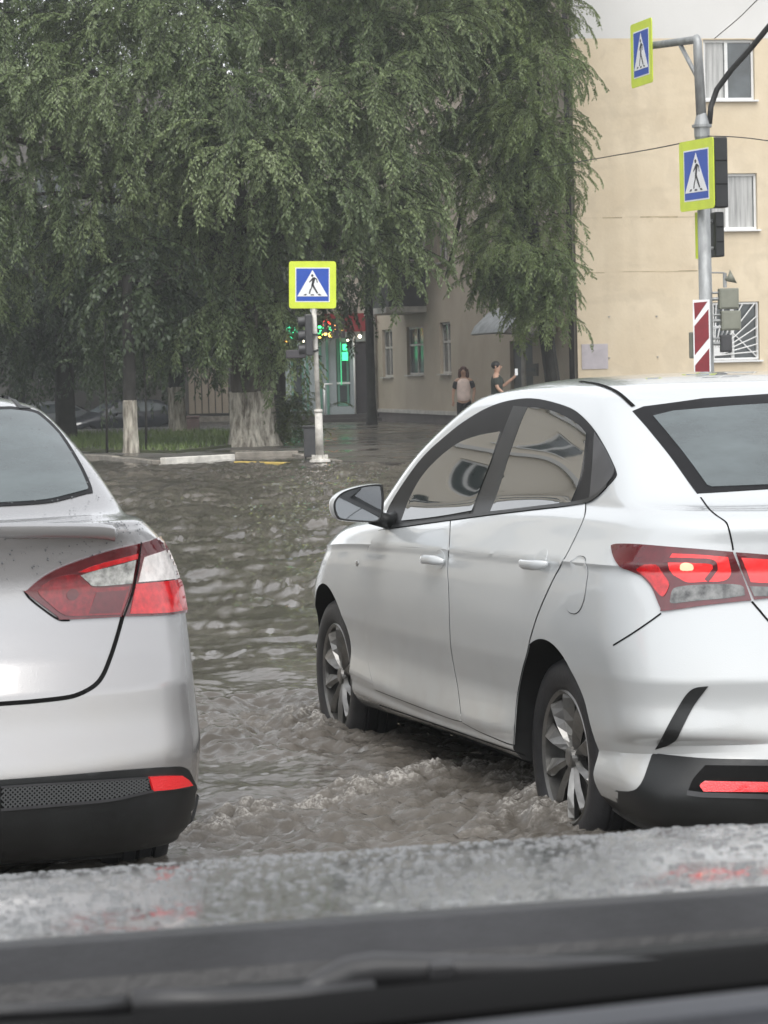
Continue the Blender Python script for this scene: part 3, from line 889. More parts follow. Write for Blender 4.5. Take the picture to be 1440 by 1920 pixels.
# ------------------------------------------------------------------ the silver sedan
SX, SY, SYAW = -1.556, 8.044, R(105.5)
def silver_car():
    root = empty('sedan_car', (SX, SY, 0.0), SYAW)
    tag(root, 'silver sedan at the left edge seen from behind, with red and white tail lamp', 'car')
    T = [(-1, 1.0), (0.2, 1.0), (1.2, 1.0), (2.4, 0.985), (3.5, 0.93)]
    lv = [
        dict(xr=-.65, xf=3.10, w=.0, z=.21, Lr=.3, Lf=.5),
        dict(xr=-.76, xf=3.25, w=.74, z=.21, Lr=.3, Lf=.6),
        dict(xr=-.88, xf=3.36, w=.85, z=[(-.95, .25), (0, .22), (2.6, .21), (3.4, .22)], Lr=.40, nr=2.8, t=T, Lf=.8),
        dict(xr=-.955, xf=3.42, w=.885, z=[(-.95, .33), (0, .29), (2.6, .28), (3.4, .32)], Lr=.46, nr=2.7, t=T),
        dict(xr=-.985, xf=3.44, w=.90, z=[(-.95, .44), (0, .42), (2.6, .42), (3.4, .45)], Lr=.48, nr=2.6, t=T),
        dict(xr=-.985, xf=3.44, w=.905, z=[(-.95, .50), (0, .50), (2.6, .50), (3.4, .5)], Lr=.48, nr=2.6, t=T),
        dict(xr=-.965, xf=3.44, w=.90, z=[(-.95, .585), (0, .58), (2.6, .56), (3.4, .56)], Lr=.47, nr=2.6, t=T),
        dict(xr=-.955, xf=3.42, w=.893, z=[(-.95, .68), (0, .66), (2.6, .62), (3.4, .60)], Lr=.46, nr=2.6, t=T, c=True),
        dict(xr=-.900, xf=3.36, w=.890, z=[(-.95, .765), (0, .75), (2.6, .70), (3.4, .66)], Lr=.42, nr=2.6, t=T, c=True),
        dict(xr=-.865, xf=3.28, w=.885, z=[(-.95, .87), (0, .86), (1.4, .83), (2.6, .78), (3.4, .72)], Lr=.42, nr=2.6, t=T),
        dict(xr=-.855, xf=3.20, w=.865, z=[(-.95, .97), (0, .95), (1.4, .90), (2.6, .84), (3.4, .76)], Lr=.42, nr=2.6, t=T),
        dict(xr=-.875, xf=3.10, w=.826, z=[(-.95, 1.055), (0, 1.03), (1.4, .965), (2.2, .935), (2.8, .88), (3.4, .785)], Lr=.42, nr=2.7, t=T),
        dict(xr=-.905, xf=3.0, w=.775, z=[(-.95, 1.105), (-.4, 1.095), (0, 1.075), (1.4, .99), (2.2, .955), (2.8, .89), (3.4, .79)], Lr=.42, nr=2.9, t=T),
        dict(xr=-.88, xf=2.85, w=.752, z=[(-.95, 1.125), (-.4, 1.115), (0, 1.10), (1.4, 1.01), (2.2, .97), (2.8, .90)], Lr=.40, nr=2.9, Lf=.7, t=T),
        dict(xr=-.76, xf=2.7, w=.732, z=[(-.95, 1.122), (-.4, 1.13), (0, 1.125), (1.4, 1.03), (2.2, .98), (2.8, .90)], Lr=.38, nr=2.9, Lf=.7, t=T),
        dict(xr=-.62, xf=2.44, w=.727, z=[(-.7, 1.135), (-.3, 1.17), (0.4, 1.13), (1.4, 1.07), (2.0, 1.02), (2.4, .98)], Lr=.36, nr=2.9, Lf=.62, nf=2.4),
        dict(xr=-.36, xf=2.02, w=.690, z=[(-.5, 1.262), (0, 1.275), (0.8, 1.255), (1.4, 1.22), (1.98, 1.18)], Lr=.32, nr=3.0, Lf=.55, nf=2.5),
        dict(xr=-.06, xf=1.64, w=.617, z=[(-.2, 1.392), (0.3, 1.405), (0.9, 1.405), (1.3, 1.385), (1.62, 1.36)], Lr=.30, nr=3.2, Lf=.5, nf=2.6),
        dict(xr=.05, xf=1.52, w=.55, z=[(-.0, 1.43), (0.5, 1.45), (0.9, 1.45), (1.5, 1.41)], Lr=.30, nr=3.2, Lf=.45, nf=2.8),
        dict(xr=.18, xf=1.42, w=.43, z=[(0, 1.45), (0.5, 1.471), (0.9, 1.473), (1.4, 1.44)], Lr=.28, nr=3.2, Lf=.4, nf=2.8),
        dict(xr=.36, xf=1.2, w=.22, z=[(0.2, 1.47), (0.7, 1.484), (1.2, 1.47)], Lr=.2, nr=3, Lf=.3, nf=3),
        dict(xr=.55, xf=1.05, w=.0, z=[(0.4, 1.478), (0.8, 1.486), (1.2, 1.478)], Lr=.2, nr=3, Lf=.3, nf=3),
    ]
    s = CarSurf(lv, root)
    s.body('body', [M['silver_paint'], M['well'], M['black_plastic']], root, arches=((0, .33), (2.648, .33)), arch_r=.355, inner_y=.5, black=lambda c: c.z < .27 and c.x < -.25)
    Z1 = lambda p: zc(p, 3.6, 3.6, 0, 700)
    Z2 = lambda p: zc(p, 3.4286, 3.4286, 0, 1150)
    g = GapList(s, root)
    def sym(name, pxs, mat, off, lim=None, spacing=.03, corner=None, **kw):
        """outline traced on the right half (photo side); closes on the centre line and is mirrored"""
        yz = [(lambda h: (h.y, h.z))(s.pixel(*p)[0]) for p in pxs]
        yz = [(min(y, -.001), z) for y, z in yz]
        loop = yz + [(-y, z) for y, z in reversed(yz)]
        out = []
        for a, c in zip(loop, loop[1:] + loop[:1]):
            k = max(1, int(math.hypot(c[0] - a[0], c[1] - a[1]) / .04))
            out += straight(a, c, k)[:-1]
        return s.panel(name, out, mat, root, proj='rear', off=off, spacing=spacing, **kw)
    # rear window: traced edge, then the same height carried to the middle of the car
    wr = smooth([(20, 763), (64, 769.4), (83, 780.6), (111, 808), (133, 839), (155.6, 877.8), (169.4, 908), (173.6, 923.6), (171, 925), (161, 927), (133, 934.7), (97, 943), (55.6, 947), (0, 950)], 3)
    sym('rear_window_surround', wr, M['black_trim'], .0025)
    wi = smooth([(20, 770), (60, 775), (79, 786), (106, 812), (127, 842), (149, 880), (162, 910), (164, 918), (156, 921), (130, 928), (95, 936.5), (55, 941), (0, 944)], 3)
    sym('rear_window', wi, M['rear_glass'], .0045)
    # drip-rail strip beside the roof
    rs = smooth(Z1([(0, 98), (0, 98), (60, 138), (125, 205), (150, 225), (206, 240), (206, 240), (130, 242), (130, 242), (95, 200), (45, 150), (0, 130)]), 3, True)
    s.panel('roof_rail', rs, M['black_plastic'], root, off=.004, spacing=5, mirror=True)
    # lamps
    for sg in (1, -1):
        lamp = empty('tail_lamp'); lamp.parent = root
        def lp(name, o, mat, off, skirt=.006):
            p_ = s.panel(name, smooth(o, 4, True), M[mat], lamp, off=off, spacing=6, skirt=skirt)
            if sg < 0:
                for v in p_.data.vertices: v.co.y *= -1
                p_.data.flip_normals()
        lp('lamp_cover', [(297, 1008), (297, 1008), (308, 1012.5), (319, 1028), (328, 1050), (336, 1089), (344, 1117), (351, 1149), (351, 1149), (306, 1154), (229.5, 1157), (229.5, 1157), (245.5, 1111), (255, 1061), (259.5, 1019), (259.5, 1019)], 'lamp_dark', .007)
        lp('lamp_cover', [(256.5, 1019.5), (256.5, 1019.5), (252, 1061), (242.5, 1111), (226.5, 1157.5), (226.5, 1157.5), (116.7, 1162.5), (105.6, 1155.6), (47, 1111), (50, 1106), (78, 1082), (111, 1064), (155.6, 1047), (208, 1030.6)], 'lamp_dark', .0065)
        lp('reversing_light', Z1([(535, 1362), (535, 1362), (650, 1322), (750, 1300), (903, 1258), (903, 1258), (880, 1420), (880, 1420), (640, 1437), (590, 1412)]), 'lamp_clear', .0095)
        lp('turn_signal', Z1([(962, 1240), (962, 1240), (1040, 1214), (1150, 1186), (1168, 1184), (1168, 1184), (1190, 1270), (1207, 1382), (1207, 1382), (1130, 1396), (922, 1412), (922, 1412)]), 'lamp_pale', .0100)
        lp('brake_light', Z1([(905, 1424), (905, 1424), (1130, 1404), (1208, 1392), (1208, 1392), (1245, 1600), (1245, 1600), (1100, 1622), (868, 1628), (868, 1628)]), 'lamp_red', .0100)
        lp('tail_light', Z1([(250, 1470), (330, 1395), (430, 1360), (520, 1358), (590, 1425), (640, 1448), (860, 1440), (860, 1440), (835, 1560), (800, 1632), (800, 1632), (500, 1640), (420, 1630), (330, 1560)]), 'lamp_deep', .0090)
        lp('lamp_stripe', Z1([(520, 1340), (520, 1340), (640, 1290), (920, 1215), (920, 1215), (915, 1250), (915, 1250), (750, 1292), (600, 1335)]), 'lamp_red', .0090)
        lp('lamp_panel', Z1([(640, 1480), (640, 1480), (845, 1465), (845, 1465), (800, 1620), (800, 1620), (590, 1625), (590, 1625)]), 'lamp_dark', .0105)
        lp('lamp_bulb', Z1([(440, 1490), (470, 1455), (505, 1460), (520, 1495), (495, 1530), (455, 1528)]), 'lamp_dark', .0105)
        lp('reflector', Z2([(945, 1048), (945, 1048), (1040, 1042), (1150, 1040), (1150, 1040), (1190, 1068), (1218, 1104), (1218, 1104), (1100, 1126), (972, 1137), (972, 1137)]), 'reflector', .012, .01)
        # the reflector sits in the bumper, not in the lamp
        rf = lamp.children[-1]; rf.parent = root
    # boot lid shut lines and creases
    g.ribbon(smooth(Z1([(932, 1145), (930, 1150), (915, 1300), (880, 1480), (822, 1645)]), 6), .006, off=.0115)
    g.ribbon(smooth(Z2([(790, 12), (752, 150), (710, 280), (660, 400), (600, 470), (500, 522), (400, 545), (200, 567), (0, 582)]), 6), .012, off=.001)
    yz = s.to_rear(Z2([(0, 582)]))[0]
    g.ribbon(straight((yz[0], yz[1]), (0, yz[1] - .005), 20), .012, proj='rear', off=.001)
    g.ribbon(smooth(Z1([(165, 1473), (200, 1520), (300, 1600), (395, 1662), (470, 1668)]), 5), .005, off=.002)
    # lip spoiler along the boot edge
    lip = []
    for px, py in smooth(Z1([(0, 1040), (300, 1038), (600, 1040), (740, 1052), (800, 1082)]), 6):
        h, n = s.pixel(px, py); lip.append(h)
    y_in = lip[0].y; z0 = lip[0].z; x0 = lip[0].x
    full = [Vector((x0 - .005, y, z0)) for y in np.linspace(-y_in, y_in, 12)[1:-1]]
    path = [Vector((p.x, -p.y, p.z)) for p in reversed(lip)] + full + lip
    mb = MB(); sec = [(-.012, -.030), (-.034, -.012), (-.036, .004), (-.020, .012), (.03, .010), (.07, .002), (.07, -.03)]
    vs = []; fs = []
    for i, p in enumerate(path):
        e = min(i, len(path) - 1 - i) / 4.0; k = min(1.0, .15 + .85 * e)
        for dx, dz in sec:
            vs.append(p + Vector((dx * k, 0, dz * k)))
    n = len(sec)
    for i in range(len(path) - 1):
        for k in range(n):
            fs.append((i * n + k, i * n + (k + 1) % n, (i + 1) * n + (k + 1) % n, (i + 1) * n + k))
    fs += [tuple(range(n)), tuple(reversed(range((len(path) - 1) * n, len(path) * n)))]
    mb.add(vs, fs); mb.build('lip_spoiler', M['silver_paint'], root, True, sharp=50)
    # black lower bumper
    lo = smooth(Z2([(0, 1070), (400, 1040), (800, 1005), (1100, 985), (1180, 990), (1215, 1020), (1240, 1075), (1262, 1130), (1285, 1290), (1285, 1290), (1210, 1350), (1100, 1400), (1000, 1430), (900, 1500), (500, 1560), (0, 1590)]), 3)
    s.panel('bumper_valance', lo, M['black_plastic'], root, off=.004, spacing=8, mirror=True)
    yz = s.to_rear(Z2([(5, 1070), (5, 1590)]))
    a, zt, zb = yz[0][0], yz[0][1], yz[1][1]
    s.panel('bumper_valance', [(a - .04, zt), (0, zt), (-a + .04, zt), (-a + .04, zb), (0, zb), (a - .04, zb)], M['black_plastic'], root, proj='rear', off=.0038)
    gr = smooth(Z2([(0, 1110), (0, 1110), (400, 1084), (938, 1050), (938, 1050), (962, 1132), (962, 1132), (850, 1165), (700, 1188), (400, 1215), (0, 1250), (0, 1250)]), 3, True)
    s.panel('mesh_grille', gr, M['gap'], root, off=.006, spacing=8, mirror=True)
    # diamond bars of the mesh
    def gy(x): return np.interp(x, [0, 117, 273], [1474.5, 1467, 1457]), np.interp(x, [0, 117, 204, 280], [1514, 1504, 1496, 1481])
    ms = MB()
    for dirn in (1, -1):
        for k in range(-6, 40):
            x0 = k * 9.0
            line = []
            for j in range(9):
                t = j / 8; x = x0 + dirn * (t - .5) * 40
                if x < 0 or x > 276: continue
                a_, b_ = gy(x); line.append((x, a_ + (b_ - a_) * t))
            if len(line) >= 3: s.ribbon(ms, line, .0042, off=.0095, mirror=False)
    gm = pmat('grille_bar', (.075, .078, .08), .4)
    ms.build('grille_bars', gm, root)
    m2 = MB(); m2.add([Vector((v.x, -v.y, v.z)) for v in ms.v], [tuple(reversed(f)) for f in ms.f]); m2.build('grille_bars', gm, root)
    for pl, w in (([(0, 1113), (400, 1086), (938, 1052)], .006), ([(0, 1256), (400, 1222), (700, 1194), (962, 1140), (1200, 1112)], .008)):
        q = MB(); s.ribbon(q, smooth(Z2(pl), 8), w, off=.010, mirror=False); q.build('grille_frame', M['grey_plastic'], root, True)
        m2 = MB(); m2.add([Vector((v.x, -v.y, v.z)) for v in q.v], [tuple(reversed(f)) for f in q.f]); m2.build('grille_frame', M['grey_plastic'], root, True)
    for x in (0, 2.648):
        for sg in (1, -1):
            make_wheel(root, x, .775 * sg, .315, .315, .205, .205, 5, sg)
    MB().bbox((-.66, -.66, .19), (3.0, .66, .24)).build('underbody', M['well'], root)
    ex = MB(); ex.tube([(-.3, .5, .26), (-.7, .52, .25), (-.93, .53, .24)], .028, 12); ex.build('exhaust_pipe', M['rim_dark'], root)
    # rain standing on the rear window, its pillar and the boot edge
    rd = MB(); rr = random.Random(4)
    for k in range(900):
        y = rr.uniform(-.80, .80); z = rr.uniform(1.09, 1.42) if k % 3 else rr.uniform(.98, 1.12)
        h, n = s.rear(y, z)
        if h is None: continue
        r = rr.uniform(.0012, .0034); u = n.orthogonal().normalized(); w = n.cross(u); h = h + n * .0048
        ring = [h + (u * math.cos(q) + w * math.sin(q)) * r - n * .001 for q in (0, 1.047, 2.094, 3.142, 4.189, 5.236)]
        rd.add(ring + [h + n * r * .55], [(i, (i + 1) % 6, 6) for i in range(6)])
    rd.build('raindrops', pmat('window_drops', (.10, .105, .11), .06, spec=.9, ior=1.5), root, True)['kind'] = 'stuff'
    # side windows and mirrors, on the sides the photograph does not show
    side = smooth([(-.15, 1.16), (.0, 1.27), (.35, 1.36), (.9, 1.37), (1.4, 1.31), (1.85, 1.14), (1.95, 1.06), (1.95, 1.06), (1.2, 1.06), (.3, 1.10)], 4, True)
    s.panel('window', side, M['glass'], root, proj='side', off=.004, spacing=.05, mirror=True)
    for sg in (1, -1):
        m_ = MB(); m_.ball((1.72, .94 * sg, 1.04), (.06, .10, .065), p=.8); m_.tube([(1.74, .80 * sg, 1.0), (1.73, .9 * sg, 1.01)], .025, 8)
        m_.build('door_mirror', M['silver_paint'], root, True)
    return root, s
# ------------------------------------------------------------------ ground, water, pavement
WATER_Z, PAVE_Z = 0.10, 0.13
def noise_tile(n, lo, hi, slope, seed):
    r = np.random.default_rng(seed)
    f = np.fft.fft2(r.standard_normal((n, n)))
    k = np.hypot(*np.meshgrid(np.fft.fftfreq(n) * n, np.fft.fftfreq(n) * n))
    a = np.where((k >= lo) & (k <= hi), np.maximum(k, 1) ** -slope, 0)
    g = np.real(np.fft.ifft2(f * a))
    return g / g.std()
def tile_at(t, x, y):
    n = len(t)
    u = (x % 1.0) * n; v = (y % 1.0) * n
    i = np.floor(u).astype(int) % n; j = np.floor(v).astype(int) % n
    fu = u - np.floor(u); fv = v - np.floor(v)
    i2 = (i + 1) % n; j2 = (j + 1) % n
    return (t[j, i] * (1 - fu) + t[j, i2] * fu) * (1 - fv) + (t[j2, i] * (1 - fu) + t[j2, i2] * fu) * fv

def seg_dist(X, Y, line):
    """distance to a polyline, and the side of it (+ = left of its run)"""
    best = np.full(X.shape, 1e9); side = np.zeros(X.shape)
    for (x0, y0), (x1, y1) in zip(line[:-1], line[1:]):
        dx, dy = x1 - x0, y1 - y0; L = dx * dx + dy * dy
        t = np.clip(((X - x0) * dx + (Y - y0) * dy) / L, 0, 1)
        d = np.hypot(X - x0 - t * dx, Y - y0 - t * dy)
        m = d < best
        best = np.where(m, d, best); side = np.where(m, np.sign(dx * (Y - y0) - dy * (X - x0)), side)
    return best, side

def wet_ground(name, base, base2, rough, scale, bump=0.3, bscale=40, puddle=0.25):
    return pmat(name, base, rough, col2=base2, vscale=scale, bump=bump, bscale=bscale, rvar=puddle, spec=0.6)
M['asphalt'] = wet_ground('asphalt', (0.035, 0.034, 0.033), (0.06, 0.058, 0.055), 0.4, 3)
M['paving'] = wet_ground('paving', (0.045, 0.040, 0.034), (0.085, 0.076, 0.064), 0.28, 0.6, bump=0.25, bscale=18, puddle=0.25)
M['soil'] = wet_ground('soil', (0.035, 0.04, 0.018), (0.07, 0.085, 0.03), 0.8, 1.5, puddle=0.1)
M['kerb_stone'] = pmat('kerb_stone', (0.22, 0.20, 0.17), 0.6, var=0.35, vscale=6, bump=0.3, bscale=50)
M['kerb_white'] = pmat('kerb_white', (0.62, 0.60, 0.55), 0.6, var=0.3, vscale=5, bump=0.3, bscale=50)
M['kerb_yellow'] = pmat('kerb_yellow', (0.55, 0.40, 0.10), 0.6, var=0.3, vscale=5)

def ground():
    pyobj('road', [(-72, -40, 0), (72, -40, 0), (72, 150, 0), (-72, 150, 0)], [(0, 1, 2, 3)], M['asphalt'])['kind'] = 'structure'
    # pavement behind the far kerb
    k = [at_z(-400, 862, PAVE_Z), at_z(60, 853, PAVE_Z), at_z(200, 856, PAVE_Z), at_z(300, 866, PAVE_Z), at_z(432, 859, PAVE_Z), at_z(440, 854, PAVE_Z), at_z(560, 851, PAVE_Z), at_z(640, 864, PAVE_Z), at_z(900, 872, PAVE_Z), at_z(1500, 868, PAVE_Z)]
    k[0].x = -40; k[-1].x = 60
    front = [(p.x, p.y) for p in k]
    # one sheet: level along the kerb, falling away into the yard at the back left
    def fall(x, y):
        u = min(1, max(0, (y - 68) / 14)); v = min(1, max(0, (-3.2 - x) / 2.5))
        return PAVE_Z - .70 * (u * u * (3 - 2 * u)) * (v * v * (3 - 2 * v))
    fx = np.array([p[0] for p in front]); fy = np.array([p[1] for p in front])
    xs = np.unique(np.concatenate([fx, np.linspace(-40, -18, 12), np.linspace(-18, 8, 53), np.linspace(8, 60, 14)]))
    ts = np.concatenate([np.linspace(0, .25, 20), np.linspace(.27, 1, 24)])
    vs = []; fs = []
    for x in xs:
        y0 = float(np.interp(x, fx, fy)); vs.append((x, y0, -.05))
        for t in ts:
            y = y0 + (140 - y0) * t; vs.append((x, y, fall(x, y)))
    nk = len(ts) + 1
    for i in range(len(xs) - 1):
        for j in range(nk - 1): fs.append((i * nk + j, (i + 1) * nk + j, (i + 1) * nk + j + 1, i * nk + j + 1))
    o = pyobj('pavement', vs, fs, M['paving']); o['kind'] = 'structure'
    def kerb(a, b, h, mat):
        a = Vector((a.x, a.y, 0)); b = Vector((b.x, b.y, 0))
        d = (b - a); L = d.length; d.normalize(); n = Vector((d.y, -d.x, 0))
        m = MB(); cnt = max(1, int(L / 1.0))
        for i in range(cnt):
            c = a + d * (L * (i + .5) / cnt) + n * .06
            m.box(Vector((c.x, c.y, h / 2 + random.uniform(-.012, .012))), (L / cnt * .985, .15, h), Matrix.Rotation(math.atan2(d.y, d.x), 3, 'Z'))
        o = m.build('kerb', M[mat], bevel=0.012); o['kind'] = 'structure'
    kerb(k[1], k[2], .17, 'kerb_stone'); kerb(k[2], k[3], .16, 'kerb_stone'); kerb(k[3], k[4], .21, 'kerb_white')
    kerb(k[5], k[6], .19, 'kerb_stone')
    kerb(at_z(450, 864, .12), at_z(545, 866, .12), .125, 'kerb_yellow')
    kerb(k[6], k[7], .145, 'kerb_stone')
    # lawn under the trees
    g = [at_z(-300, 848, PAVE_Z), at_z(60, 842, PAVE_Z), at_z(200, 848, PAVE_Z), at_z(330, 850, PAVE_Z), at_z(440, 838, PAVE_Z), at_z(445, 812, PAVE_Z), at_z(330, 812, PAVE_Z), at_z(-300, 826, PAVE_Z)]
    gp = [(p.x, p.y) for p in g]
    o = MB().prism(gp, PAVE_Z - .02, PAVE_Z + .05).build('lawn', M['soil']); o['kind'] = 'structure'
    # grass blades
    n = 16000
    xs = RNG.uniform(min(p[0] for p in gp), max(p[0] for p in gp), n); ys = RNG.uniform(min(p[1] for p in gp), max(p[1] for p in gp), n)
    keep = []
    for x, y in zip(xs, ys):
        c = False; j = len(gp) - 1
        for i in range(len(gp)):
            if (gp[i][1] > y) != (gp[j][1] > y) and x < (gp[j][0] - gp[i][0]) * (y - gp[i][1]) / (gp[j][1] - gp[i][1]) + gp[i][0]: c = not c
            j = i
        if c: keep.append((x, y))
    K = np.array(keep); m = len(K)
    a = RNG.uniform(0, 6.28, m); h = RNG.uniform(.06, .16, m); w = .012
    z0 = PAVE_Z + .045
    V = np.zeros((m, 3, 3))
    V[:, 0] = np.column_stack([K[:, 0] - w * np.cos(a), K[:, 1] - w * np.sin(a), np.full(m, z0)])
    V[:, 1] = np.column_stack([K[:, 0] + w * np.cos(a), K[:, 1] + w * np.sin(a), np.full(m, z0)])
    V[:, 2] = np.column_stack([K[:, 0] + RNG.normal(0, .04, m), K[:, 1] + RNG.normal(0, .04, m), z0 + h])
    M['grass'] = pmat('grass', (0.07, 0.12, 0.025), 0.6, col2=(0.13, 0.17, 0.05), vscale=0.8)
    o = npobj('grass', V.reshape(-1, 3), np.arange(m * 3).reshape(-1, 3), M['grass']); o['kind'] = 'stuff'

def water():
    xd = np.arange(-2.3, 2.7, .018)
    def grow(s, e, st, r):
        out = []; x = s
        while abs(x) < abs(e):
            st *= r; x += st if e > 0 else -st; out.append(x)
        return out
    xs = np.array(sorted(grow(-2.3, -45, .018, 1.035)) + list(xd) + grow(2.68, 45, .018, 1.035))
    ys = list(np.arange(-14, 4.8, .6)) + list(np.arange(5.0, 12.6, .017))
    y = ys[-1]; st = .017
    while y < 49:
        st = min(.11, st * 1.02); y += st; ys.append(y)
    ys = np.array(ys)
    X, Y = np.meshgrid(xs, ys)
    t1 = noise_tile(512, 3, 30, 1.1, 1); t2 = noise_tile(512, 5, 60, 1.0, 2); t3 = noise_tile(512, 6, 120, 0.9, 3); t4 = noise_tile(512, 2, 10, 0.6, 4)
    far = np.clip((Y - 12) / 20, 0, 1)
    big = tile_at(t1, X / 9, Y / 13)
    mid = tile_at(t2, X / 3.1 + .3, Y / 3.1)
    fine = tile_at(t3, X / 1.3, Y / 1.3)
    patch = tile_at(t4, X / 14, Y / 14)
    # where the water is churned: behind and beside the cars
    wake = [at_z(px, py, .12) for px, py in ((330, 1556), (390, 1545), (470, 1520), (560, 1500), (640, 1478), (720, 1462), (800, 1448), (865, 1432), (960, 1446), (1040, 1500))]
    wl = [(p.x, p.y) for p in wake]
    dw, sw = seg_dist(X, Y, wl)
    fw = at_z(640, 1345, .1); rw = at_z(1070, 1530, .1)
    dF = np.hypot((X - fw.x) / 1.25, (Y - fw.y) / 1.5); dR = np.hypot(X - rw.x, (Y - rw.y) / 1.2)
    side = [at_z(px, py, .12) for px, py in ((640, 1345), (760, 1400), (860, 1440))]
    dS, _ = seg_dist(X, Y, [(p.x, p.y) for p in side])
    inner = np.where((sw < 0), np.exp(-(dw / .75) ** 2), np.exp(-(dw / .16) ** 2))
    turb = np.clip(np.exp(-(dF / .55) ** 2) * 1.0 + np.exp(-(dR / .4) ** 2) * .9 + np.exp(-(dS / .35) ** 2) * .8 + inner * .9, 0, 1.25)
    nearch = np.exp(-((Y - 8.4) / 1.5) ** 2) * np.exp(-((X + .1) / 1.0) ** 2) * .45
    turb = np.maximum(turb, nearch)
    billow = 1 - np.abs(mid) * 1.1
    h = big * (.009 + .006 * far + .005 * np.clip(patch, 0, 2)) + mid * (.0036 + .0022 * far + .0026 * np.clip(patch, -0.5, 2)) * (1 - .3 * turb)
    long_ = tile_at(t1, X / 17 + .4, Y / 6.5 + .2)
    h += (1 - .7 * np.clip(turb, 0, 1)) * long_ * (.0040 + .003 * far)
    h += turb * (.0042 * mid + .0034 * fine + .003 * billow * np.abs(big))
    h += fine * (.0006 + .0006 * far)
    ridge = np.exp(-(dw / .10) ** 2) * (.030 + .004 * mid + .005 * fine)
    h += ridge + .035 * np.exp(-(dF / .30) ** 2) * (1 + .35 * mid) + .030 * np.exp(-(dR / .26) ** 2) * (1 + .3 * mid)
    # a standing line of rougher water across the junction
    for yc, am, wd in ((24.0, .006, 1.6), (31.0, .006, 2.0), (17.5, .0035, 1.2), (40.0, .010, 1.6)):
        h += am * np.exp(-((Y - yc - 1.6 * big * .6 - X * .12) / wd) ** 2) * mid * 1.2
    edge = np.clip((Y - 44) / 4, 0, 1)
    h *= (1 - .8 * edge)
    Z = WATER_Z + np.clip(h, -.055, .14)
    # foam sits on the broken crests
    foam = np.clip((h - .028) / .05, 0, 1) * np.clip(.05 + turb - .2 * far, 0, 1)
    foam = foam * np.clip(.55 + .45 * fine, 0, 1.5) + np.exp(-(dw / .09) ** 2) * np.clip(.40 + .5 * fine, 0, 1) * .95 + turb * .16 * np.clip(fine - .5, 0, 1.5)
    foam = foam + (np.exp(-(dR / .26) ** 2) + np.exp(-(dF / .24) ** 2)) * np.clip(.15 + .55 * fine, 0, 1) * .8
    foam = np.clip(foam, 0, 1)
    ny, nx = X.shape
    V = np.column_stack([X.ravel(), Y.ravel(), Z.ravel()])
    i = np.arange(ny * nx).reshape(ny, nx)
    F = np.stack([i[:-1, :-1], i[:-1, 1:], i[1:, 1:], i[1:, :-1]], -1).reshape(-1, 4)
    m = bpy.data.materials.new('flood_water'); m.use_nodes = True
    n = m.node_tree; b = n.nodes['Principled BSDF']
    at_ = n.nodes.new('ShaderNodeAttribute'); at_.attribute_name = 'foam'
    tc = n.nodes.new('ShaderNodeTexCoord')
    tn = n.nodes.new('ShaderNodeTexNoise'); tn.inputs['Scale'].default_value = 1.2; tn.inputs['Detail'].default_value = 6
    n.links.new(tc.outputs['Object'], tn.inputs['Vector'])
    rp = n.nodes.new('ShaderNodeValToRGB')
    rp.color_ramp.elements[0].color = (0.080, 0.071, 0.060, 1); rp.color_ramp.elements[1].color = (0.130, 0.116, 0.100, 1)
    rp.color_ramp.elements[0].position = .35; rp.color_ramp.elements[1].position = .68
    n.links.new(tn.outputs['Fac'], rp.inputs['Fac'])
    tf = n.nodes.new('ShaderNodeTexNoise'); tf.inputs['Scale'].default_value = 80; tf.inputs['Detail'].default_value = 6; tf.inputs['Roughness'].default_value = .65
    n.links.new(tc.outputs['Object'], tf.inputs['Vector'])
    mr = n.nodes.new('ShaderNodeMapRange'); mr.inputs['From Min'].default_value = .42; mr.inputs['From Max'].default_value = .62
    mr.inputs['To Min'].default_value = .15; mr.inputs['To Max'].default_value = 1.0
    n.links.new(tf.outputs['Fac'], mr.inputs['Value'])
    mu = n.nodes.new('ShaderNodeMath'); mu.operation = 'MULTIPLY'
    n.links.new(at_.outputs['Fac'], mu.inputs[0]); n.links.new(mr.outputs[0], mu.inputs[1])
    mx = n.nodes.new('ShaderNodeMix'); mx.data_type = 'RGBA'
    n.links.new(mu.outputs[0], mx.inputs['Factor']); n.links.new(rp.outputs[0], mx.inputs['A']); mx.inputs['B'].default_value = (.46, .44, .41, 1)
    n.links.new(mx.outputs['Result'], b.inputs['Base Color'])
    rr = n.nodes.new('ShaderNodeMapRange'); rr.inputs['To Min'].default_value = .05; rr.inputs['To Max'].default_value = .6
    n.links.new(mu.outputs[0], rr.inputs['Value']); n.links.new(rr.outputs[0], b.inputs['Roughness'])
    b.inputs['IOR'].default_value = 1.33
    bp = n.nodes.new('ShaderNodeBump'); bp.inputs['Strength'].default_value = .45; bp.inputs['Distance'].default_value = .007
    n.links.new(tf.outputs['Fac'], bp.inputs['Height']); n.links.new(bp.outputs[0], b.inputs['Normal'])
    ch = n.nodes.new('ShaderNodeAttribute'); ch.attribute_name = 'churn'
    cm = n.nodes.new('ShaderNodeMapRange'); cm.inputs['To Min'].default_value = .13; cm.inputs['To Max'].default_value = .5
    n.links.new(ch.outputs['Fac'], cm.inputs['Value']); n.links.new(cm.outputs[0], bp.inputs['Strength'])
    o = npobj('water', V, F, m, smooth=True)
    a = o.data.attributes.new('foam', 'FLOAT', 'POINT'); a.data.foreach_set('value', foam.ravel().astype(np.float32))
    a = o.data.attributes.new('churn', 'FLOAT', 'POINT'); a.data.foreach_set('value', np.clip(turb, 0, 1).ravel().astype(np.float32))
    o['kind'] = 'structure'

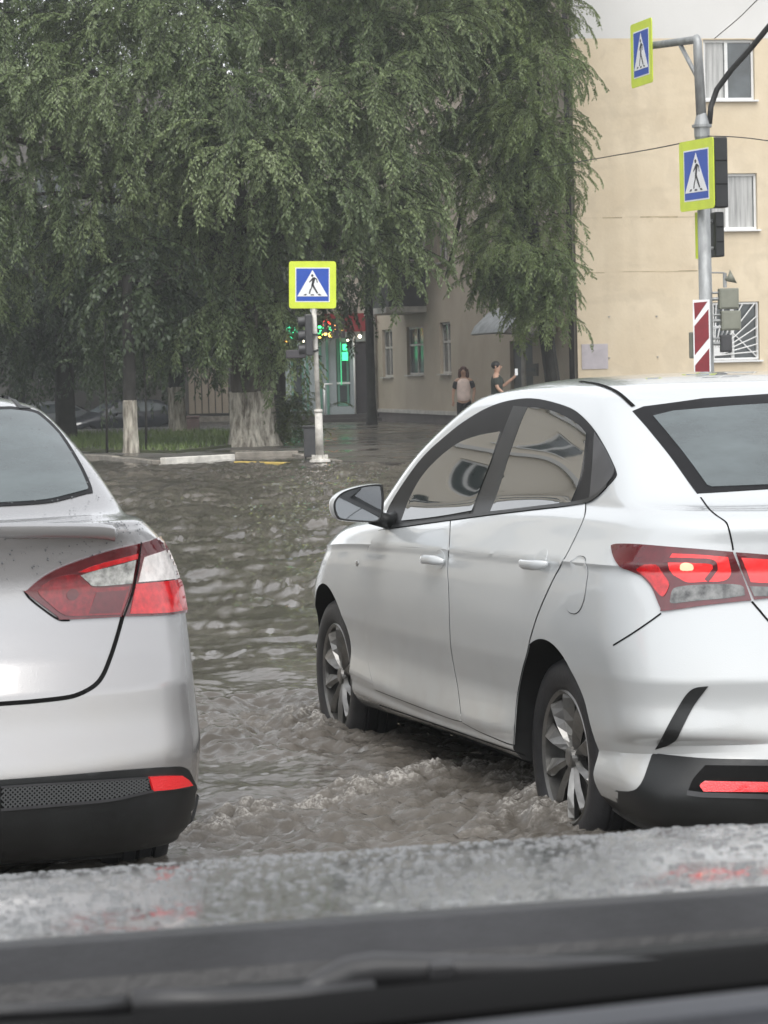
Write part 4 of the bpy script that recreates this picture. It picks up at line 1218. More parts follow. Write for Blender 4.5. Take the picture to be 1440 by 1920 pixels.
# ------------------------------------------------------------------ the car the photograph is taken from
def own_car():
    root = empty('car', (0, 0, 0), R(9))
    tag(root, 'dark wet bonnet, black cowl and wiper along the bottom edge of the view', 'car')
    tilt = .036
    m = pmat('bonnet_paint', (0.046, 0.050, 0.053), 0.32, metal=0.25, coat=1.0)
    n = m.node_tree; b = n.nodes['Principled BSDF']
    tc = n.nodes.new('ShaderNodeTexCoord')
    hs = []
    for sc, th in ((70, .46), (130, .42), (210, .40)):
        v = n.nodes.new('ShaderNodeTexVoronoi'); v.inputs['Scale'].default_value = sc
        n.links.new(tc.outputs['Object'], v.inputs['Vector'])
        r = n.nodes.new('ShaderNodeMapRange'); r.interpolation_type = 'SMOOTHSTEP'
        r.inputs['From Min'].default_value = 0.05; r.inputs['From Max'].default_value = th; r.inputs['To Min'].default_value = 1; r.inputs['To Max'].default_value = 0
        n.links.new(v.outputs['Distance'], r.inputs['Value']); hs.append(r)
    ad = n.nodes.new('ShaderNodeMath'); ad.operation = 'ADD'; n.links.new(hs[0].outputs[0], ad.inputs[0]); n.links.new(hs[1].outputs[0], ad.inputs[1])
    ad2 = n.nodes.new('ShaderNodeMath'); ad2.operation = 'ADD'; n.links.new(ad.outputs[0], ad2.inputs[0]); n.links.new(hs[2].outputs[0], ad2.inputs[1])
    bp = n.nodes.new('ShaderNodeBump'); bp.inputs['Strength'].default_value = .28; bp.inputs['Distance'].default_value = .004
    n.links.new(ad2.outputs[0], bp.inputs['Height'])
    n.links.new(bp.outputs[0], b.inputs['Normal']); n.links.new(bp.outputs[0], b.inputs['Coat Normal'])
    xs = np.linspace(-.70, 1.20, 66); ys = np.concatenate([np.linspace(1.6, 2.9, 40), np.linspace(2.92, 3.35, 16)])
    vs = []; fs = []
    for y in ys:
        t = y - 2.9
        z = 1.0 - .1727 * t - (.0259 if t < 0 else .55) * t * t - .0123
        for x in xs:
            u = (x - .25) / .95
            vs.append((x, y, z + .0175 * x - .06 * abs(u) ** 5 + .004 * math.exp(-((abs(x - .25) - .52) / .05) ** 2)))
    k = len(xs)
    for i in range(len(ys) - 1):
        for j in range(k - 1):
            fs.append((i * k + j, i * k + j + 1, (i + 1) * k + j + 1, (i + 1) * k + j))
    # a folded rear edge gives the sheet its thickness
    base = len(vs)
    for j in range(k): vs.append((vs[j][0], vs[j][1] + .004, vs[j][2] - .03))
    for j in range(k - 1): fs.append((j, base + j, base + j + 1, j + 1))
    pyobj('bonnet', vs, fs, m, root, True)
    # rain standing on the bonnet in flat beads
    rng = np.random.default_rng(5)
    n_ = 4200
    X = rng.uniform(-.35, 1.05, n_); Y = 1.68 + 1.44 * rng.random(n_) ** .9; t = Y - 2.9
    Z = 1.0 - .1727 * t - np.where(t < 0, .0259, .55) * t * t - .0123 + .0175 * X - .06 * np.abs((X - .25) / .95) ** 5 + .004 * np.exp(-((np.abs(X - .25) - .52) / .05) ** 2)
    r_ = .0010 + .0034 * rng.random(n_) ** 2.2; el = rng.uniform(.8, 1.5, n_)
    pr = [(1.0, -.05), (.93, .22), (.62, .42), (.0, .50)]; sg = 8
    ring = []
    for f, hh in pr[:3]:
        for k_ in range(sg): ring.append((f * math.cos(2 * math.pi * k_ / sg), f * math.sin(2 * math.pi * k_ / sg), hh))
    ring.append((0, 0, pr[3][1])); ring = np.array(ring)
    nv = len(ring)
    D = np.zeros((n_, nv, 3))
    D[:, :, 0] = X[:, None] + ring[None, :, 0] * (r_ * el)[:, None]; D[:, :, 1] = Y[:, None] + ring[None, :, 1] * (r_ / el)[:, None]
    D[:, :, 2] = Z[:, None] + ring[None, :, 2] * (r_ * .8)[:, None] + ring[None, :, 1] * (r_ / el)[:, None] * (-.1727)
    fq = []
    for i_ in range(2):
        for k_ in range(sg): 
            a_, b_, c_, d_ = i_ * sg + k_, i_ * sg + (k_ + 1) % sg, (i_ + 1) * sg + (k_ + 1) % sg, (i_ + 1) * sg + k_
            fq += [(a_, b_, c_), (a_, c_, d_)]
    for k_ in range(sg): fq.append((2 * sg + k_, 2 * sg + (k_ + 1) % sg, nv - 1))
    FQ = (np.arange(n_)[:, None, None] * nv + np.array(fq)[None]).reshape(-1, 3)
    wm_ = pmat('rain_bead', (.17, .175, .18), .14, spec=.6, ior=1.35)
    npobj('raindrops', D.reshape(-1, 3), FQ, wm_, root, True)['kind'] = 'stuff'
    def sweep(name, prof, mat, x0=-.65, x1=1.1, bend=.02, tl=tilt, n=40):
        vs = []; fs = []
        for i in range(n + 1):
            x = x0 + (x1 - x0) * i / n
            for y, z in prof: vs.append((x, y - bend * (x - .2) ** 2, z + tl * x))
        k = len(prof)
        for i in range(n):
            for j in range(k):
                fs.append((i * k + j, i * k + (j + 1) % k, (i + 1) * k + (j + 1) % k, (i + 1) * k + j))
        fs += [tuple(range(k)), tuple(reversed(range(n * k, n * k + k)))]
        o = MB().add(vs, fs).build(name, mat, root, True, sharp=35)
        return o
    soft = pmat('cowl_plastic', (0.0085, 0.009, 0.0098), 0.6, spec=.18, var=.25, vscale=9, bump=.06, bscale=120)
    sweep('bonnet_seal', [(1.65, 1.164), (1.63, 1.173), (1.60, 1.174), (1.57, 1.160), (1.55, 1.12), (1.65, 1.12)], M['rubber'], tl=.0175, bend=0)
    sweep('cowl', [(1.57, 1.146), (1.50, 1.163), (1.47, 1.165), (1.46, 1.155), (1.44, 1.154), (1.40, 1.163), (1.25, 1.190), (1.12, 1.210), (1.12, 1.17), (1.57, 1.10)], soft)
    sweep('windscreen_edge', [(1.30, 1.198), (1.16, 1.224), (1.05, 1.256), (1.0, 1.268), (.97, 1.262), (.97, 1.2), (1.30, 1.16)], M['gap'], tl=.045)
    dash = pmat('dashboard_vinyl', (0.062, 0.066, 0.078), 0.6, var=.15, vscale=20, bump=.1, bscale=300)
    sweep('dashboard', [(.965, 1.255), (.93, 1.268), (.88, 1.279), (.86, 1.279), (.855, 1.270), (.85, 1.275), (.75, 1.302), (.60, 1.305), (.45, 1.25), (.45, 1.1), (.965, 1.1)], dash, tl=.05)
    # wiper: arm and blade lying along the foot of the windscreen
    w = empty('wiper'); w.parent = root
    Mi = (Matrix.Rotation(R(9), 4, 'Z')).inverted()
    def loc(px, py, d): return Mi @ at(px, py, d)
    wm = pmat('wiper_metal', (0.040, 0.040, 0.042), 0.4, var=.2, vscale=20)
    arm = MB()
    pa = [loc(560, 1874, 1.22), loc(600, 1852, 1.23), loc(650, 1829, 1.24), (loc(700, 1822, 1.245)), loc(830, 1821, 1.25), loc(1000, 1818, 1.26), loc(1240, 1808, 1.27)]
    arm.tube(pa, [.004, .007, .0085, .009, .0075, .006, .003], 8)
    arm.build('wiper_arm', wm, w, True)
    kn = MB(); kn.box(loc(825, 1818, 1.245), (.012, .014, .008)); kn.build('wiper_clip', M['grey_plastic'], w, bevel=.002)
    bl = MB()
    bl.tube([loc(-200, 1915, 1.16), loc(30, 1898, 1.18), loc(245, 1886, 1.20)], .0035, 8)
    bl.tube([loc(245, 1881, 1.20), loc(400, 1881, 1.21), loc(570, 1876, 1.22), loc(700, 1862, 1.23)], .0065, 8)
    bl.build('wiper_blade', wm, w, True)
    # body below the bonnet: wings, nose, front wheels
    MB().prism([(-.70, 1.0), (1.2, 1.0), (1.2, 3.0), (1.0, 3.3), (-.5, 3.3), (-.70, 3.0)], .3, .80).build('body', m, root, True, sharp=30)
    # unseen cabin round the camera: lower body, pillars, roof added to shade the dashboard
    MB().prism([(-.70, -2.4), (1.2, -2.4), (1.2, .44), (-.70, .44)], .3, .95).build('cabin_body', m, root, True, sharp=30)
    MB().prism([(-.55, -1.9), (1.05, -1.9), (1.05, .42), (.95, .55), (-.45, .55), (-.55, .42)], 1.72, 1.77).build('roof', m, root, True, sharp=30)
    for sx in (-.58, 1.08):
        for ya, za, yb in ((1.05, 1.16, .45), (-2.3, .95, -1.8)):
            q = MB(); q.tube([(sx, ya, za), (sx * .96 + .01, yb, 1.73)], .035, 8); q.build('pillar', m, root, True)
    for sx in (-.6, 1.1):
        t = MB(); S = Matrix.Translation((sx, 2.5, .34)) @ Matrix.Rotation(R(90), 4, 'Y')
        t.lathe([(.2, -.1), (.31, -.1), (.335, -.08), (.34, 0), (.335, .08), (.31, .1), (.2, .1)], 32, S, closed=True)
        t.lathe([(0, .06), (.19, .07), (.2, .09), (.2, -.09), (0, -.07)], 24, S)
        t.build('wheel', M['rubber'], root, True, sharp=40)
# ------------------------------------------------------------------ buildings
def plaster(name, a, b, scale=0.5, bump=0.15):
    m = pmat(name, a, 0.85, col2=b, vscale=scale, bump=bump, bscale=14, detail=9)
    return m
def streaked(m, amount):
    """rain runs and old patches down a rendered wall"""
    n = m.node_tree; b = n.nodes['Principled BSDF']; src = b.inputs['Base Color'].links[0].from_socket
    tc = n.nodes.new('ShaderNodeTexCoord'); col = src
    for st, sc, lo, hi in (((1, 1, .07), 2.6, .50, .72), ((1, 1, 1), 1.7, .54, .60), ((.35, .35, 2.2), 1.3, .56, .66)):
        mp = n.nodes.new('ShaderNodeMapping'); mp.inputs['Scale'].default_value = st; n.links.new(tc.outputs['Object'], mp.inputs['Vector'])
        t = n.nodes.new('ShaderNodeTexNoise'); t.inputs['Scale'].default_value = sc; t.inputs['Detail'].default_value = 7; n.links.new(mp.outputs[0], t.inputs['Vector'])
        r = n.nodes.new('ShaderNodeMapRange'); r.inputs['From Min'].default_value = lo; r.inputs['From Max'].default_value = hi; r.inputs['To Max'].default_value = amount
        n.links.new(t.outputs['Fac'], r.inputs['Value'])
        x = n.nodes.new('ShaderNodeMix'); x.data_type = 'RGBA'; n.links.new(r.outputs[0], x.inputs['Factor']); n.links.new(col, x.inputs['A'])
        x.inputs['B'].default_value = (.36, .29, .20, 1); col = x.outputs['Result']
    n.links.new(col, b.inputs['Base Color'])
    return m
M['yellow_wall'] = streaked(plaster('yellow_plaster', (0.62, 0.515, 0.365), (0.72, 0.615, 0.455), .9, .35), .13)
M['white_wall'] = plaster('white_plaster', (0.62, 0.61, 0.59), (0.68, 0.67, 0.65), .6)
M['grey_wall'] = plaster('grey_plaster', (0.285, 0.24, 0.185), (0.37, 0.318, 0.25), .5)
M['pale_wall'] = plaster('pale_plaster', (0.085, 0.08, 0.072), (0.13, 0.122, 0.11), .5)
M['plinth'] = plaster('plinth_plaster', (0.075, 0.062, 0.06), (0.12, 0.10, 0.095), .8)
M['cream_wall'] = plaster('cream_plaster', (0.74, 0.67, 0.56), (0.82, 0.76, 0.66), .5)
M['seam'] = pmat('panel_seam', (0.42, 0.34, 0.22), 0.9, var=.3, vscale=3)
M['pvc'] = pmat('white_pvc', (0.74, 0.74, 0.73), 0.35, var=.06, vscale=3)
M['old_frame'] = pmat('old_frame', (0.36, 0.34, 0.31), 0.6, var=.25, vscale=4)
M['curtain'] = pmat('curtain', (0.42, 0.42, 0.41), 0.9, var=.35, vscale=2.5, stretch=(6, 6, .3))
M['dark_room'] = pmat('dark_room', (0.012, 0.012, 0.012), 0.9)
M['zinc'] = pmat('zinc', (0.36, 0.37, 0.37), 0.45, metal=0.6, var=.25, vscale=5)
M['galv'] = pmat('galvanised_steel', (0.33, 0.34, 0.34), 0.5, metal=0.45, var=.3, vscale=7, stretch=(1, 1, .35))
M['dark_steel'] = pmat('dark_steel', (0.05, 0.05, 0.05), 0.5, metal=.4, var=.3, vscale=6)
M['brick_dark'] = pmat('dark_cladding', (0.03, 0.026, 0.025), 0.6, var=.3, vscale=3)

class Wall:
    """an upright wall face: origin, run direction and outward normal; openings are cut and get reveals"""
    def __init__(s, o, u, length, height):
        s.o = Vector(o); s.u = Vector((u[0], u[1], 0)).normalized(); s.L = length; s.H = height
        n = Vector((s.u.y, -s.u.x, 0))
        if n.dot(Vector((0, 0, 0)) - s.o) < 0: n = -n
        s.n = n
    def P(s, a, z, d=0.0):
        return Vector((s.o.x, s.o.y, 0)) + s.u * a + Vector((0, 0, z)) + s.n * d
    def hit(s, px, py):
        o, d = pray(px, py)
        t = (s.o - o).dot(s.n) / d.dot(s.n)
        p = o + d * t
        return (p - s.o).dot(s.u), p.z
    def rect(s, x0, y0, x1, y1):
        """pixel corners -> (a0, z0, a1, z1) on the wall"""
        a0, zt = s.hit(x0, y0); a1, zb = s.hit(x1, y1)
        zt2 = s.hit((x0 + x1) / 2, y0)[1]; zb2 = s.hit((x0 + x1) / 2, y1)[1]
        return min(a0, a1), zb2, max(a0, a1), zt2
    def mesh(s, mb, holes, depth=.16, z0=0.0, z1=None, a0=0.0, a1=None):
        z1 = s.H if z1 is None else z1; a1 = s.L if a1 is None else a1
        xs = sorted({a0, a1} | {v for h in holes for v in (h[0], h[2]) if a0 < v < a1})
        zs = sorted({z0, z1} | {v for h in holes for v in (h[1], h[3]) if z0 < v < z1})
        for i in range(len(xs) - 1):
            for j in range(len(zs) - 1):
                cx, cz = (xs[i] + xs[i + 1]) / 2, (zs[j] + zs[j + 1]) / 2
                if any(h[0] < cx < h[2] and h[1] < cz < h[3] for h in holes): continue
                mb.add([s.P(xs[i], zs[j]), s.P(xs[i + 1], zs[j]), s.P(xs[i + 1], zs[j + 1]), s.P(xs[i], zs[j + 1])], [(0, 1, 2, 3)])
        for h in holes:
            c = [(h[0], h[1]), (h[2], h[1]), (h[2], h[3]), (h[0], h[3])]
            for k in range(4):
                p, q = c[k], c[(k + 1) % 4]
                mb.add([s.P(*p), s.P(*q), s.P(*q, -depth), s.P(*p, -depth)], [(0, 1, 2, 3)])
    def bar(s, mb, a0, z0, a1, z1, d0, d1):
        vs = [s.P(a, z, d) for a in (a0, a1) for z in (z0, z1) for d in (d0, d1)]
        mb.add(vs, [(0, 1, 3, 2), (4, 6, 7, 5), (0, 4, 5, 1), (2, 3, 7, 6), (0, 2, 6, 4), (1, 5, 7, 3)])
    def window(s, h, parent, frame='pvc', panes=2, sill=True, glass='window_glass', curtain=None, split=.5, fw=.06, depth=.13, transom=None):
        a0, z0, a1, z1 = h
        f = MB(); e = .004
        for b in ((a0 + e, z0 + e, a0 + fw, z1 - e), (a1 - fw, z0 + e, a1 - e, z1 - e), (a0 + fw, z0 + e, a1 - fw, z0 + fw), (a0 + fw, z1 - fw, a1 - fw, z1 - e)):
            s.bar(f, *b, -depth, -depth + .06)
        if panes == 2:
            m = a0 + (a1 - a0) * split
            s.bar(f, m - fw * .6, z0 + fw, m + fw * .6, z1 - fw, -depth, -depth + .065)
        if transom:
            zt = z0 + (z1 - z0) * transom
            s.bar(f, a0 + fw, zt - .03, a1 - fw, zt + .03, -depth, -depth + .055)
        fo = f.build('window', M[frame], parent, bevel=.006)
        g = MB(); s.bar(g, a0 + fw, z0 + fw, a1 - fw, z1 - fw, -depth + .018, -depth + .026)
        g.build('pane', M[glass], fo)
        if curtain:
            c = MB(); s.bar(c, a0 + fw + (a1 - a0) * curtain[0], z0 + fw, a0 + fw + (a1 - a0 - 2 * fw) * curtain[1], z1 - fw, -depth + .0275, -depth + .0285)
            c.build('curtain', M['curtain'], fo)
        if sill:
            q = MB(); s.bar(q, a0 - .05, z0 - .035, a1 + .05, z0 + .003, -.10, .09)
            q.build('sill', M['pvc'] if frame == 'pvc' else M['old_frame'], fo)
        return fo

CORNER = Vector((4.20, 60.0, 0))
CORNER = at(1084, 702, 60.0); CORNER.z = 0
_J = at(725, 702, 81.0)
U_F = Vector((_J.x - CORNER.x, _J.y - CORNER.y, 0)).normalized()
FACADE = Wall(CORNER, U_F, 46, 15)
ENDWALL = Wall(CORNER, (-U_F.y * -1, -U_F.x) if False else (U_F.y, -U_F.x), 13, 15)

def main_building():
    root = empty('apartment_building', CORNER)
    Mi = Matrix.Translation(-CORNER)
    tag(root, 'apartment building, yellow plaster end wall with white windows at right and shaded grey street front', 'building')
    kids = []
    before = set(bpy.data.objects)
    E, F = ENDWALL, FACADE
    zb = E.hit(1250, 72)[1]
    wins = [E.rect(1318, 74, 1416, 188), E.rect(1326, 325, 1421, 431), E.rect(1334, 566, 1425, 676)]
    far = []
    for w in wins:                                       # the next bay, beyond the frame, and the floor above
        far.append((w[0] + 3.4, w[1], w[2] + 3.4, w[3])); far.append((w[0] + 6.8, w[1], w[2] + 6.8, w[3]))
    top = [(w[0], w[1] + 2.8, w[2], w[3] + 2.8) for w in (wins[0], far[0], far[1])]
    mb = MB(); E.mesh(mb, [w for w in wins + far], z0=0, z1=zb); mb.build('end_wall', M['yellow_wall'], root)
    mb = MB(); E.mesh(mb, top + [], z0=zb, z1=15); mb.build('end_wall', M['white_wall'], root)
    E.window(wins[0], root, curtain=(0, .40), split=.46); E.window(wins[1], root, curtain=(.05, .98), split=.40); w3 = E.window(wins[2], root, curtain=None, split=.45)
    for w in far: E.window(w, root)
    for w in top: E.window(w, root)
    # burglar bars of the lowest window: rods fanning out of the lower left corner
    a0, z0, a1, z1 = wins[2]; g = MB(); c = (a0 + .05, z0 + .12)
    for k in range(10):
        an = R(4 + k * 9.2); dx, dz = math.cos(an), math.sin(an)
        t = min((a1 - .04 - c[0]) / max(dx, 1e-3), (z1 - .04 - c[1]) / max(dz, 1e-3))
        g.tube([E.P(*c, -.02), E.P(c[0] + dx * t, c[1] + dz * t, -.02)], .014, 6)
    g.tube([E.P(a0 + .3, z1 - .5, -.02), E.P(a1 - .04, z0 + .05, -.02)], .012, 6)
    for p, q in (((a0 + .04, z0 + .04), (a1 - .04, z0 + .04)), ((a0 + .04, z1 - .04), (a1 - .04, z1 - .04)), ((a0 + .04, z0 + .04), (a0 + .04, z1 - .04)), ((a1 - .04, z0 + .04), (a1 - .04, z1 - .04))):
        g.tube([E.P(*p, -.02), E.P(*q, -.02)], .014, 6)
    g.build('window_bars', M['pvc'], w3)
    # joints between the wall panels, the blank plate, bolt heads
    for y in (408, 510):
        z = E.hit(1200, y)[1]; sm = MB()
        zc_ = z
        for k in range(14):
            a = .2 + k * .42; z = zc_
            if a > 2.55: break
            E.bar(sm, a, z + random.uniform(-.015, .015), a + .43, z + .012 + random.uniform(-.01, .015), -.01, .0025)
        sm.build('wall_crack', M['seam'], root)
    h = E.rect(1090, 645, 1140, 692); q = MB(); E.bar(q, *h, .0, .02); q.build('wall_plate', pmat('lilac_paint', (.48, .44, .46), .7, var=.12, vscale=4), root)
    for x, y in ((1142, 594), (1231, 593), (1142, 671), (1233, 669)):
        q = MB(); a, z = E.hit(x, y); E.bar(q, a - .018, z - .014, a + .018, z + .014, 0, .025); q.build('wall_bolt', M['old_frame'], root)
    # ---- shaded street front
    wl = [F.rect(735, 618, 718, 707), F.rect(793, 612, 764, 703), F.rect(844, 604, 826, 701)]
    ups = [F.rect(838, 430, 820, 492)]
    wd = ups[0]; ups += [(wd[0] - 4.2, wd[1], wd[2] - 4.2, wd[3]), (wd[0], wd[1] + 2.8, wd[2], wd[3] + 2.8), (wd[0] - 4.2, wd[1] + 2.8, wd[2] - 4.2, wd[3] + 2.8), (wd[0] - 4.2, wd[1] + 5.6, wd[2] - 4.2, wd[3] + 5.6), (wd[0], wd[1] + 5.6, wd[2], wd[3] + 5.6)]
    more = [(wl[0][0] + 3 * k, wl[0][1], wl[0][2] + 3 * k, wl[0][3]) for k in (4, 5, 6)]
    more += [(a + 0, b + 2.8 * j, c, d + 2.8 * j) for (a, b, c, d) in more for j in (1, 2, 3)]
    door = F.rect(998, 638, 958, 760); door = (door[0], PAVE_Z, door[2], door[3])
    zp = F.hit(780, 772)[1]
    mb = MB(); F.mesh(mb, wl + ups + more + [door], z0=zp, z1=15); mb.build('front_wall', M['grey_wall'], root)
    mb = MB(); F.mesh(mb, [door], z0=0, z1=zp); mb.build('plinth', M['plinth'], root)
    mb = MB(); F.bar(mb, 0.02, zp - .05, door[0] - .1, zp + .05, .002, .06); F.bar(mb, door[2] + .1, zp - .05, F.hit(708, 700)[0], zp + .05, .002, .06); mb.build('plinth_ledge', M['old_frame'], root)
    for w in wl: F.window(w, root, frame='old_frame', depth=.14, transom=.62, panes=2)
    for w in ups + more: F.window(w, root, frame='old_frame', depth=.14)
    d = MB(); F.bar(d, door[0] + .01, door[1], door[2] - .01, door[3] - .01, -.14, -.09); d.build('door', M['dark_steel'], root)
    # far walls and roof
    B = CORNER + E.u * 13
    mb = MB()
    p = [CORNER, CORNER + U_F * 46, CORNER + U_F * 46 + E.u * 13, B]
    for i, j in ((1, 2), (2, 3)):
        mb.add([Vector((p[i].x, p[i].y, 0)), Vector((p[j].x, p[j].y, 0)), Vector((p[j].x, p[j].y, 15)), Vector((p[i].x, p[i].y, 15))], [(0, 1, 2, 3)])
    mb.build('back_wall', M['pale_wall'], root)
    rf = MB().prism([(q.x, q.y) for q in [p[0] - U_F * .35 + F.n * .35, p[1] + F.n * .35, p[2], p[3] - U_F * .35]], 15.0, 15.35); rf.build('roof', M['zinc'], root)
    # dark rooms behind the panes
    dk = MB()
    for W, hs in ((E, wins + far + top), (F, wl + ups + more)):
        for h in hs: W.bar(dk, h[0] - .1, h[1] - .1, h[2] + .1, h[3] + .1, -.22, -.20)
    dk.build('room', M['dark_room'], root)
    # glazed balcony on the first floor: dark apron, white-framed glazing, pale slab
    a1 = F.hit(800, 570)[0]
    zs = F.hit(800, 578)[1]; zr = F.hit(800, 492)[1]; zt = F.hit(800, 392)[1]
    bal = empty('balcony'); bal.parent = root
    dp = 1.05
    q = MB(); F.bar(q, a1, zs - .10, a1 + 3.2, zs + .06, .003, dp + .08); q.build('slab', M['old_frame'], bal)
    q = MB(); F.bar(q, a1 + .03, zs + .062, a1 + 3.17, zr, .003, dp); q.build('apron', M['brick_dark'], bal)
    q = MB()
    F.bar(q, a1, zr + .001, a1 + 3.2, zr + .09, .003, dp + .04); F.bar(q, a1, zt - .08, a1 + 3.2, zt, .003, dp + .04)
    for aa in (a1, a1 + 1.05, a1 + 2.1, a1 + 3.13): F.bar(q, aa, zr + .091, aa + .07, zt - .081, dp - .03, dp + .04)
    F.bar(q, a1, zr + .091, a1 + .07, zt - .081, .004, .075); F.bar(q, a1, zr + .091, a1 + .07, zt - .081, .45, .52)
    q.build('frame', M['old_frame'], bal)
    q = MB(); F.bar(q, a1 + .02, zr + .092, a1 + 3.15, zt - .082, .02, dp - .035); q.build('glazing', M['window_glass'], bal)
    # canopy over the entrance, with its pale bracket
    cn = empty('entrance_canopy'); cn.parent = root
    ca0 = F.hit(1045, 600)[0]; ca1 = F.hit(984, 600)[0]; zc0 = F.hit(893, 632)[1]; zc1 = F.hit(893, 585)[1]
    q = MB(); ln = ca1 - ca0
    prof = [(.003, zc1 + .12), (.4, zc1 + .06), (.85, zc1 - .12), (1.2, zc0 + .18), (1.3, zc0), (1.24, zc0 - .03), (1.12, zc0 + .1), (.8, zc1 - .22), (.4, zc1 - .05), (.003, zc1)]
    k = len(prof); vs = [F.P(a, z, d_) for a in (ca0, ca1) for d_, z in prof]
    q.add(vs, [(i, (i + 1) % k, k + (i + 1) % k, k + i) for i in range(k)] + [tuple(range(k)), tuple(reversed(range(k, 2 * k)))]); q.build('hood', M['zinc'], cn, True, sharp=30)
    for aa in (ca0 + .05, ca0 + ln * .5):
        q = MB(); q.tube([F.P(aa, zc0 - .05, .02), F.P(aa, zc0 - .02, 1.2), F.P(aa, zc1 + .02, .02)], .025, 6)
        q.add([F.P(aa, zc0 - .03, .03), F.P(aa, zc0 - .02, 1.15), F.P(aa, zc1 - .05, .03)], [(0, 1, 2)])
        q.build('bracket', M['old_frame'], cn)
    q = MB(); a, z = F.hit(1022, 690); q.tube([F.P(a, PAVE_Z, .5), F.P(a, 3.1, .5)], .055, 10); q.build('porch_post', M['old_frame'], root, True)
    h = F.rect(1010, 682, 985, 705); q = MB(); F.bar(q, *h, .003, .05); q.build('notice_board', M['pale_wall'], root)
    h = F.rect(1007, 690, 991, 698); q = MB(); F.bar(q, h[0], h[1] + .02, h[2], h[3], .051, .058); q.build('notice_panel', M['dark_steel'], root)
    # dark pipe added at the corner, standing for the shaded strip of facade
    q = MB(); q.tube([F.P(.12, .2, .10), F.P(.12, 14.8, .10)], .06, 10); q.build('downpipe', M['brick_dark'], root, True)
    q = MB(); aa = F.hit(709, 700)[0]; q.tube([F.P(aa, .2, .08), F.P(aa, 14.8, .08)], .05, 8); q.build('downpipe', M['old_frame'], root, True)
    rebase(root)
    return root

def rebase(root):
    """children were built in world coordinates: keep them there under a moved root"""
    inv = (Matrix.Translation(root.location) @ Matrix.Rotation(root.rotation_euler.z, 4, 'Z')).inverted()
    for c in root.children:
        if c.type == 'EMPTY':
            for g in c.children: g.data.transform(inv)
        else:
            c.data.transform(inv)
            for g in c.children: g.data.transform(inv)

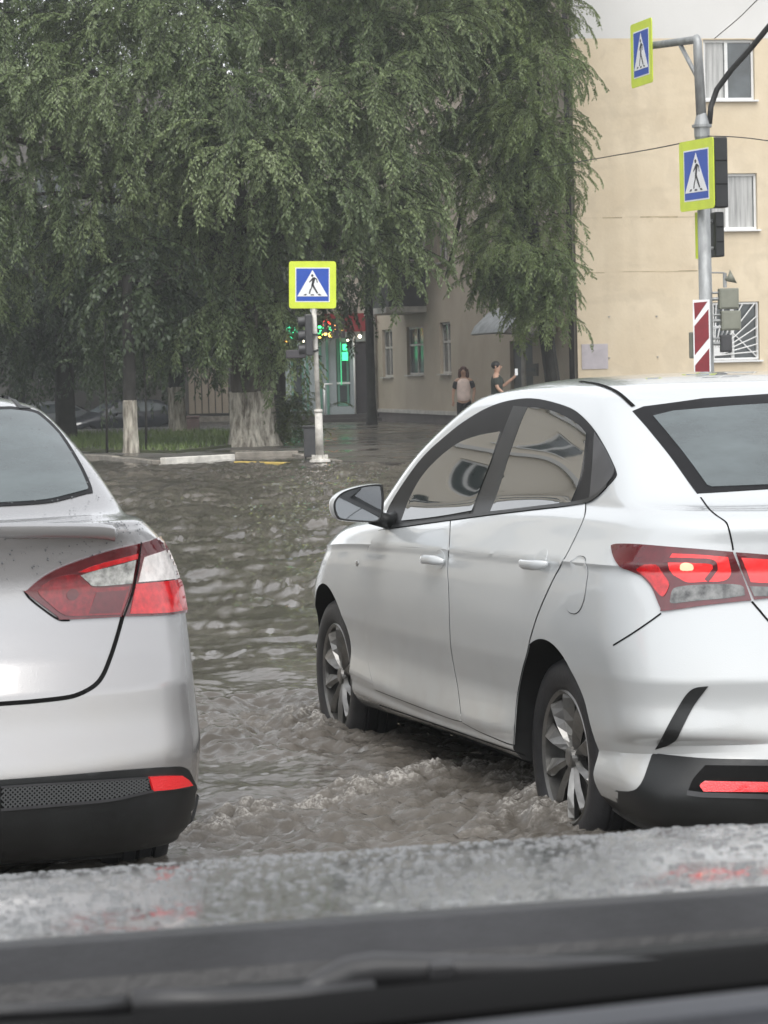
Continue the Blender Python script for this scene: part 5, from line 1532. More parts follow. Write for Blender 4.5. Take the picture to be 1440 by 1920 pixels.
def shop():
    """the glazed shop built out from the street front, its end towards the camera"""
    F = FACADE
    a = F.hit(706, 700)[0]
    p0 = F.P(a, 0)
    W = Wall(p0, F.n, 3.3, 4.0)                           # the end wall that faces the camera
    W.n = -F.u if (-F.u).y < 0 else F.u
    root = empty('shop', p0)
    tag(root, 'small shop with grey-green front, dark entrance, red fascia and spotlights behind the sign post', 'shop')
    zt = W.hit(650, 622)[1]; zf = W.hit(650, 588)[1]
    base = PAVE_Z + .22
    M['shop_panel'] = pmat('shop_panel', (.30, .34, .35), .45, var=.12, vscale=2)
    M['shop_green'] = pmat('shop_green', (.12, .26, .20), .5, var=.15, vscale=3)
    M['shop_dark'] = pmat('shop_dark', (.05, .045, .05), .45, var=.2, vscale=3)
    M['fascia_red'] = pmat('fascia_red', (.20, .02, .025), .45, var=.2, vscale=2)
    M['step'] = pmat('step', (.06, .055, .052), .6, var=.3, vscale=4, bump=.2)
    door = W.rect(629, 632, 658, 762); dr2 = W.rect(664, 640, 698, 790); win = W.rect(545, 660, 572, 770)
    hs = [door, (dr2[0], base, dr2[2], dr2[3]), win]
    mb = MB(); W.mesh(mb, hs, z0=base, z1=zt, depth=.1); mb.build('wall', M['shop_panel'], root)
    mb = MB(); W.bar(mb, -.1, PAVE_Z - .05, 3.4, base - .002, -.3, .25); W.bar(mb, -.1, PAVE_Z - .05, 2.4, PAVE_Z + .1, .252, .60); mb.build('step', M['step'], root)
    mb = MB(); W.bar(mb, -.05, zt + .002, 1.6, zf, -.25, .18); mb.build('fascia', M['fascia_red'], root)
    mb = MB(); W.bar(mb, 1.62, zt - .22, 3.3, zf - .12, -.25, .12); mb.build('sign_board', M['shop_dark'], root)
    q = MB(); W.bar(q, door[0] + .03, door[1] + .01, door[2] - .03, door[3] - .02, -.09, -.05); dd = q.build('door', M['shop_green'], root)
    q = MB(); W.bar(q, door[0] + .10, door[1] + .14, door[2] - .10, door[1] + .62, -.049, -.04); W.bar(q, door[0] + .10, door[1] + .75, door[2] - .10, door[3] - .15, -.049, -.04); q.build('door_glass', M['window_glass'], dd)
    q = MB(); W.bar(q, door[0] - .03, door[1] + .66, door[2] + .03, door[1] + .72, -.048, -.03); q.build('door_rail', M['pvc'], dd)
    q = MB(); W.bar(q, dr2[0] + .02, base, dr2[2] - .02, dr2[3] - .02, -.09, -.05); q.build('roller_shutter', M['shop_dark'], root)
    q = MB()
    for x in (576, 601, 614): 
        aa = W.hit(x, 700)[0]; W.bar(q, aa - .035, base, aa + .035, zt - .02, .002, .035)
    q.build('pilaster', M['shop_green'], root)
    W.window(win, root, frame='shop_green', panes=1, sill=False, depth=.09)
    q = MB(); aa = W.hit(664, 700)[0]; q.tube([W.P(aa, base, .06), W.P(aa, zt, .06)], .03, 8); aa = W.hit(604, 780)[0]
    q.tube([W.P(aa, base, .5), W.P(aa, base + .9, .5)], .025, 8); q.tube([W.P(aa, base + .9, .5), W.P(aa - .25, base + .9, .5)], .025, 8); q.build('rail', M['pvc'], root, True)
    # lit parts: spots under the fascia, the green neon strip by the door
    for x, y in ((566, 640), (608, 632), (650, 637), (672, 631)):
        aa, z = W.hit(x, y); q = MB(); q.ball(W.P(aa, z, .22), (.05, .05, .05), nu=10, nv=6)
        q.build('spotlight', pmat('spot_glow', (1, .9, .7), .4, emit=(1, .88, .66), estr=4), root, True)
    q = MB(); h = W.rect(641, 660, 652, 676); W.bar(q, *h, .02, .05); h = W.rect(642, 645, 650, 657); W.bar(q, *h, .02, .05)
    q.build('neon_panel', pmat('neon_green', (.1, .9, .4), .4, emit=(.06, 1, .36), estr=1.0), root)
    q = MB(); h = W.rect(637, 642, 641, 722); W.bar(q, *h, .02, .035); q.build('neon_strip', pmat('neon_soft', (.1, .6, .3), .4, emit=(.05, .55, .22), estr=.45), root)
    # the walls along the street and the roof
    W2 = Wall(W.P(3.3, 0), F.u, 8, 4.0); 
    mb = MB(); mb.add([W.P(3.3, base), W2.P(8, base), W2.P(8, zf), W.P(3.3, zf)], [(0, 1, 2, 3)])
    mb.add([W.P(-.0, zf - .03), W.P(3.3, zf - .03), W2.P(8, zf - .03), F.P(a + 8, zf - .03)], [(0, 1, 2, 3)]); mb.build('side_wall', M['shop_dark'], root)
    rebase(root)
    # pharmacy cross and the moving lamp sign beside it
    n = W.n
    def sign_obj(name, px, py, d, fn, label, cat):
        c = at(px, py, d); o = fn(c); o.name = name
        tag(o, label, cat); return o
    d0 = W.P(2.6, 3, .5).y
    c = at(543, 620, d0)
    cr = empty('pharmacy_cross', c); tag(cr, 'lit green pharmacy cross with an orange lower edge, left of the sign post', 'sign')
    g = pmat('cross_green', (.05, .8, .4), .4, emit=(.05, 1.0, .45), estr=1.6); og = pmat('cross_orange', (.9, .4, .05), .4, emit=(1, .42, .06), estr=1.5); yg = pmat('cross_lime', (.6, .9, .2), .4, emit=(.55, 1, .15), estr=1.5)
    s_ = .19
    q = MB(); q.bbox((-s_ * .5, -.05, -s_ * 1.4), (s_ * .5, .05, s_ * 1.4)); q.bbox((-s_ * 1.3, -.048, -s_ * .45), (-s_ * .502, .048, s_ * .5)); q.bbox((s_ * .502, -.048, -s_ * .45), (s_ * 1.2, .048, s_ * .5)); q.build('green_cross', g, cr, bevel=.012)
    q = MB(); q.bbox((-s_ * .9, -.06, -s_ * 1.75), (s_ * .1, -.055, -s_ * 1.2)); q.bbox((-s_ * .45, -.062, -s_ * 1.15), (-s_ * .1, -.056, -s_ * .7)); q.build('orange_edge', og, cr)
    q = MB(); q.ball((0, 0, s_ * 1.72), (.07, .05, .05), nu=10, nv=6); q.build('lamp', yg, cr, True)
    q = MB(); q.tube([(0, .05, 0), (0, .55, 0)], .025, 8); q.build('bracket', M['dark_steel'], cr, True)
    c = at(607, 617, d0 + .1)
    ld = empty('light_sign', c); tag(ld, 'small box sign with red, yellow and green lights just right of the sign post', 'sign')
    q = MB(); q.bbox((-.16, .0, -.28), (.62, .10, .30)); q.build('box', M['shop_dark'], ld)
    cols = [((1, .1, .08), .9), ((1, .75, .2), 1.6), ((.1, 1, .35), 1.3), ((1, .45, .1), 1.3)]
    mats = [pmat('led_light', c_, .4, emit=c_, estr=e_) for c_, e_ in cols]
    for mi in range(4):
        q = MB()
        for _ in range(9):
            x = random.uniform(-.15, .25) if mi != 3 else random.uniform(.1, .58); z = {0: random.uniform(.05, .28), 1: random.uniform(-.24, -.1), 2: random.uniform(-.15, .1), 3: random.uniform(-.1, .2)}[mi]
            q.box((x, -.01, z), (.07 if mi < 3 else .03, .02, .06 if mi < 3 else .03))
        q.build('light_dots', mats[mi], ld)
    return root

def far_building():
    o = at(-260, 702, 97); o.z = -.6
    W = Wall(o, (1, .0), 17, 12)
    root = empty('apartment_building', o)
    tag(root, 'pale building far behind the trees at left, with a panelled ground floor and steps', 'building')
    px = W.rect(352, 690, 430, 775)
    ws = []
    for k in range(6):
        a = .8 + k * 2.7
        for z in (1.6, 4.6, 7.6): ws.append((a, z, a + 1.3, z + 1.5))
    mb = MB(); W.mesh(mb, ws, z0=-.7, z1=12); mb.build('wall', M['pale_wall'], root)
    for w in ws: W.window(w, root, frame='old_frame')
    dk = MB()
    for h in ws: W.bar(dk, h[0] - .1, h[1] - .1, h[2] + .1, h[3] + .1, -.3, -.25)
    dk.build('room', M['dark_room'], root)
    q = MB()
    a0, z0, a1, z1 = px
    for k in range(6):
        W.bar(q, a0 + (a1 - a0) * k / 6 + .02, z0, a0 + (a1 - a0) * (k + 1) / 6 - .02, z1, .05, .12)
    q.build('porch_panel', M['grey_wall'], root)
    q = MB()
    for k in range(4): W.bar(q, a0 - .4, -.6, a1 + .6, -.45 + .16 * (4 - k), .13 + .35 * k, .13 + .35 * (k + 1) - .004)
    q.build('steps', M['kerb_stone'], root)
    mb = MB(); B = Vector((0, 10, 0))
    for A, C in ((W.P(0, 0), W.P(0, 0) + B), (W.P(17, 0), W.P(17, 0) + B), (W.P(0, 0) + B, W.P(17, 0) + B)):
        mb.add([A, C, C + Vector((0, 0, 12)), A + Vector((0, 0, 12))], [(0, 1, 2, 3)])
    mb.add([W.P(-.3, 12, .3), W.P(17.3, 12, .3), W.P(17.3, 12, -10.3), W.P(-.3, 12, -10.3)], [(0, 1, 2, 3)])
    mb.build('back_wall', M['grey_wall'], root)
    rebase(root)

def left_building():
    """the street's other side, seen mirrored in the white car's windows"""
    W = Wall((-15, 12, 0), (0, 1), 34, 11)
    W.n = Vector((1, 0, 0))
    root = empty('apartment_building', (-15, 12, 0))
    tag(root, 'cream street front outside the frame, mirrored in the side windows of the white sedan', 'building')
    ws = []
    for k in range(11):
        a = 1 + k * 3.0
        for z in (1.2, 4.4, 7.6): ws.append((a, z, a + 1.5, z + 1.8))
    mb = MB(); W.mesh(mb, ws, z0=0, z1=11); mb.build('wall', M['cream_wall'], root)
    for w in ws: W.window(w, root, fw=.10)
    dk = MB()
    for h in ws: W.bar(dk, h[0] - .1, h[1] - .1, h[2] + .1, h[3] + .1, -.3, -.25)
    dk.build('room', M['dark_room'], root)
    q = MB()
    for z in (3.7, 6.9, 10.4): W.bar(q, 0, z, 34, z + .25, .003, .18)
    q.build('cornice', M['white_wall'], root)
    mb = MB(); mb.add([W.P(0, 0), W.P(0, 0, -10), W.P(0, 11, -10), W.P(0, 11)], [(0, 1, 2, 3)]); mb.add([W.P(34, 0), W.P(34, 0, -10), W.P(34, 11, -10), W.P(34, 11)], [(0, 1, 2, 3)])
    mb.add([W.P(0, 0, -10), W.P(34, 0, -10), W.P(34, 11, -10), W.P(0, 11, -10)], [(0, 1, 2, 3)]); mb.build('back_wall', M['grey_wall'], root)
    mb = MB(); mb.add([W.P(-.3, 11.01, .4), W.P(34.3, 11.01, .4), W.P(34.3, 13.5, -5), W.P(-.3, 13.5, -5)], [(0, 1, 2, 3)]); mb.add([W.P(-.3, 13.5, -5), W.P(34.3, 13.5, -5), W.P(34.3, 11.01, -10), W.P(-.3, 11.01, -10)], [(0, 1, 2, 3)]); mb.build('roof', M['brick_dark'], root)
    rebase(root)
# ------------------------------------------------------------------ trees
def leaf_mat(name, c1, c2, rough=.42, trans=.36):
    m = bpy.data.materials.new(name); m.use_nodes = True
    n = m.node_tree; b = n.nodes['Principled BSDF']
    a = n.nodes.new('ShaderNodeAttribute'); a.attribute_name = 'tint'
    rp = n.nodes.new('ShaderNodeValToRGB')
    rp.color_ramp.elements[0].color = (*c1, 1); rp.color_ramp.elements[1].color = (*c2, 1)
    n.links.new(a.outputs['Fac'], rp.inputs['Fac'])
    n.links.new(rp.outputs[0], b.inputs['Base Color'])
    b.inputs['Roughness'].default_value = rough
    b.inputs['Specular IOR Level'].default_value = .6
    t = n.nodes.new('ShaderNodeBsdfTranslucent'); n.links.new(rp.outputs[0], t.inputs['Color'])
    mx = n.nodes.new('ShaderNodeMixShader'); mx.inputs[0].default_value = trans
    out = n.nodes['Material Output']
    n.links.new(b.outputs[0], mx.inputs[1]); n.links.new(t.outputs[0], mx.inputs[2]); n.links.new(mx.outputs[0], out.inputs['Surface'])
    return m
M['leaf_elm'] = leaf_mat('elm_leaves', (.100, .148, .056), (.210, .268, .116))
M['leaf_fresh'] = leaf_mat('fresh_elm_leaves', (.098, .150, .044), (.210, .270, .092))
M['leaf_dark'] = leaf_mat('dark_leaves', (.035, .058, .026), (.075, .108, .046))
M['leaf_bush'] = leaf_mat('bush_leaves', (.06, .09, .03), (.14, .17, .06))
M['bark'] = pmat('bark', (.045, .038, .030), .85, col2=(.10, .085, .066), vscale=7, bump=.8, bscale=16, stretch=(1, 1, .25), bdist=.03)
M['bark_dark'] = pmat('bark_dark', (.022, .02, .017), .9, var=.4, vscale=6, bump=.6, bscale=20)
M['whitewash'] = pmat('whitewash', (.10, .085, .065), .85, col2=(.58, .54, .46), vscale=13, bump=1.0, bscale=20, stretch=(1, 1, .2), bdist=.05)

def spray_template(L, rng, droop=1.0, leaf=.070, twigs=22, per=8):
    """one drooping leafy shoot of an elm, growing along +x: leaf quads and thin stalks"""
    nodes = 14
    p = np.zeros(3); el = rng.uniform(.05, .45); pts = [p.copy()]; az = 0.0
    for i in range(nodes):
        t = i / nodes
        e = el - droop * (1.0 * t ** 0.8 + .55 * t * t)
        az += rng.normal(0, .10)
        p = p + L / nodes * np.array([math.cos(e) * math.cos(az), math.cos(e) * math.sin(az), math.sin(e)])
        pts.append(p.copy())
    pts = np.array(pts)
    Q = []; S = []
    def stalk(a, b, r):
        d = b - a; s1 = np.cross(d, [0, 0, 1.0]); s1 = s1 / (np.linalg.norm(s1) + 1e-9) * r
        s2 = np.cross(d, s1); s2 = s2 / (np.linalg.norm(s2) + 1e-9) * r
        S.append([a - s1, a + s1, b + s1 * .7, b - s1 * .7]); S.append([a - s2, a + s2, b + s2 * .7, b - s2 * .7])
    for i in range(nodes): stalk(pts[i], pts[i + 1], .0065 * (1 - i / nodes) + .002)
    def leafquad(c, d, up, ln):
        d = d / np.linalg.norm(d); s = np.cross(d, up); s /= (np.linalg.norm(s) + 1e-9); nrm = np.cross(s, d)
        w = ln * rng.uniform(.20, .27)
        Q.append([c, c + d * ln * .42 + s * w - nrm * w * .25, c + d * ln - nrm * ln * .12, c + d * ln * .42 - s * w - nrm * w * .25])
    for k in range(twigs):
        t = (k + rng.uniform(.2, .8)) / twigs
        f = t * nodes; i = min(int(f), nodes - 1); base = pts[i] + (pts[i + 1] - pts[i]) * (f - i)
        ax = pts[i + 1] - pts[i]; ax /= np.linalg.norm(ax)
        sd = np.cross(ax, [0, 0, 1.0]); sd /= (np.linalg.norm(sd) + 1e-9)
        sg = 1 if k % 2 else -1
        an = rng.uniform(.35, .95)
        d = ax * math.cos(an) + sd * sg * math.sin(an) + np.array([0, 0, rng.normal(-.12, .22)])
        d /= np.linalg.norm(d)
        ln = L * rng.uniform(.12, .25) * (1 - .45 * t)
        end = base + d * ln + np.array([0, 0, -.22 * ln])
        stalk(base, end, .0025)
        m = max(3, int(per * rng.uniform(.7, 1.2)))
        for q in range(m):
            u = (q + .6) / m
            c = base + (end - base) * u
            dd = end - base; dd = dd / np.linalg.norm(dd)
            s2 = np.cross(dd, [0, 0, 1.0]); s2 /= (np.linalg.norm(s2) + 1e-9)
            ld = dd * .75 + s2 * (1 if q % 2 else -1) * .65 + np.array([0, 0, rng.normal(-.25, .25)])
            leafquad(c, ld, np.array([rng.normal(0, .35), rng.normal(0, .35), 1.0]), leaf * rng.uniform(.75, 1.25))
        leafquad(end, end - base, np.array([rng.normal(0, .3), rng.normal(0, .3), 1.0]), leaf * 1.1)
    return np.array(Q), np.array(S)

def scatter_sprays(templates, spots, rng):
    """spots: rows x, y, z, azimuth, tilt, scale, tint -> leaf quads, stalk quads, tints"""
    VQ = []; VS = []; T = []
    which = rng.integers(0, len(templates), len(spots))
    for k, (Q, S) in enumerate(templates):
        sp = spots[which == k]
        if not len(sp): continue
        ca, sa = np.cos(sp[:, 3]), np.sin(sp[:, 3]); ct, st = np.cos(sp[:, 4]), np.sin(sp[:, 4])
        Rm = np.zeros((len(sp), 3, 3))
        Rm[:, 0, 0] = ca * ct; Rm[:, 0, 1] = -sa; Rm[:, 0, 2] = ca * st
        Rm[:, 1, 0] = sa * ct; Rm[:, 1, 1] = ca; Rm[:, 1, 2] = sa * st
        Rm[:, 2, 0] = -st; Rm[:, 2, 2] = ct
        Rm *= sp[:, 5][:, None, None]
        def place(A):
            P = np.einsum('nij,qvj->nqvi', Rm, A) + sp[:, None, None, :3]
            return P.reshape(-1, 4, 3)
        q = place(Q); VQ.append(q); VS.append(place(S))
        tt = np.repeat(sp[:, 6], len(Q)) + rng.normal(0, .22, len(q)); T.append(tt)
    return np.concatenate(VQ), np.concatenate(VS), np.concatenate(T)

def crown_mesh(name, VQ, VS, T, leaf, bark, parent):
    V = np.concatenate([VQ.reshape(-1, 3), VS.reshape(-1, 3)])
    F = np.arange(len(V)).reshape(-1, 4)
    mi = np.concatenate([np.zeros(len(VQ), int), np.ones(len(VS), int)])
    off = np.array(parent.location)
    o = npobj(name, V - off, F, [leaf, bark], parent, matidx=mi)
    t = np.concatenate([np.repeat(np.clip(T, 0, 1), 4), np.zeros(len(VS) * 4)]).astype(np.float32)
    a = o.data.attributes.new('tint', 'FLOAT', 'POINT'); a.data.foreach_set('value', t)
    return o

_rt = np.random.default_rng(11)
ELM = [spray_template(1.25, _rt, droop=_rt.uniform(.8, 1.4)) for _ in range(12)]
COARSE = [spray_template(1.5, _rt, droop=_rt.uniform(.5, 1.1), leaf=.11, twigs=12, per=6) for _ in range(6)]

def clump_spots(clumps, per_m2, rng, base, inner=.25, tint=.5):
    """shoots spread over every clump: anchored in its outer shell, pointing outwards and hanging"""
    rows = []
    for (c, r) in clumps:
        area = 4 * math.pi * ((r[0] * r[1]) ** 1.6 / 3 + (r[0] * r[2]) ** 1.6 / 3 + (r[1] * r[2]) ** 1.6 / 3) ** (1 / 1.6)
        n = int(area * per_m2)
        d = rng.normal(size=(n, 3)); d /= np.linalg.norm(d, axis=1)[:, None]
        rad = rng.uniform(.45, .98, n); k = rng.random(n) < inner; rad[k] = rng.uniform(.05, .6, k.sum())
        P = np.array(c) + d * np.array(r) * rad[:, None] + np.array([0, 0, .25])
        out = P - np.array([base[0], base[1], 0]); az = np.arctan2(out[:, 1], out[:, 0])
        az2 = np.arctan2(d[:, 1], d[:, 0])
        a = np.arctan2(np.sin(az) * .6 + np.sin(az2), np.cos(az) * .6 + np.cos(az2)) + rng.normal(0, .5, n)
        tl = rng.normal(.12, .30, n) + np.where(d[:, 2] < 0, .35, 0)
        rows.append(np.column_stack([P, a, tl, rng.uniform(.65, 1.15, n), np.clip(rng.normal(tint, .24) + rng.normal(0, .12, n), 0, 1)]))
    return np.concatenate(rows)

def limbs(mb, start, ends, r0, rng, sag=.4, mid=None):
    for e in ends:
        a = Vector(start); b = Vector(e)
        L = (b - a).length
        ctrl = a + (b - a) * .45 + Vector((rng.normal(0, .2), rng.normal(0, .2), sag * L * .35))
        pts = []; rad = []
        for i in range(9):
            t = i / 8
            p = a * (1 - t) ** 2 + ctrl * 2 * t * (1 - t) + b * t * t
            pts.append(p + Vector((rng.normal(0, .04), rng.normal(0, .04), rng.normal(0, .04))) * (1 if 0 < i < 8 else 0)); rad.append(r0 * (1 - t) + .025 * t)
        mb.tube(pts, rad, 9)

def trunk_mesh(name, base, r, h, parent, mat, flare=1.35, lean=(0, 0), seed=1, top=.85, z0=0.0, rings=30, seg=96, rough=.06):
    rng = np.random.default_rng(seed)
    ph = rng.uniform(0, 6.28, 8); am = rng.normal(0, 1, 8)
    vs = []; fs = []
    for i in range(rings + 1):
        t = i / rings; z = z0 + h * t
        rr = r * (1 + (flare - 1) * math.exp(-t * h / .22)) * (1 - (1 - top) * t)
        for k in range(seg):
            a = 2 * math.pi * k / seg
            f = 1 + rough * sum(am[j] * math.sin((j + 2) * a + ph[j] + .8 * t * (j % 3)) for j in range(8)) / 2.4
            f += .022 * math.sin(17 * a + 2.5 * math.sin(5 * z)) + .014 * math.sin(29 * a + 4 * math.sin(3 * z + 1)) + rng.normal(0, .010)
            vs.append((lean[0] * t + rr * f * math.cos(a), lean[1] * t + rr * f * math.sin(a), z))
    for i in range(rings):
        for k in range(seg):
            fs.append((i * seg + k, i * seg + (k + 1) % seg, (i + 1) * seg + (k + 1) % seg, (i + 1) * seg + k))
    fs.append(tuple(rings * seg + k for k in range(seg)))
    return pyobj(name, vs, fs, mat, parent, True)

def big_elm():
    b = at(472, 834, 55.5); base = Vector((b.x, b.y, PAVE_Z - .02))
    root = empty('elm_tree', base)
    tag(root, 'huge drooping elm with a thick whitewashed trunk, its grey-green boughs filling the upper left', 'tree')
    trunk_mesh('whitewashed_trunk', base, .46, 1.12, root, M['whitewash'], 1.22, (-.02, 0), 3, .95, rough=.10)
    trunk_mesh('trunk', base, .435, 3.2, root, M['bark'], 1.0, (-.05, .1), 3, .78, z0=1.1, rough=.10)
    rng = np.random.default_rng(21)
    cl = []
    def C(px, py, d, rx, ry=None, rz=None):
        p = at(px, py, d); ry = ry or rx; rz = rz or rx * .8
        cl.append(((p.x, p.y, p.z), (rx, ry, rz)))
    for px in (-230, -60, 90, 230, 380, 520, 650, 770): C(px, random.uniform(20, 90), random.uniform(53, 56), 1.25)
    for px in (-150, 40, 150, 300, 440, 580, 700): C(px, random.uniform(170, 240), random.uniform(52.3, 54), 1.1)
    for px in (-60, 60, 200, 330, 470, 610, 715): C(px, random.uniform(300, 370), random.uniform(52, 54.5), .95)
    for px, py in ((20, 430), (130, 440), (245, 460), (370, 430), (450, 470), (545, 400), (640, 385), (725, 430), (760, 330)): C(px, py, random.uniform(52.5, 55.5), .72)
    for px, py in ((200, 515), (255, 545), (435, 545), (480, 530), (385, 520), (690, 490), (735, 510), (560, 460), (-40, 520), (20, 530), (420, 600), (480, 615), (530, 590), (460, 655), (385, 640), (515, 660)): C(px, py, random.uniform(52.5, 55), .45, rz=.5)
    for px in (-250, -50, 150, 350, 550, 740): C(px, -120, random.uniform(53, 57), 1.6)
    for px in (-150, 100, 350, 600): C(px, -320, random.uniform(54, 58), 1.8)
    for px in (-100, 150, 400, 650): C(px, 60, 59, 1.7); C(px, 250, 58.5, 1.3)
    sp = clump_spots(cl, 5.0, rng, base, tint=.5)
    VQ, VS, T = scatter_sprays(ELM, sp, rng)
    crown_mesh('crown', VQ, VS, T, M['leaf_elm'], M['bark_dark'], root)
    mb = MB()
    ends = [Vector(c[0]) - base for c in cl[:22:2]] + [Vector(c[0]) - base for c in cl[30:46:2]]
    limbs(mb, (-.05, .1, 4.0), ends, .16, rng)
    mb.build('limbs', M['bark'], root, True)
    return root

def right_elm():
    b = at(1050, 800, 57.5); base = Vector((b.x, b.y, PAVE_Z - .02))
    root = empty('elm_tree', base)
    tag(root, 'fresher green elm whose long hanging shoots droop down before the corner of the yellow wall', 'tree')
    rng = np.random.default_rng(31)
    trunk_mesh('trunk', base, .16, 4.6, root, M['bark_dark'], 1.3, (-.5, .2), 5, .8)
    cl = []
    def C(px, py, d, rx, ry=None, rz=None):
        rx *= 1.08; px -= 34 if px > 990 else 0; py -= 22 if py > 540 else 0; p = at(px, py, d); cl.append(((p.x, p.y, p.z), (rx, ry or rx, rz or rx * .85)))
    for px, py in ((870, 20), (960, 40), (1035, 60), (820, 110), (1040, 150), (930, 150)): C(px, py, random.uniform(56, 58.5), .80)
    for px, py in ((930, 240), (1010, 235), (1060, 270), (860, 250), (985, 320), (1055, 350), (905, 330)): C(px, py, random.uniform(56, 58), .62)
    for px, py in ((930, 410), (1000, 420), (1050, 450), (960, 490), (1030, 520), (915, 470)): C(px, py, random.uniform(56, 58), .50)
    for px, py in ((1000, 560), (1050, 570), (1065, 615), (1035, 620), (960, 560), (1010, 600), (925, 530), (1070, 500), (1070, 560), (990, 520)): C(px, py, random.uniform(56.5, 58), .34)
    for px in (850, 950, 1030): C(px, -110, 57, 1.2)
    C(930, -300, 57.5, 1.7)
    sp = clump_spots(cl, 14.0, rng, base, tint=.5)
    sp[:, 5] *= .72
    # long shoots reaching out past the corner
    ex = []
    for px, py, s_ in ((1075, 165, .8), (1085, 215, .8), (1080, 240, 1.0), (1090, 255, .9), (1085, 340, .7), (1082, 375, .7), (1085, 430, .65), (1080, 470, .8), (1082, 510, .6), (1080, 560, .6), (1078, 270, 1.0), (1084, 300, .9)):
        p = at(px - 25, py - 20, 57); ex.append((p.x, p.y, p.z, random.uniform(-.35, .2), random.uniform(.1, .5), s_ * .75, .55))
    sp = np.concatenate([sp, np.array(ex)])
    VQ, VS, T = scatter_sprays(ELM, sp, rng)
    crown_mesh('crown', VQ, VS, T, M['leaf_fresh'], M['bark_dark'], root)
    mb = MB()
    limbs(mb, (-.5, .2, 4.5), [Vector(c[0]) - base for c in cl[:18:2]], .075, rng)
    a = at(835, 520, 58) - base; c2 = at(880, 330, 57.5) - base
    mb.tube([Vector((-.5, .2, 4.55)), c2 + Vector((.5, 0, .25)), c2, (c2 + a) * .5 + Vector((.05, 0, .1)), a], [.09, .07, .055, .045, .015], 9)
    mb.build('limbs', M['bark_dark'], root, True)

def back_tree(px, d, r, h, crown, label, seed, white=None, leaf='leaf_dark', density=2.4, name='tree'):
    """tree farther back: whitewashed or dark trunk, loose crown of coarse foliage"""
    b = at(px, 702, d); base = Vector((b.x, b.y, PAVE_Z - .02))
    root = empty(name, base); tag(root, label, 'tree', 'trees behind the lawn')
    rng = np.random.default_rng(seed)
    if white:
        trunk_mesh('whitewashed_trunk', base, r, white, root, M['whitewash'], 1.2, (0, 0), seed, .95, seg=20)
        trunk_mesh('trunk', base, r * .92, h - white, root, M['bark_dark'], 1.0, (0, .1), seed, .7, z0=white - .02, seg=20)
    else:
        trunk_mesh('trunk', base, r, h, root, M['bark_dark'], 1.25, (0, .1), seed, .7, seg=20)
    if crown:
        cl = []
        for (cx, cy, dd, rr) in crown:
            p = at(cx, cy, d + dd); cl.append(((p.x, p.y, p.z), (rr, rr, rr * .8)))
        sp = clump_spots(cl, density, rng, base, tint=.45)
        VQ, VS, T = scatter_sprays(COARSE, sp, rng)
        crown_mesh('crown', VQ, VS, T, M[leaf], M['bark_dark'], root)
        mb = MB(); limbs(mb, (0, .1, h * .95), [Vector(c[0]) - base for c in cl[::2]], r * .5, rng); mb.build('limbs', M['bark_dark'], root, True)
    return root

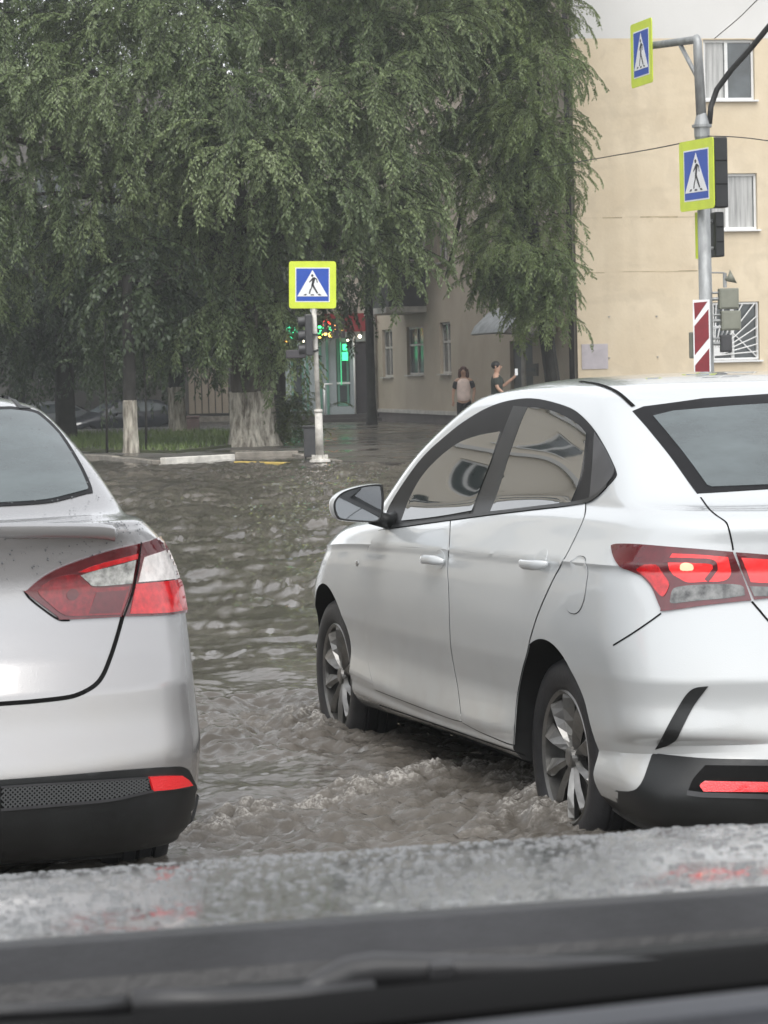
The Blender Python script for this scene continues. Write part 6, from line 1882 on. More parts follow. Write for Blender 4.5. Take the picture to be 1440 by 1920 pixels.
def trees():
    big_elm(); right_elm()
    back_tree(120, 66, .24, 4.5, [(-60, 560, 0, 1.6), (60, 590, -1, 1.5), (180, 540, 0, 1.6), (120, 450, 0, 1.9), (20, 650, 0, .9), (-100, 650, 0, 1.2), (80, 660, 1, .8), (150, 640, 1, .8), (60, 710, 2, .6), (140, 700, 2, .6), (0, 700, 2, .7), (190, 620, 2, .9)], 'dark tree standing behind the parked car, its crown low over the roof', 41)
    back_tree(330, 70, .22, 4.6, [(260, 590, 0, 1.4), (340, 560, 0, 1.6), (420, 600, 0, 1.2), (330, 450, 0, 2.0), (230, 660, 1, .8), (300, 640, 0, .9), (380, 655, 0, .7), (250, 700, 3, .7), (320, 690, 3, .7), (290, 600, 4, 1.2), (200, 600, 4, 1.2), (400, 560, 4, 1.4), (420, 680, 3, .6)], 'dark tree with a partly whitewashed trunk beside the brown bin', 42, white=1.2)
    back_tree(520, 68, .20, 5.0, [(470, 560, 0, 1.3), (560, 540, 1, 1.3), (500, 440, 0, 1.8), (440, 640, 0, .7), (500, 640, 0, .6), (620, 480, 1, 1.3), (600, 560, 2, .8)], 'dark tree between the thick whitewashed trunk and the shop', 43)
    back_tree(695, 76, .13, 6.0, [(660, 470, -2, 1.2), (700, 420, -2, 1.3), (750, 360, -2, 1.3), (820, 280, -2, 1.4), (620, 400, -2, 1.5)], 'dark leafy tree close to the grey street front, behind the elm boughs', 44)
    back_tree(-160, 64, .26, 4.6, [(-250, 560, 0, 1.8), (-150, 480, 0, 2.0), (-80, 600, 0, 1.4), (-260, 690, 0, 1.2)], 'dark tree at the far left edge behind the silver sedan', 45)
    back_tree(242, 52.5, .135, 3.4, [(200, 560, 1, .8), (250, 600, 1, .9), (280, 540, 1, .9), (230, 500, 1, 1.1)], 'thin tree with a short whitewashed trunk in the lawn, before the parked dark car', 46, white=1.02, density=2.0)
    back_tree(30, 97, .3, 5.0, [(20, 600, 0, 2.4), (120, 560, -3, 2.6), (220, 590, -5, 2.4), (320, 580, -6, 2.2), (140, 660, -2, 1.4), (60, 650, -3, 1.6), (250, 655, -4, 1.4), (330, 660, -5, 1.1), (180, 480, -5, 2.8), (60, 480, 0, 2.8), (300, 500, -5, 2.6)], 'dark tree deepest in the yard, added to shade the parked cars', 47)  # extra tree, put in to block the sky and darken the yard
    for i, (px, lab) in enumerate(((196, 'bare thin sapling stem left of the thin whitewashed trunk'), (270, 'bare thin sapling stem right of the thin whitewashed trunk'))):
        b = at(px, 702, 53); base = Vector((b.x, b.y, PAVE_Z)); root = empty('sapling', base); tag(root, lab, 'tree', 'saplings in the lawn')
        mb = MB(); mb.tube([(0, 0, 0), (.02, 0, .8), (.0, .02, 1.7), (.05, 0, 2.6)], [.026, .022, .018, .008], 8); mb.build('stem', M['bark_dark'], root, True)
        rng = np.random.default_rng(60 + i)
        sp = np.column_stack([base.x + rng.normal(0, .3, 26), base.y + rng.normal(0, .3, 26), rng.uniform(1.7, 3.0, 26), rng.uniform(0, 6.28, 26), rng.normal(.2, .3, 26), rng.uniform(.3, .55, 26), rng.uniform(.2, .8, 26)])
        VQ, VS, T = scatter_sprays(COARSE, sp, rng); crown_mesh('crown', VQ, VS, T, M['leaf_dark'], M['bark_dark'], root)
    # bush right of the big trunk
    b = at(545, 830, 55.8); base = Vector((b.x, b.y, PAVE_Z)); root = empty('bush', base); tag(root, 'low yellow-green bush between the thick whitewashed trunk and the litter bin', 'bush')
    rng = np.random.default_rng(71)
    n = 190
    sp = np.column_stack([base.x + rng.normal(0, .34, n), base.y + rng.normal(0, .3, n), PAVE_Z + rng.uniform(.05, .95, n), rng.uniform(0, 6.28, n), rng.normal(-.3, .4, n), rng.uniform(.25, .48, n), rng.uniform(.2, .9, n)])
    VQ, VS, T = scatter_sprays(ELM, sp, rng); crown_mesh('leaves', VQ, VS, T, M['leaf_bush'], M['bark_dark'], root)
# ------------------------------------------------------------------ signs, poles, wires
M['sign_yellow'] = pmat('sign_yellow', (0.60, 0.72, 0.045), 0.45, var=.06, vscale=5)
M['sign_blue'] = pmat('sign_blue', (0.008, 0.065, 0.40), 0.4, var=.08, vscale=6)
M['sign_white'] = pmat('sign_white', (0.80, 0.81, 0.82), 0.4, var=.05, vscale=6)
M['sign_black'] = pmat('sign_black', (0.015, 0.015, 0.02), 0.5)
M['sign_red'] = pmat('sign_red', (0.20, 0.008, 0.016), 0.4, var=.15, vscale=8)
M['post_white'] = pmat('post_white', (0.52, 0.50, 0.46), 0.6, var=.35, vscale=6, bump=.2, bscale=40)
M['olive_box'] = pmat('olive_box', (0.20, 0.205, 0.165), 0.5, var=.15, vscale=4)

def rounded(w, h, r, n=5):
    out = []
    for cx, cy, a0 in ((w / 2 - r, h / 2 - r, 0), (-w / 2 + r, h / 2 - r, 90), (-w / 2 + r, -h / 2 + r, 180), (w / 2 - r, -h / 2 + r, 270)):
        for k in range(n + 1):
            a = R(a0 + 90 * k / n); out.append((cx + r * math.cos(a), cy + r * math.sin(a)))
    return out

def crossing_panel(parent, Mx, S=1.0):
    """the pedestrian crossing sign, seen from +z of the frame Mx: x to the reader's right, y up"""
    def part(name, polys, z0, z1, mat, par):
        q = MB()
        for p in polys: q.prism([(x * S, y * S) for x, y in p], z0, z1, Mx)
        return q.build(name, M[mat], par)
    p = part('sign_panel', [rounded(1, 1, .055)], -.012, 0, 'sign_yellow', parent)
    part('panel_back', [rounded(.97, .97, .05)], -.018, -.0125, 'galv', p)
    part('blue_field', [[(-.345, -.345), (.345, -.345), (.345, .345), (-.345, .345)]], .0005, .004, 'sign_blue', p)
    part('sign_edge', [[(-.365, -.365), (.365, -.365), (.365, .365), (-.365, .365)]], .0002, .002, 'sign_white', p)
    part('triangle', [[(-.325, -.245), (.325, -.245), (0, .315)]], .0045, .007, 'sign_white', p)
    head = [(-.005 + .026 * math.cos(a), .195 + .028 * math.sin(a)) for a in np.linspace(0, 2 * math.pi, 14)[:-1]]
    torso = [(-.002, .155), (.045, .160), (.062, .135), (.028, .015), (-.020, .012), (-.012, .060)]
    armf = [(-.002, .150), (-.075, .060), (-.062, .045), (.008, .110)]
    armb = [(.040, .160), (.095, .125), (.110, .045), (.092, .040), (.078, .110), (.040, .130)]
    legf = [(-.022, .022), (.026, .022), (.028, -.005), (.120, -.175), (.092, -.190), (.005, -.050)]
    legb = [(-.022, .020), (.012, .010), (-.010, -.070), (-.040, -.130), (-.052, -.195), (-.080, -.190), (-.062, -.110), (-.030, -.060)]
    zeb = [[(-.195, -.225), (-.140, -.225), (-.115, -.195), (-.165, -.195)], [(-.045, -.226), (.030, -.226), (.028, -.200), (-.035, -.200)], [(.130, -.225), (.190, -.225), (.160, -.195), (.110, -.195)]]
    part('walking_figure', [head, torso, armf, armb, legf, legb] + zeb, .0075, .009, 'sign_black', p)
    return p

def frame(c, right, up, nrm):
    m = Matrix((right, up, nrm)).transposed().to_4x4(); m.translation = c
    return m

def face_frame(c, e_right, base):
    r = Vector((e_right[0], e_right[1], 0)).normalized(); u = Vector((0, 0, 1)); n = r.cross(u)
    return frame(Vector(c) - base, r, u, n)

def left_sign():
    b = at_z(600, 866, PAVE_Z); base = b.copy()
    d = b.y
    root = empty('crossing_sign', base)
    tag(root, 'pedestrian crossing sign with wide yellow border on a slim white post at the far kerb', 'sign')
    c = at(586, 534, d); top = at(587, 548, d + .05)
    r = at(640, 534, d) - c; r.normalize()
    u = Vector((0, 0, 1)); u = (u - r * u.dot(r)).normalized()
    crossing_panel(root, frame(c - base, r, u, r.cross(u)), 88.0 / FPX * d)
    mid = at(597, 770, d)
    q = MB(); q.tube([top - base, mid - base], .040, 12); q.build('upper_post', M['post_white'], root, True)
    q = MB(); q.tube([mid - base, Vector((0, 0, .1))], [.060, .066], 14); q.tube([mid - base - Vector((0, 0, .03)), mid - base + Vector((0, 0, .02))], .068, 14); q.build('lower_post', M['post_white'], root, True)
    q = MB(); q.lathe([(0, .11), (.075, .11), (.085, .05), (.16, .04), (.17, .0), (0, 0)], 20)
    for k in range(6):
        a = k * math.pi / 3; q.box((.105 * math.cos(a), .105 * math.sin(a), .07), (.05, .012, .09), Matrix.Rotation(a, 3, 'Z'))
    q.build('base_flange', M['post_white'], root)
    q = MB(); q.tube([top - base + Vector((0, .0, -.28)), top - base + Vector((0, -.03, -.28))], .06, 10); q.build('clamp', M['galv'], root)
    # signal head on the post, seen edge-on
    hp = at(583, 628, d - .05); tl = empty('traffic_light', hp)
    tag(tl, 'small grey traffic light head seen edge-on on the slim post below its crossing sign', 'traffic light')
    q = MB(); q.bbox((-.09, -.12, -.33), (.03, .14, .33)); q.build('housing', M['grey_plastic'], tl, bevel=.02)
    q = MB()
    for z in (.22, 0, -.22): q.tube([(-.09, 0, z), (-.20, -.01, z - .01)], [.085, .080], 12, cap=False)
    q.build('visor', M['grey_plastic'], tl, True)
    q = MB(); q.bbox((.03, -.02, -.02), (.12, .02, .02)); q.build('bracket', M['dark_steel'], tl)
    bp = at(562, 663, d - .02); sb = empty('signal_box', bp); tag(sb, 'small dark brown box and bracket under the edge-on traffic light', 'box')
    q = MB(); q.bbox((-.22, -.06, -.07), (.10, .06, .06)); q.build('case', M['shop_dark'] if 'shop_dark' in M else M['dark_steel'], sb, bevel=.01)
    q = MB(); q.tube([(.1, 0, 0), (.30, .0, .05)], .018, 8); q.build('bracket', M['dark_steel'], sb)
    # bin at the foot of the post
    bb = at(582, 855, d + 1.5); bb.z = PAVE_Z; lb = empty('litter_bin', bb); tag(lb, 'dark grey litter bin just behind the foot of the slim sign post', 'bin')
    q = MB(); q.bbox((-.10, -.12, .04), (.10, .12, .52)); q.build('body', M['grey_plastic'], lb, bevel=.015)
    q = MB(); q.bbox((-.12, -.14, .521), (.12, .14, .56)); q.build('lid', M['dark_steel'], lb, bevel=.01)
    for s_ in (-.08, .08):
        q = MB(); q.bbox((s_ - .015, -.02, 0), (s_ + .015, .02, .039)); q.build('foot', M['dark_steel'], lb)

def right_pole():
    d = 36.0
    top = at(1308, 74, d); col = at(1316, 236, d); low = at(1326, 690, d); base = at(1332, 900, d); base.z = 0.0
    base.x = low.x + (low.x - col.x) * .55
    root = empty('signal_pole', base)
    tag(root, 'tall galvanised pole with a braced side arm standing behind the white sedan', 'pole')
    L = lambda p: Vector(p) - base
    e = Vector((-.30, .954, 0))                                            # the side arm runs away to the left
    arm_end = at(1218, 86, d + 1.5)
    q = MB(); q.tube([L(base), L(low), L(col)], [.100, .090, .080], 18); q.build('pole', M['galv'], root, True)
    q = MB()
    bend = top + (arm_end - top).normalized() * .10
    q.tube([L(col), L(top) - Vector((0, 0, .14)), L(top) - Vector((0, 0, .03)), L(top) + (bend - top) * .4 + Vector((0, 0, .015)), L(bend), L(arm_end)], [.068, .060, .058, .056, .052, .050], 14)
    q.build('arm', M['galv'], root, True)
    q = MB(); p = top + (arm_end - top) * .38
    q.tube([L(p), L(at(1310, 150, d))], .030, 10); q.build('brace', M['galv'], root, True)
    q = MB(); q.tube([L(col) + Vector((0, 0, -.20)), L(col) + Vector((0, 0, -.14)), L(col) + Vector((0, 0, .0)), L(col) + Vector((0, 0, .16))], [.078, .10, .105, .064], 16)
    q.tube([L(col) + Vector((0, 0, -.02)), L(col) + Vector((0, 0, .015))], .128, 16); q.build('collar', M['galv'], root)
    q = MB()
    q.tube([L(at(1330, 232, d)), L(at(1333, 200, d)), L(at(1344, 168, d)), L(at(1372, 130, d - .2)), L(at(1410, 88, d - .5)), L(at(1446, 44, d - .8)), L(at(1540, -80, d - 1.6))], .038, 10)
    q.build('bent_bracket', M['dark_steel'], root, True)
    # upper sign at the end of the arm, lower sign on the pole
    def oblique(cx, cy, dd, half, label):
        l = at(cx[0], cy, dd + half[1]); r = at(cx[1], cy, dd - half[0])
        ev = r - l; ev.z = 0
        c = (l + r) / 2
        s_ = empty('crossing_sign', c); tag(s_, label, 'sign', 'crossing signs on the tall pole')
        rr = ev.normalized(); u = Vector((0, 0, 1))
        Mx = frame(Vector((0, 0, 0)), rr, u, rr.cross(u))
        return s_, Mx, ev.length
    s1, Mx, L1 = oblique((1183, 1222), 100, d + 1.7, (.41, .41), 'pedestrian crossing sign at the end of the tall pole side arm, topmost of the signs')
    crossing_panel(s1, Mx, .86)
    s2, Mx, L2 = oblique((1276, 1336), 328, d - .2, (.39, .39), 'pedestrian crossing sign fixed to the tall pole shaft in front of a dark signal head')
    crossing_panel(s2, Mx, .90)
    q = MB(); q.tube([Vector((.0, .03, .2)), L(col) + base - s2.location + Vector((0, 0, -.55))], .03, 8); q.build('clamp', M['galv'], s2)
    # dark signal heads, backs to the camera
    for (x0, x1, y0, y1, dd, lab, plate) in ((1334, 1361, 258, 390, d + .2, 'dark traffic light seen from behind beside the pole, level with the lower crossing sign', False), (1336, 1354, 398, 482, d + .35, 'dark traffic light with thin yellow-green edges, lower on the tall pole', True)):
        c = (at(x0, y0, dd) + at(x1, y1, dd)) / 2; h = at(x0, y0, dd).z - at(x0, y1, dd).z; w = at(x1, y0, dd).x - at(x0, y0, dd).x
        t = empty('traffic_light', c, R(14)); tag(t, lab, 'traffic light', 'traffic lights on the tall pole')
        q = MB(); q.bbox((-w / 2, -.10, -h / 2), (w / 2, .12, h / 2))
        q.build('housing', M['black_plastic'], t, bevel=.018)
        for k in range(2):
            q = MB(); q.bbox((-w / 2 + .01, -.106, -h / 2 + h * (k + 1) / 3 - .008), (w / 2 - .01, -.1005, -h / 2 + h * (k + 1) / 3 + .008))
            q.build('section_joint', M['gap'], t)
        for k in range(3):
            v = MB(); zz = -h / 2 + h * (k + .5) / 3; v.tube([(0, .12, zz), (0, .28, zz - .02)], [.085, .08], 14, cap=False); v.build('visor', M['black_plastic'], t, True)
            v = MB(); v.tube([(0, .121, zz), (0, .128, zz)], .075, 14); v.build('lens', M['lamp_dark'] if k == 2 else M['mirror'], t)
        q = MB(); q.tube([(-w / 2, 0, h * .3), (-w / 2 - .12, 0, h * .3)], .025, 8); q.tube([(-w / 2, 0, -h * .3), (-w / 2 - .12, 0, -h * .3)], .025, 8); q.build('bracket', M['galv'], t)
        if plate:
            q = MB(); pw = .235; q.bbox((-.30, .005, -h / 2 - .02), (-.30 + .05, .02, h / 2)); q.bbox((-.155, .005, -h / 2 - .02), (-.155 + .05, .02, h / 2)); q.build('edge_strip', M['sign_yellow'], t)
    # red and white marker plate
    c = at(1316, 640, d - .28); mk = empty('marker_plate', c, R(-4)); tag(mk, 'red and white diagonally striped marker plate low on the tall pole', 'sign')
    w, h = .215, 1.20
    z1 = (at(1316, 562, d - .28) - c).z
    def P(u, v): return (-w / 2 + w * u, z1 - h * v)                     # u to the right, v downwards
    Fm = Matrix.Rotation(R(90), 4, 'X')
    q = MB(); q.prism([P(0, 0), P(1, 0), P(1, 1), P(0, 1)], -.012, 0, Fm); q.build('plate', M['sign_white'], mk)
    q = MB()
    for pl in ([(.07, .03), (.88, .02), (.10, .215)], [(.07, .28), (.93, .10), (.93, .41), (.07, .59)], [(.07, .70), (.93, .52), (.93, .80), (.07, .98)]):
        q.prism([P(*p) for p in pl], .001, .004, Fm)
    q.build('red_stripe', M['sign_red'], mk)
    # small cabinets and a horn on the pole
    for (x0, y0, x1, y1, lab, nm, cat, mat, depth) in ((1347, 541, 1384, 579, 'upper of two olive grey control boxes stacked on the tall pole', 'control_box', 'box', 'olive_box', .2), (1351, 583, 1388, 619, 'lower of two olive grey control boxes stacked on the tall pole', 'control_box', 'box', 'olive_box', .2),
                                                  (1350, 628, 1372, 660, 'small dark grey junction box with cables under the control boxes', 'junction_box', 'box', 'grey_plastic', .12), (1292, 623, 1301, 672, 'narrow dark box on the left side of the pole behind the striped plate', 'button_box', 'box', 'olive_box', .1)):
        a = at(x0, y0, d); b = at(x1, y1, d); c = (a + b) / 2
        o = empty(nm, c); tag(o, lab, cat, 'control boxes on the tall pole' if nm == 'control_box' else None)
        w, h = b.x - a.x, a.z - b.z
        q = MB(); q.bbox((-w / 2, -depth / 2, -h / 2), (w / 2, depth / 2, h / 2)); q.build('case', M[mat], o, bevel=.012)
        q = MB(); q.bbox((-w / 2 + .02, -depth / 2 - .008, -h / 2 + .02), (w / 2 - .02, -depth / 2 - .001, h / 2 - .02)); q.build('door', M[mat], o, bevel=.003)
        q = MB(); sx = -1 if nm != 'button_box' else 1; q.tube([(sx * w / 2, 0, 0), (sx * (w / 2 + .09), .02, 0)], .022, 8); q.tube([(sx * w / 2, 0, h * .3), (sx * (w / 2 + .09), .02, h * .3)], .015, 8); q.build('bracket', M['galv'], o)
        if nm == 'junction_box':
            for k in range(3):
                v = MB(); xx = -w / 2 + w * (k + .5) / 3; v.tube([(xx, 0, h / 2), (xx + .02, 0, h / 2 + .08), (xx - .08, 0, h / 2 + .12), (-.22, 0, h / 2 + .05)], .008, 6); v.build('cable', M['sign_white'], o, True)
    c = at(1362, 526, d); hn = empty('horn_speaker', c); tag(hn, 'small grey horn speaker on a thin arm above the control boxes', 'speaker')
    q = MB(); q.tube([(-.02, 0, .02), (.03, -.01, .02), (.09, -.02, .05)], [.025, .04, .10], 14); q.build('horn', M['olive_box'], hn, True)
    q = MB(); q.tube([(-.02, 0, -.09), (-.02, 0, .10)], .025, 8); q.tube([(-.02, 0, .10), (-.25, .02, .11)], .010, 6); q.build('arm', M['galv'], hn)
    # wires
    def wire(name, pts, lab, r=.008):
        pts = [at(*p) for p in pts]; o = empty(name, pts[0]); tag(o, lab, 'cable')
        P2 = smooth([tuple(p - pts[0]) for p in pts], 6)
        q = MB(); q.tube(P2, r, 6); q.build('strand', M['dark_steel'], o, True); return o
    wire('cable', [(1000, 318, 52), (1144, 293, 44), (1230, 278, 40), (1318, 260, 36)], 'thin dark cable running from the tall pole into the elm at left')
    wire('cable', [(1324, 255, 36), (1380, 257, 35), (1440, 264, 33), (1560, 285, 30)], 'thin dark cable running from the tall pole out to the right edge', .007)
    wire('cable', [(1340, 72, 50), (1385, 34, 46), (1424, -4, 43), (1560, -130, 34)], 'thin pale cable rising from the end wall to the top edge', .009)

# ------------------------------------------------------------------ people
def skin_mesh(name, verts, edges, radii, mat, parent, sub=2, root=0):
    me = bpy.data.meshes.new(name); me.from_pydata([tuple(v) for v in verts], edges, []); me.update()
    o = bpy.data.objects.new(name, me); COL.objects.link(o)
    o.modifiers.new('s', 'SKIN')
    for i, r in enumerate(radii):
        sv = me.skin_vertices[0].data[i]
        sv.radius = (r, r) if not isinstance(r, tuple) else r
        sv.use_root = (i == root)
    o.modifiers['s'].use_smooth_shade = True
    m2 = o.modifiers.new('d', 'SUBSURF'); m2.levels = sub; m2.render_levels = sub
    bpy.context.view_layer.update()
    dg = bpy.context.evaluated_depsgraph_get()
    nm = bpy.data.meshes.new_from_object(o.evaluated_get(dg), depsgraph=dg)
    o.modifiers.clear(); o.data = nm; bpy.data.meshes.remove(me); nm.name = name
    nm.materials.append(mat)
    nm.polygons.foreach_set('use_smooth', [True] * len(nm.polygons))
    o.parent = parent
    return o

def person(loc, rz, h, label, shirt, sleeve, legs, hair, long_hair, arms):
    """arms: for the left and the right side (elbow, wrist, hand direction) in units of body height; x is the person's left, -y the front"""
    root = empty('person', loc, rz); tag(root, label, 'person')
    H = h
    skin = pmat('skin', (.46, .28, .20), .55, var=.08, vscale=9)
    V = []; E = []; Rr = []
    def add(p, r, link=None):
        V.append(Vector(p) * H); Rr.append(r * H if not isinstance(r, tuple) else tuple(q * H for q in r))
        if link is not None: E.append((link, len(V) - 1))
        return len(V) - 1
    pel = add((0, 0, .53), (.085, .06)); wa = add((0, 0, .62), (.070, .052), pel); ch = add((0, 0, .73), (.085, .060), wa); ns = add((0, .005, .815), (.045, .04), ch)
    nk = add((0, 0, .85), .030, ns); jaw = add((0, -.012, .885), (.036, .042), nk); hd = add((0, -.004, .935), (.044, .054), jaw); add((0, 0, .972), (.036, .042), hd)
    for sx, (el, wr, hdn) in ((1, arms[0]), (-1, arms[1])):
        sh = add((.105 * sx, 0, .80), .034, ns); e = add(el, .024, sh); w = add(wr, .017, e)
        d = Vector(hdn).normalized(); side = Vector((d.z, 0, -d.x)); 
        if side.length < .1: side = Vector((1, 0, 0))
        side.normalize()
        pm = add(Vector(wr) + d * .035, (.020, .011), w)
        for k, (off, ln) in enumerate(((-.014, .040), (-.005, .046), (.005, .043), (.013, .034))):
            f1 = add(Vector(wr) + d * (.058) + side * off, .0055, pm); add(Vector(wr) + d * (.058 + ln * .6) + side * off * 1.1 + Vector((0, -.006, 0)), .0048, f1)
        t1 = add(Vector(wr) + d * .030 - side * .020, .006, pm); add(Vector(wr) + d * .052 - side * .028, .005, t1)
    for sx in (1, -1):
        hp = add((.052 * sx, 0, .50), .056, pel); kn = add((.058 * sx, -.008, .285), .034, hp); an = add((.060 * sx, .006, .045), .021, kn)
        hl = add((.060 * sx, -.01, .022), (.02, .018), an); add((.064 * sx, -.075, .014), (.022, .013), hl)
    b = skin_mesh('body', V, E, Rr, skin, root)
    # face
    q = MB()
    q.ball((0, -.060 * H, .925 * H), (.008 * H, .012 * H, .014 * H)); q.build('nose', skin, root, True)
    for sx in (1, -1):
        q = MB(); q.ball((.018 * H * sx, -.055 * H, .940 * H), (.0075 * H, .005 * H, .004 * H)); q.build('eye', M['sign_black'], root, True)
        q = MB(); q.ball((.047 * H * sx, .002 * H, .930 * H), (.006 * H, .011 * H, .017 * H)); q.build('ear', skin, root, True)
    q = MB(); q.ball((0, -.054 * H, .900 * H), (.014 * H, .005 * H, .004 * H)); q.build('mouth', pmat('lips', (.32, .12, .10), .5), root, True)
    q = MB(); q.ball((0, .010 * H, .950 * H), (.053 * H, .058 * H, .052 * H), p=.95)
    if long_hair:
        for sx in (1, -1): q.tube([(.040 * H * sx, .01 * H, .955 * H), (.050 * H * sx, .012 * H, .90 * H), (.052 * H * sx, .0, .845 * H), (.046 * H * sx, -.012 * H, .80 * H)], [.030 * H, .030 * H, .026 * H, .010 * H], 10)
        q.tube([(0, .04 * H, .95 * H), (0, .048 * H, .88 * H), (0, .045 * H, .81 * H)], [.04 * H, .045 * H, .03 * H], 10)
    q.build('hair', hair, root, True)
    # clothes follow the body a little outside it
    V2 = []; E2 = []; R2 = []
    def a2(p, r, l=None):
        V2.append(Vector(p) * H); R2.append(r * H if not isinstance(r, tuple) else tuple(q_ * H for q_ in r))
        if l is not None: E2.append((l, len(V2) - 1))
        return len(V2) - 1
    p0 = a2((0, 0, .475), (.118, .088)); p1 = a2((0, 0, .62), (.100, .076), p0); p2 = a2((0, 0, .73), (.116, .084), p1); p3 = a2((0, .004, .800), (.108, .066), p2); a2((0, .004, .838), (.056, .050), p3)
    skin_mesh('shirt', V2, E2, R2, shirt, root)
    for sx, (el, wr, hdn) in ((1, arms[0]), (-1, arms[1])):
        s0 = Vector((.088 * sx, 0, .802)); s1 = s0.lerp(Vector(el), .85)
        skin_mesh('sleeve', [s0 * H, s0.lerp(s1, .5) * H, s1 * H], [(0, 1), (1, 2)], [.050 * H, .046 * H, .040 * H], sleeve, root)
    V2.clear(); E2.clear(); R2.clear()
    t0 = a2((0, 0, .535), (.090, .066))
    for sx in (1, -1):
        k0 = a2((.052 * sx, 0, .47), .066, t0); k1 = a2((.058 * sx, -.008, .285), .048, k0); a2((.060 * sx, .006, .06), .040, k1)
    skin_mesh('trousers', V2, E2, R2, legs, root)
    for sx in (1, -1):
        q = MB(); q.ball((.062 * H * sx, -.032 * H, .018 * H), (.028 * H, .065 * H, .020 * H), p=.8); q.build('shoe', M['sign_black'], root, True)
    return root

def people():
    beige = pmat('beige_cloth', (.80, .64, .57), .85, var=.12, vscale=6); dark = pmat('dark_cloth', (.025, .022, .026), .85, var=.2, vscale=8)
    green = pmat('dark_green_cloth', (.035, .042, .036), .85, var=.2, vscale=8); jeans = pmat('dark_jeans', (.03, .035, .05), .85, var=.2, vscale=8)
    red = pmat('red_brown_hair', (.07, .025, .02), .6, var=.3, vscale=30); blk = pmat('black_hair', (.012, .010, .010), .5, var=.3, vscale=30)
    p = at(869, 702, 63.0); p.z = PAVE_Z - .09
    person(p, R(-6), 1.60, 'woman with long reddish hair in a beige top with dark sleeves, walking past the entrance', beige, dark, dark, red, True,
           (((.150, .01, .66), (.135, -.05, .54), (0, -.2, -1)), ((-.150, .02, .65), (-.155, -.03, .52), (0, -.1, -1))))
    p = at(931, 702, 56.0); p.z = PAVE_Z - .02
    m = person(p, R(78), 1.60, 'dark-haired man in a dark shirt seen from the side, holding up a phone', green, green, jeans, blk, False,
           (((.135, -.06, .68), (.085, -.22, .80), (0, -.3, 1)), ((-.130, -.03, .66), (-.11, -.12, .58), (0, -.6, -1))))
    ph = empty('phone', p, R(78)); tag(ph, 'pale phone held up in front of the dark-haired man', 'phone')
    H = 1.60
    q = MB(); q.bbox((.055 * H, -.262 * H, .815 * H), (.062 * H, -.225 * H, .90 * H)); q.build('case', M['sign_white'], ph, bevel=.003)
    q = MB(); q.bbox((.0622 * H, -.258 * H, .82 * H), (.0632 * H, -.229 * H, .895 * H)); q.build('screen', M['mirror'], ph)

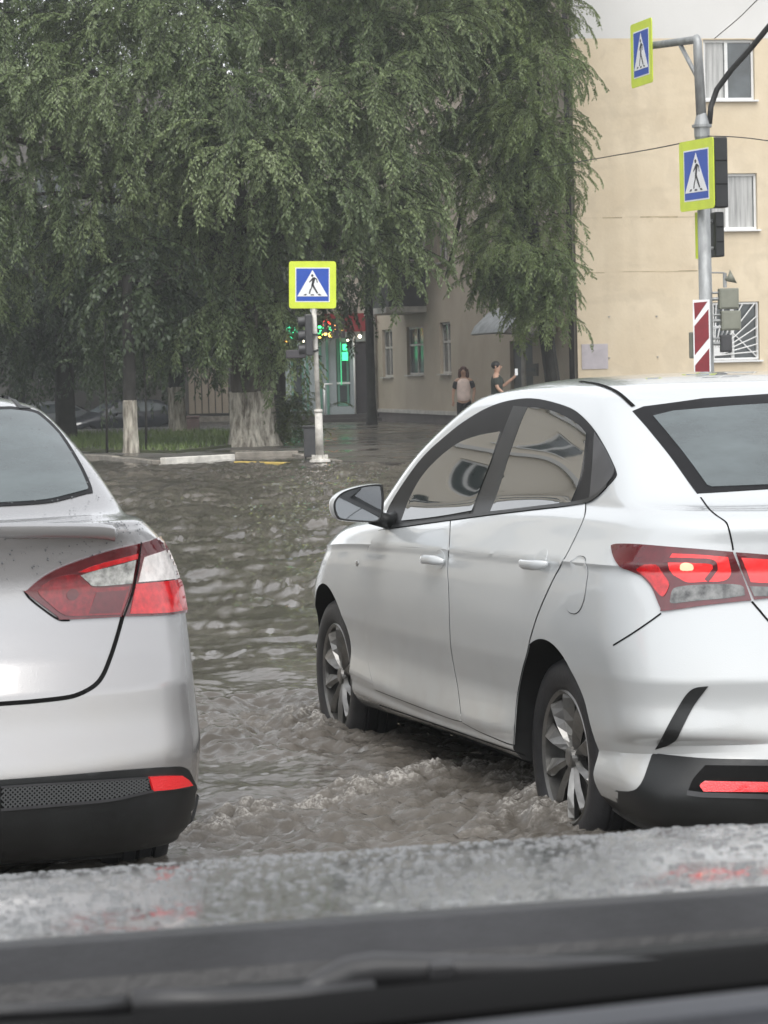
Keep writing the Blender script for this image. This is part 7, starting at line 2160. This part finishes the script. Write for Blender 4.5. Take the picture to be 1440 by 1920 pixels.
# ------------------------------------------------------------------ things in the yard at left
def yard():
    T = [(-1, 1.0), (0.2, 1.0), (1.2, 1.0), (2.4, 0.985), (3.5, 0.93)]
    def parked(px, d, z, yaw, paint, label):
        p = at(px, 702, d); p.z = z
        root = empty('parked_car', p, yaw); tag(root, label, 'car', 'cars parked behind the lawn')
        lv = [
            dict(xr=-.70, xf=3.10, w=.0, z=.22, Lr=.3, Lf=.5), dict(xr=-.85, xf=3.3, w=.78, z=.22, Lr=.34, nr=3.0, t=T, Lf=.8),
            dict(xr=-.96, xf=3.42, w=.842, z=.45, Lr=.42, nr=2.8, t=T), dict(xr=-.925, xf=3.38, w=.864, z=.70, Lr=.46, nr=2.7, t=T),
            dict(xr=-.89, xf=3.22, w=.845, z=[(-.95, .93), (0, .915), (1.4, .88), (2.6, .82), (3.4, .72)], Lr=.46, nr=2.7, t=T),
            dict(xr=-.88, xf=2.9, w=.76, z=[(-.95, 1.06), (0, 1.06), (1.4, 1.0), (2.2, .955), (2.9, .88)], Lr=.46, nr=2.8, t=T),
            dict(xr=-.58, xf=2.45, w=.735, z=[(-.7, 1.09), (0.4, 1.10), (1.4, 1.06), (2.4, .985)], Lr=.34, nr=3.4, Lf=.52, nf=2.6),
            dict(xr=-.06, xf=1.70, w=.602, z=[(-.2, 1.365), (0.9, 1.405), (1.7, 1.365)], Lr=.30, nr=3.6, Lf=.38, nf=2.8),
            dict(xr=.16, xf=1.50, w=.42, z=[(0, 1.43), (0.9, 1.468), (1.5, 1.43)], Lr=.28, nr=3.2, Lf=.4, nf=2.8), dict(xr=.55, xf=1.05, w=.0, z=1.48, Lr=.2, Lf=.3)]
        s = CarSurf(lv, root, nr=14, ns=30, nfr=12, sub=4)
        s.body('body', [paint, M['well']], root, arches=((0, .325), (2.6, .325)), arch_r=.352, inner_y=.46)
        win = smooth([(-.2, 1.14), (.0, 1.25), (.35, 1.34), (.9, 1.36), (1.35, 1.31), (1.8, 1.15), (1.92, 1.06), (1.92, 1.06), (1.2, 1.05), (.3, 1.09)], 4, True)
        s.panel('window', win, M['window_glass'], root, proj='side', off=.004, spacing=.06, mirror=True)
        # windscreen
        pts = [(-.56, 1.06), (.56, 1.06), (.46, 1.34), (0, 1.37), (-.46, 1.34)]
        old = s.rear
        def frontp(y, z):
            h, n = s.cast((6, y, z), (-1, 0, 0)); return h, n
        s.rear = frontp; s.panel('windscreen', pts, M['window_glass'], root, proj='rear', off=.004, spacing=.08)
        for sg in (1, -1):
            s.panel('headlight', [(y * sg, z) for y, z in smooth([(.42, .66), (.42, .66), (.62, .75), (.78, .78), (.78, .70), (.5, .60)], 3, True)], M['lamp_smoke'], root, proj='rear', off=.004, spacing=.04)
        s.panel('grille', [(-.36, .44), (.36, .44), (.40, .58), (-.40, .58)], M['gap'], root, proj='rear', off=.004, spacing=.06)
        s.rear = old
        s.panel('rear_window', pts, M['glass'], root, proj='rear', off=.004, spacing=.08)
        for x in (0, 2.6):
            for sg in (1, -1): make_wheel(root, x, .715 * sg, .308, .308, .195, .205, 5, sg)
        for sg in (1, -1):
            m_ = MB(); m_.ball((1.72, .92 * sg, 1.02), (.06, .10, .065), p=.8); m_.tube([(1.74, .78 * sg, .99), (1.73, .88 * sg, 1.0)], .025, 8); m_.build('door_mirror', paint, root, True)
        return root
    # the car's nose points left and a little towards the camera
    parked(292, 89.5, -.56, R(180 + 25), M['dark_paint'], 'dark blue-black sedan parked behind the lawn and thin whitewashed trunk')
    parked(118, 93.0, -.58, R(180 + 38), pmat('grey_paint', (.16, .17, .18), .3, metal=.5, coat=1.0), 'grey car parked at left, mostly hidden behind the silver sedan roof')
    b = at(353, 702, 80.0); b.z = -.42
    bx = empty('waste_container', b, R(6)); tag(bx, 'dark brown waste container standing before the far steps', 'container')
    br = pmat('brown_metal', (.055, .032, .028), .6, var=.25, vscale=3)
    q = MB(); q.bbox((-.27, -.3, .05), (.27, .3, .80)); q.build('body', br, bx, bevel=.02)
    q = MB(); q.bbox((-.29, -.32, .802), (.29, .32, .86)); q.build('lid', br, bx, bevel=.015)
    for sx in (-.2, .2):
        q = MB(); q.bbox((sx - .04, -.2, 0), (sx + .04, .2, .049)); q.build('foot', M['dark_steel'], bx)

def haze():
    o = MB().bbox((-75, -45, -1.8), (75, 155, 18)).build('haze', None)
    m = bpy.data.materials.new('rain_haze'); m.use_nodes = True
    n = m.node_tree; n.nodes.clear()
    v = n.nodes.new('ShaderNodeVolumePrincipled'); v.inputs['Color'].default_value = (.88, .92, .93, 1); v.inputs['Density'].default_value = 0.0010
    out = n.nodes.new('ShaderNodeOutputMaterial'); n.links.new(v.outputs[0], out.inputs['Volume'])
    o.data.materials.clear(); o.data.materials.append(m); o['kind'] = 'stuff'

ground()
water()
main_building()
shop()
far_building()
left_building()
trees()
haze()
white_car()
silver_car()
left_sign()
right_pole()
yard()
people()
own_car()
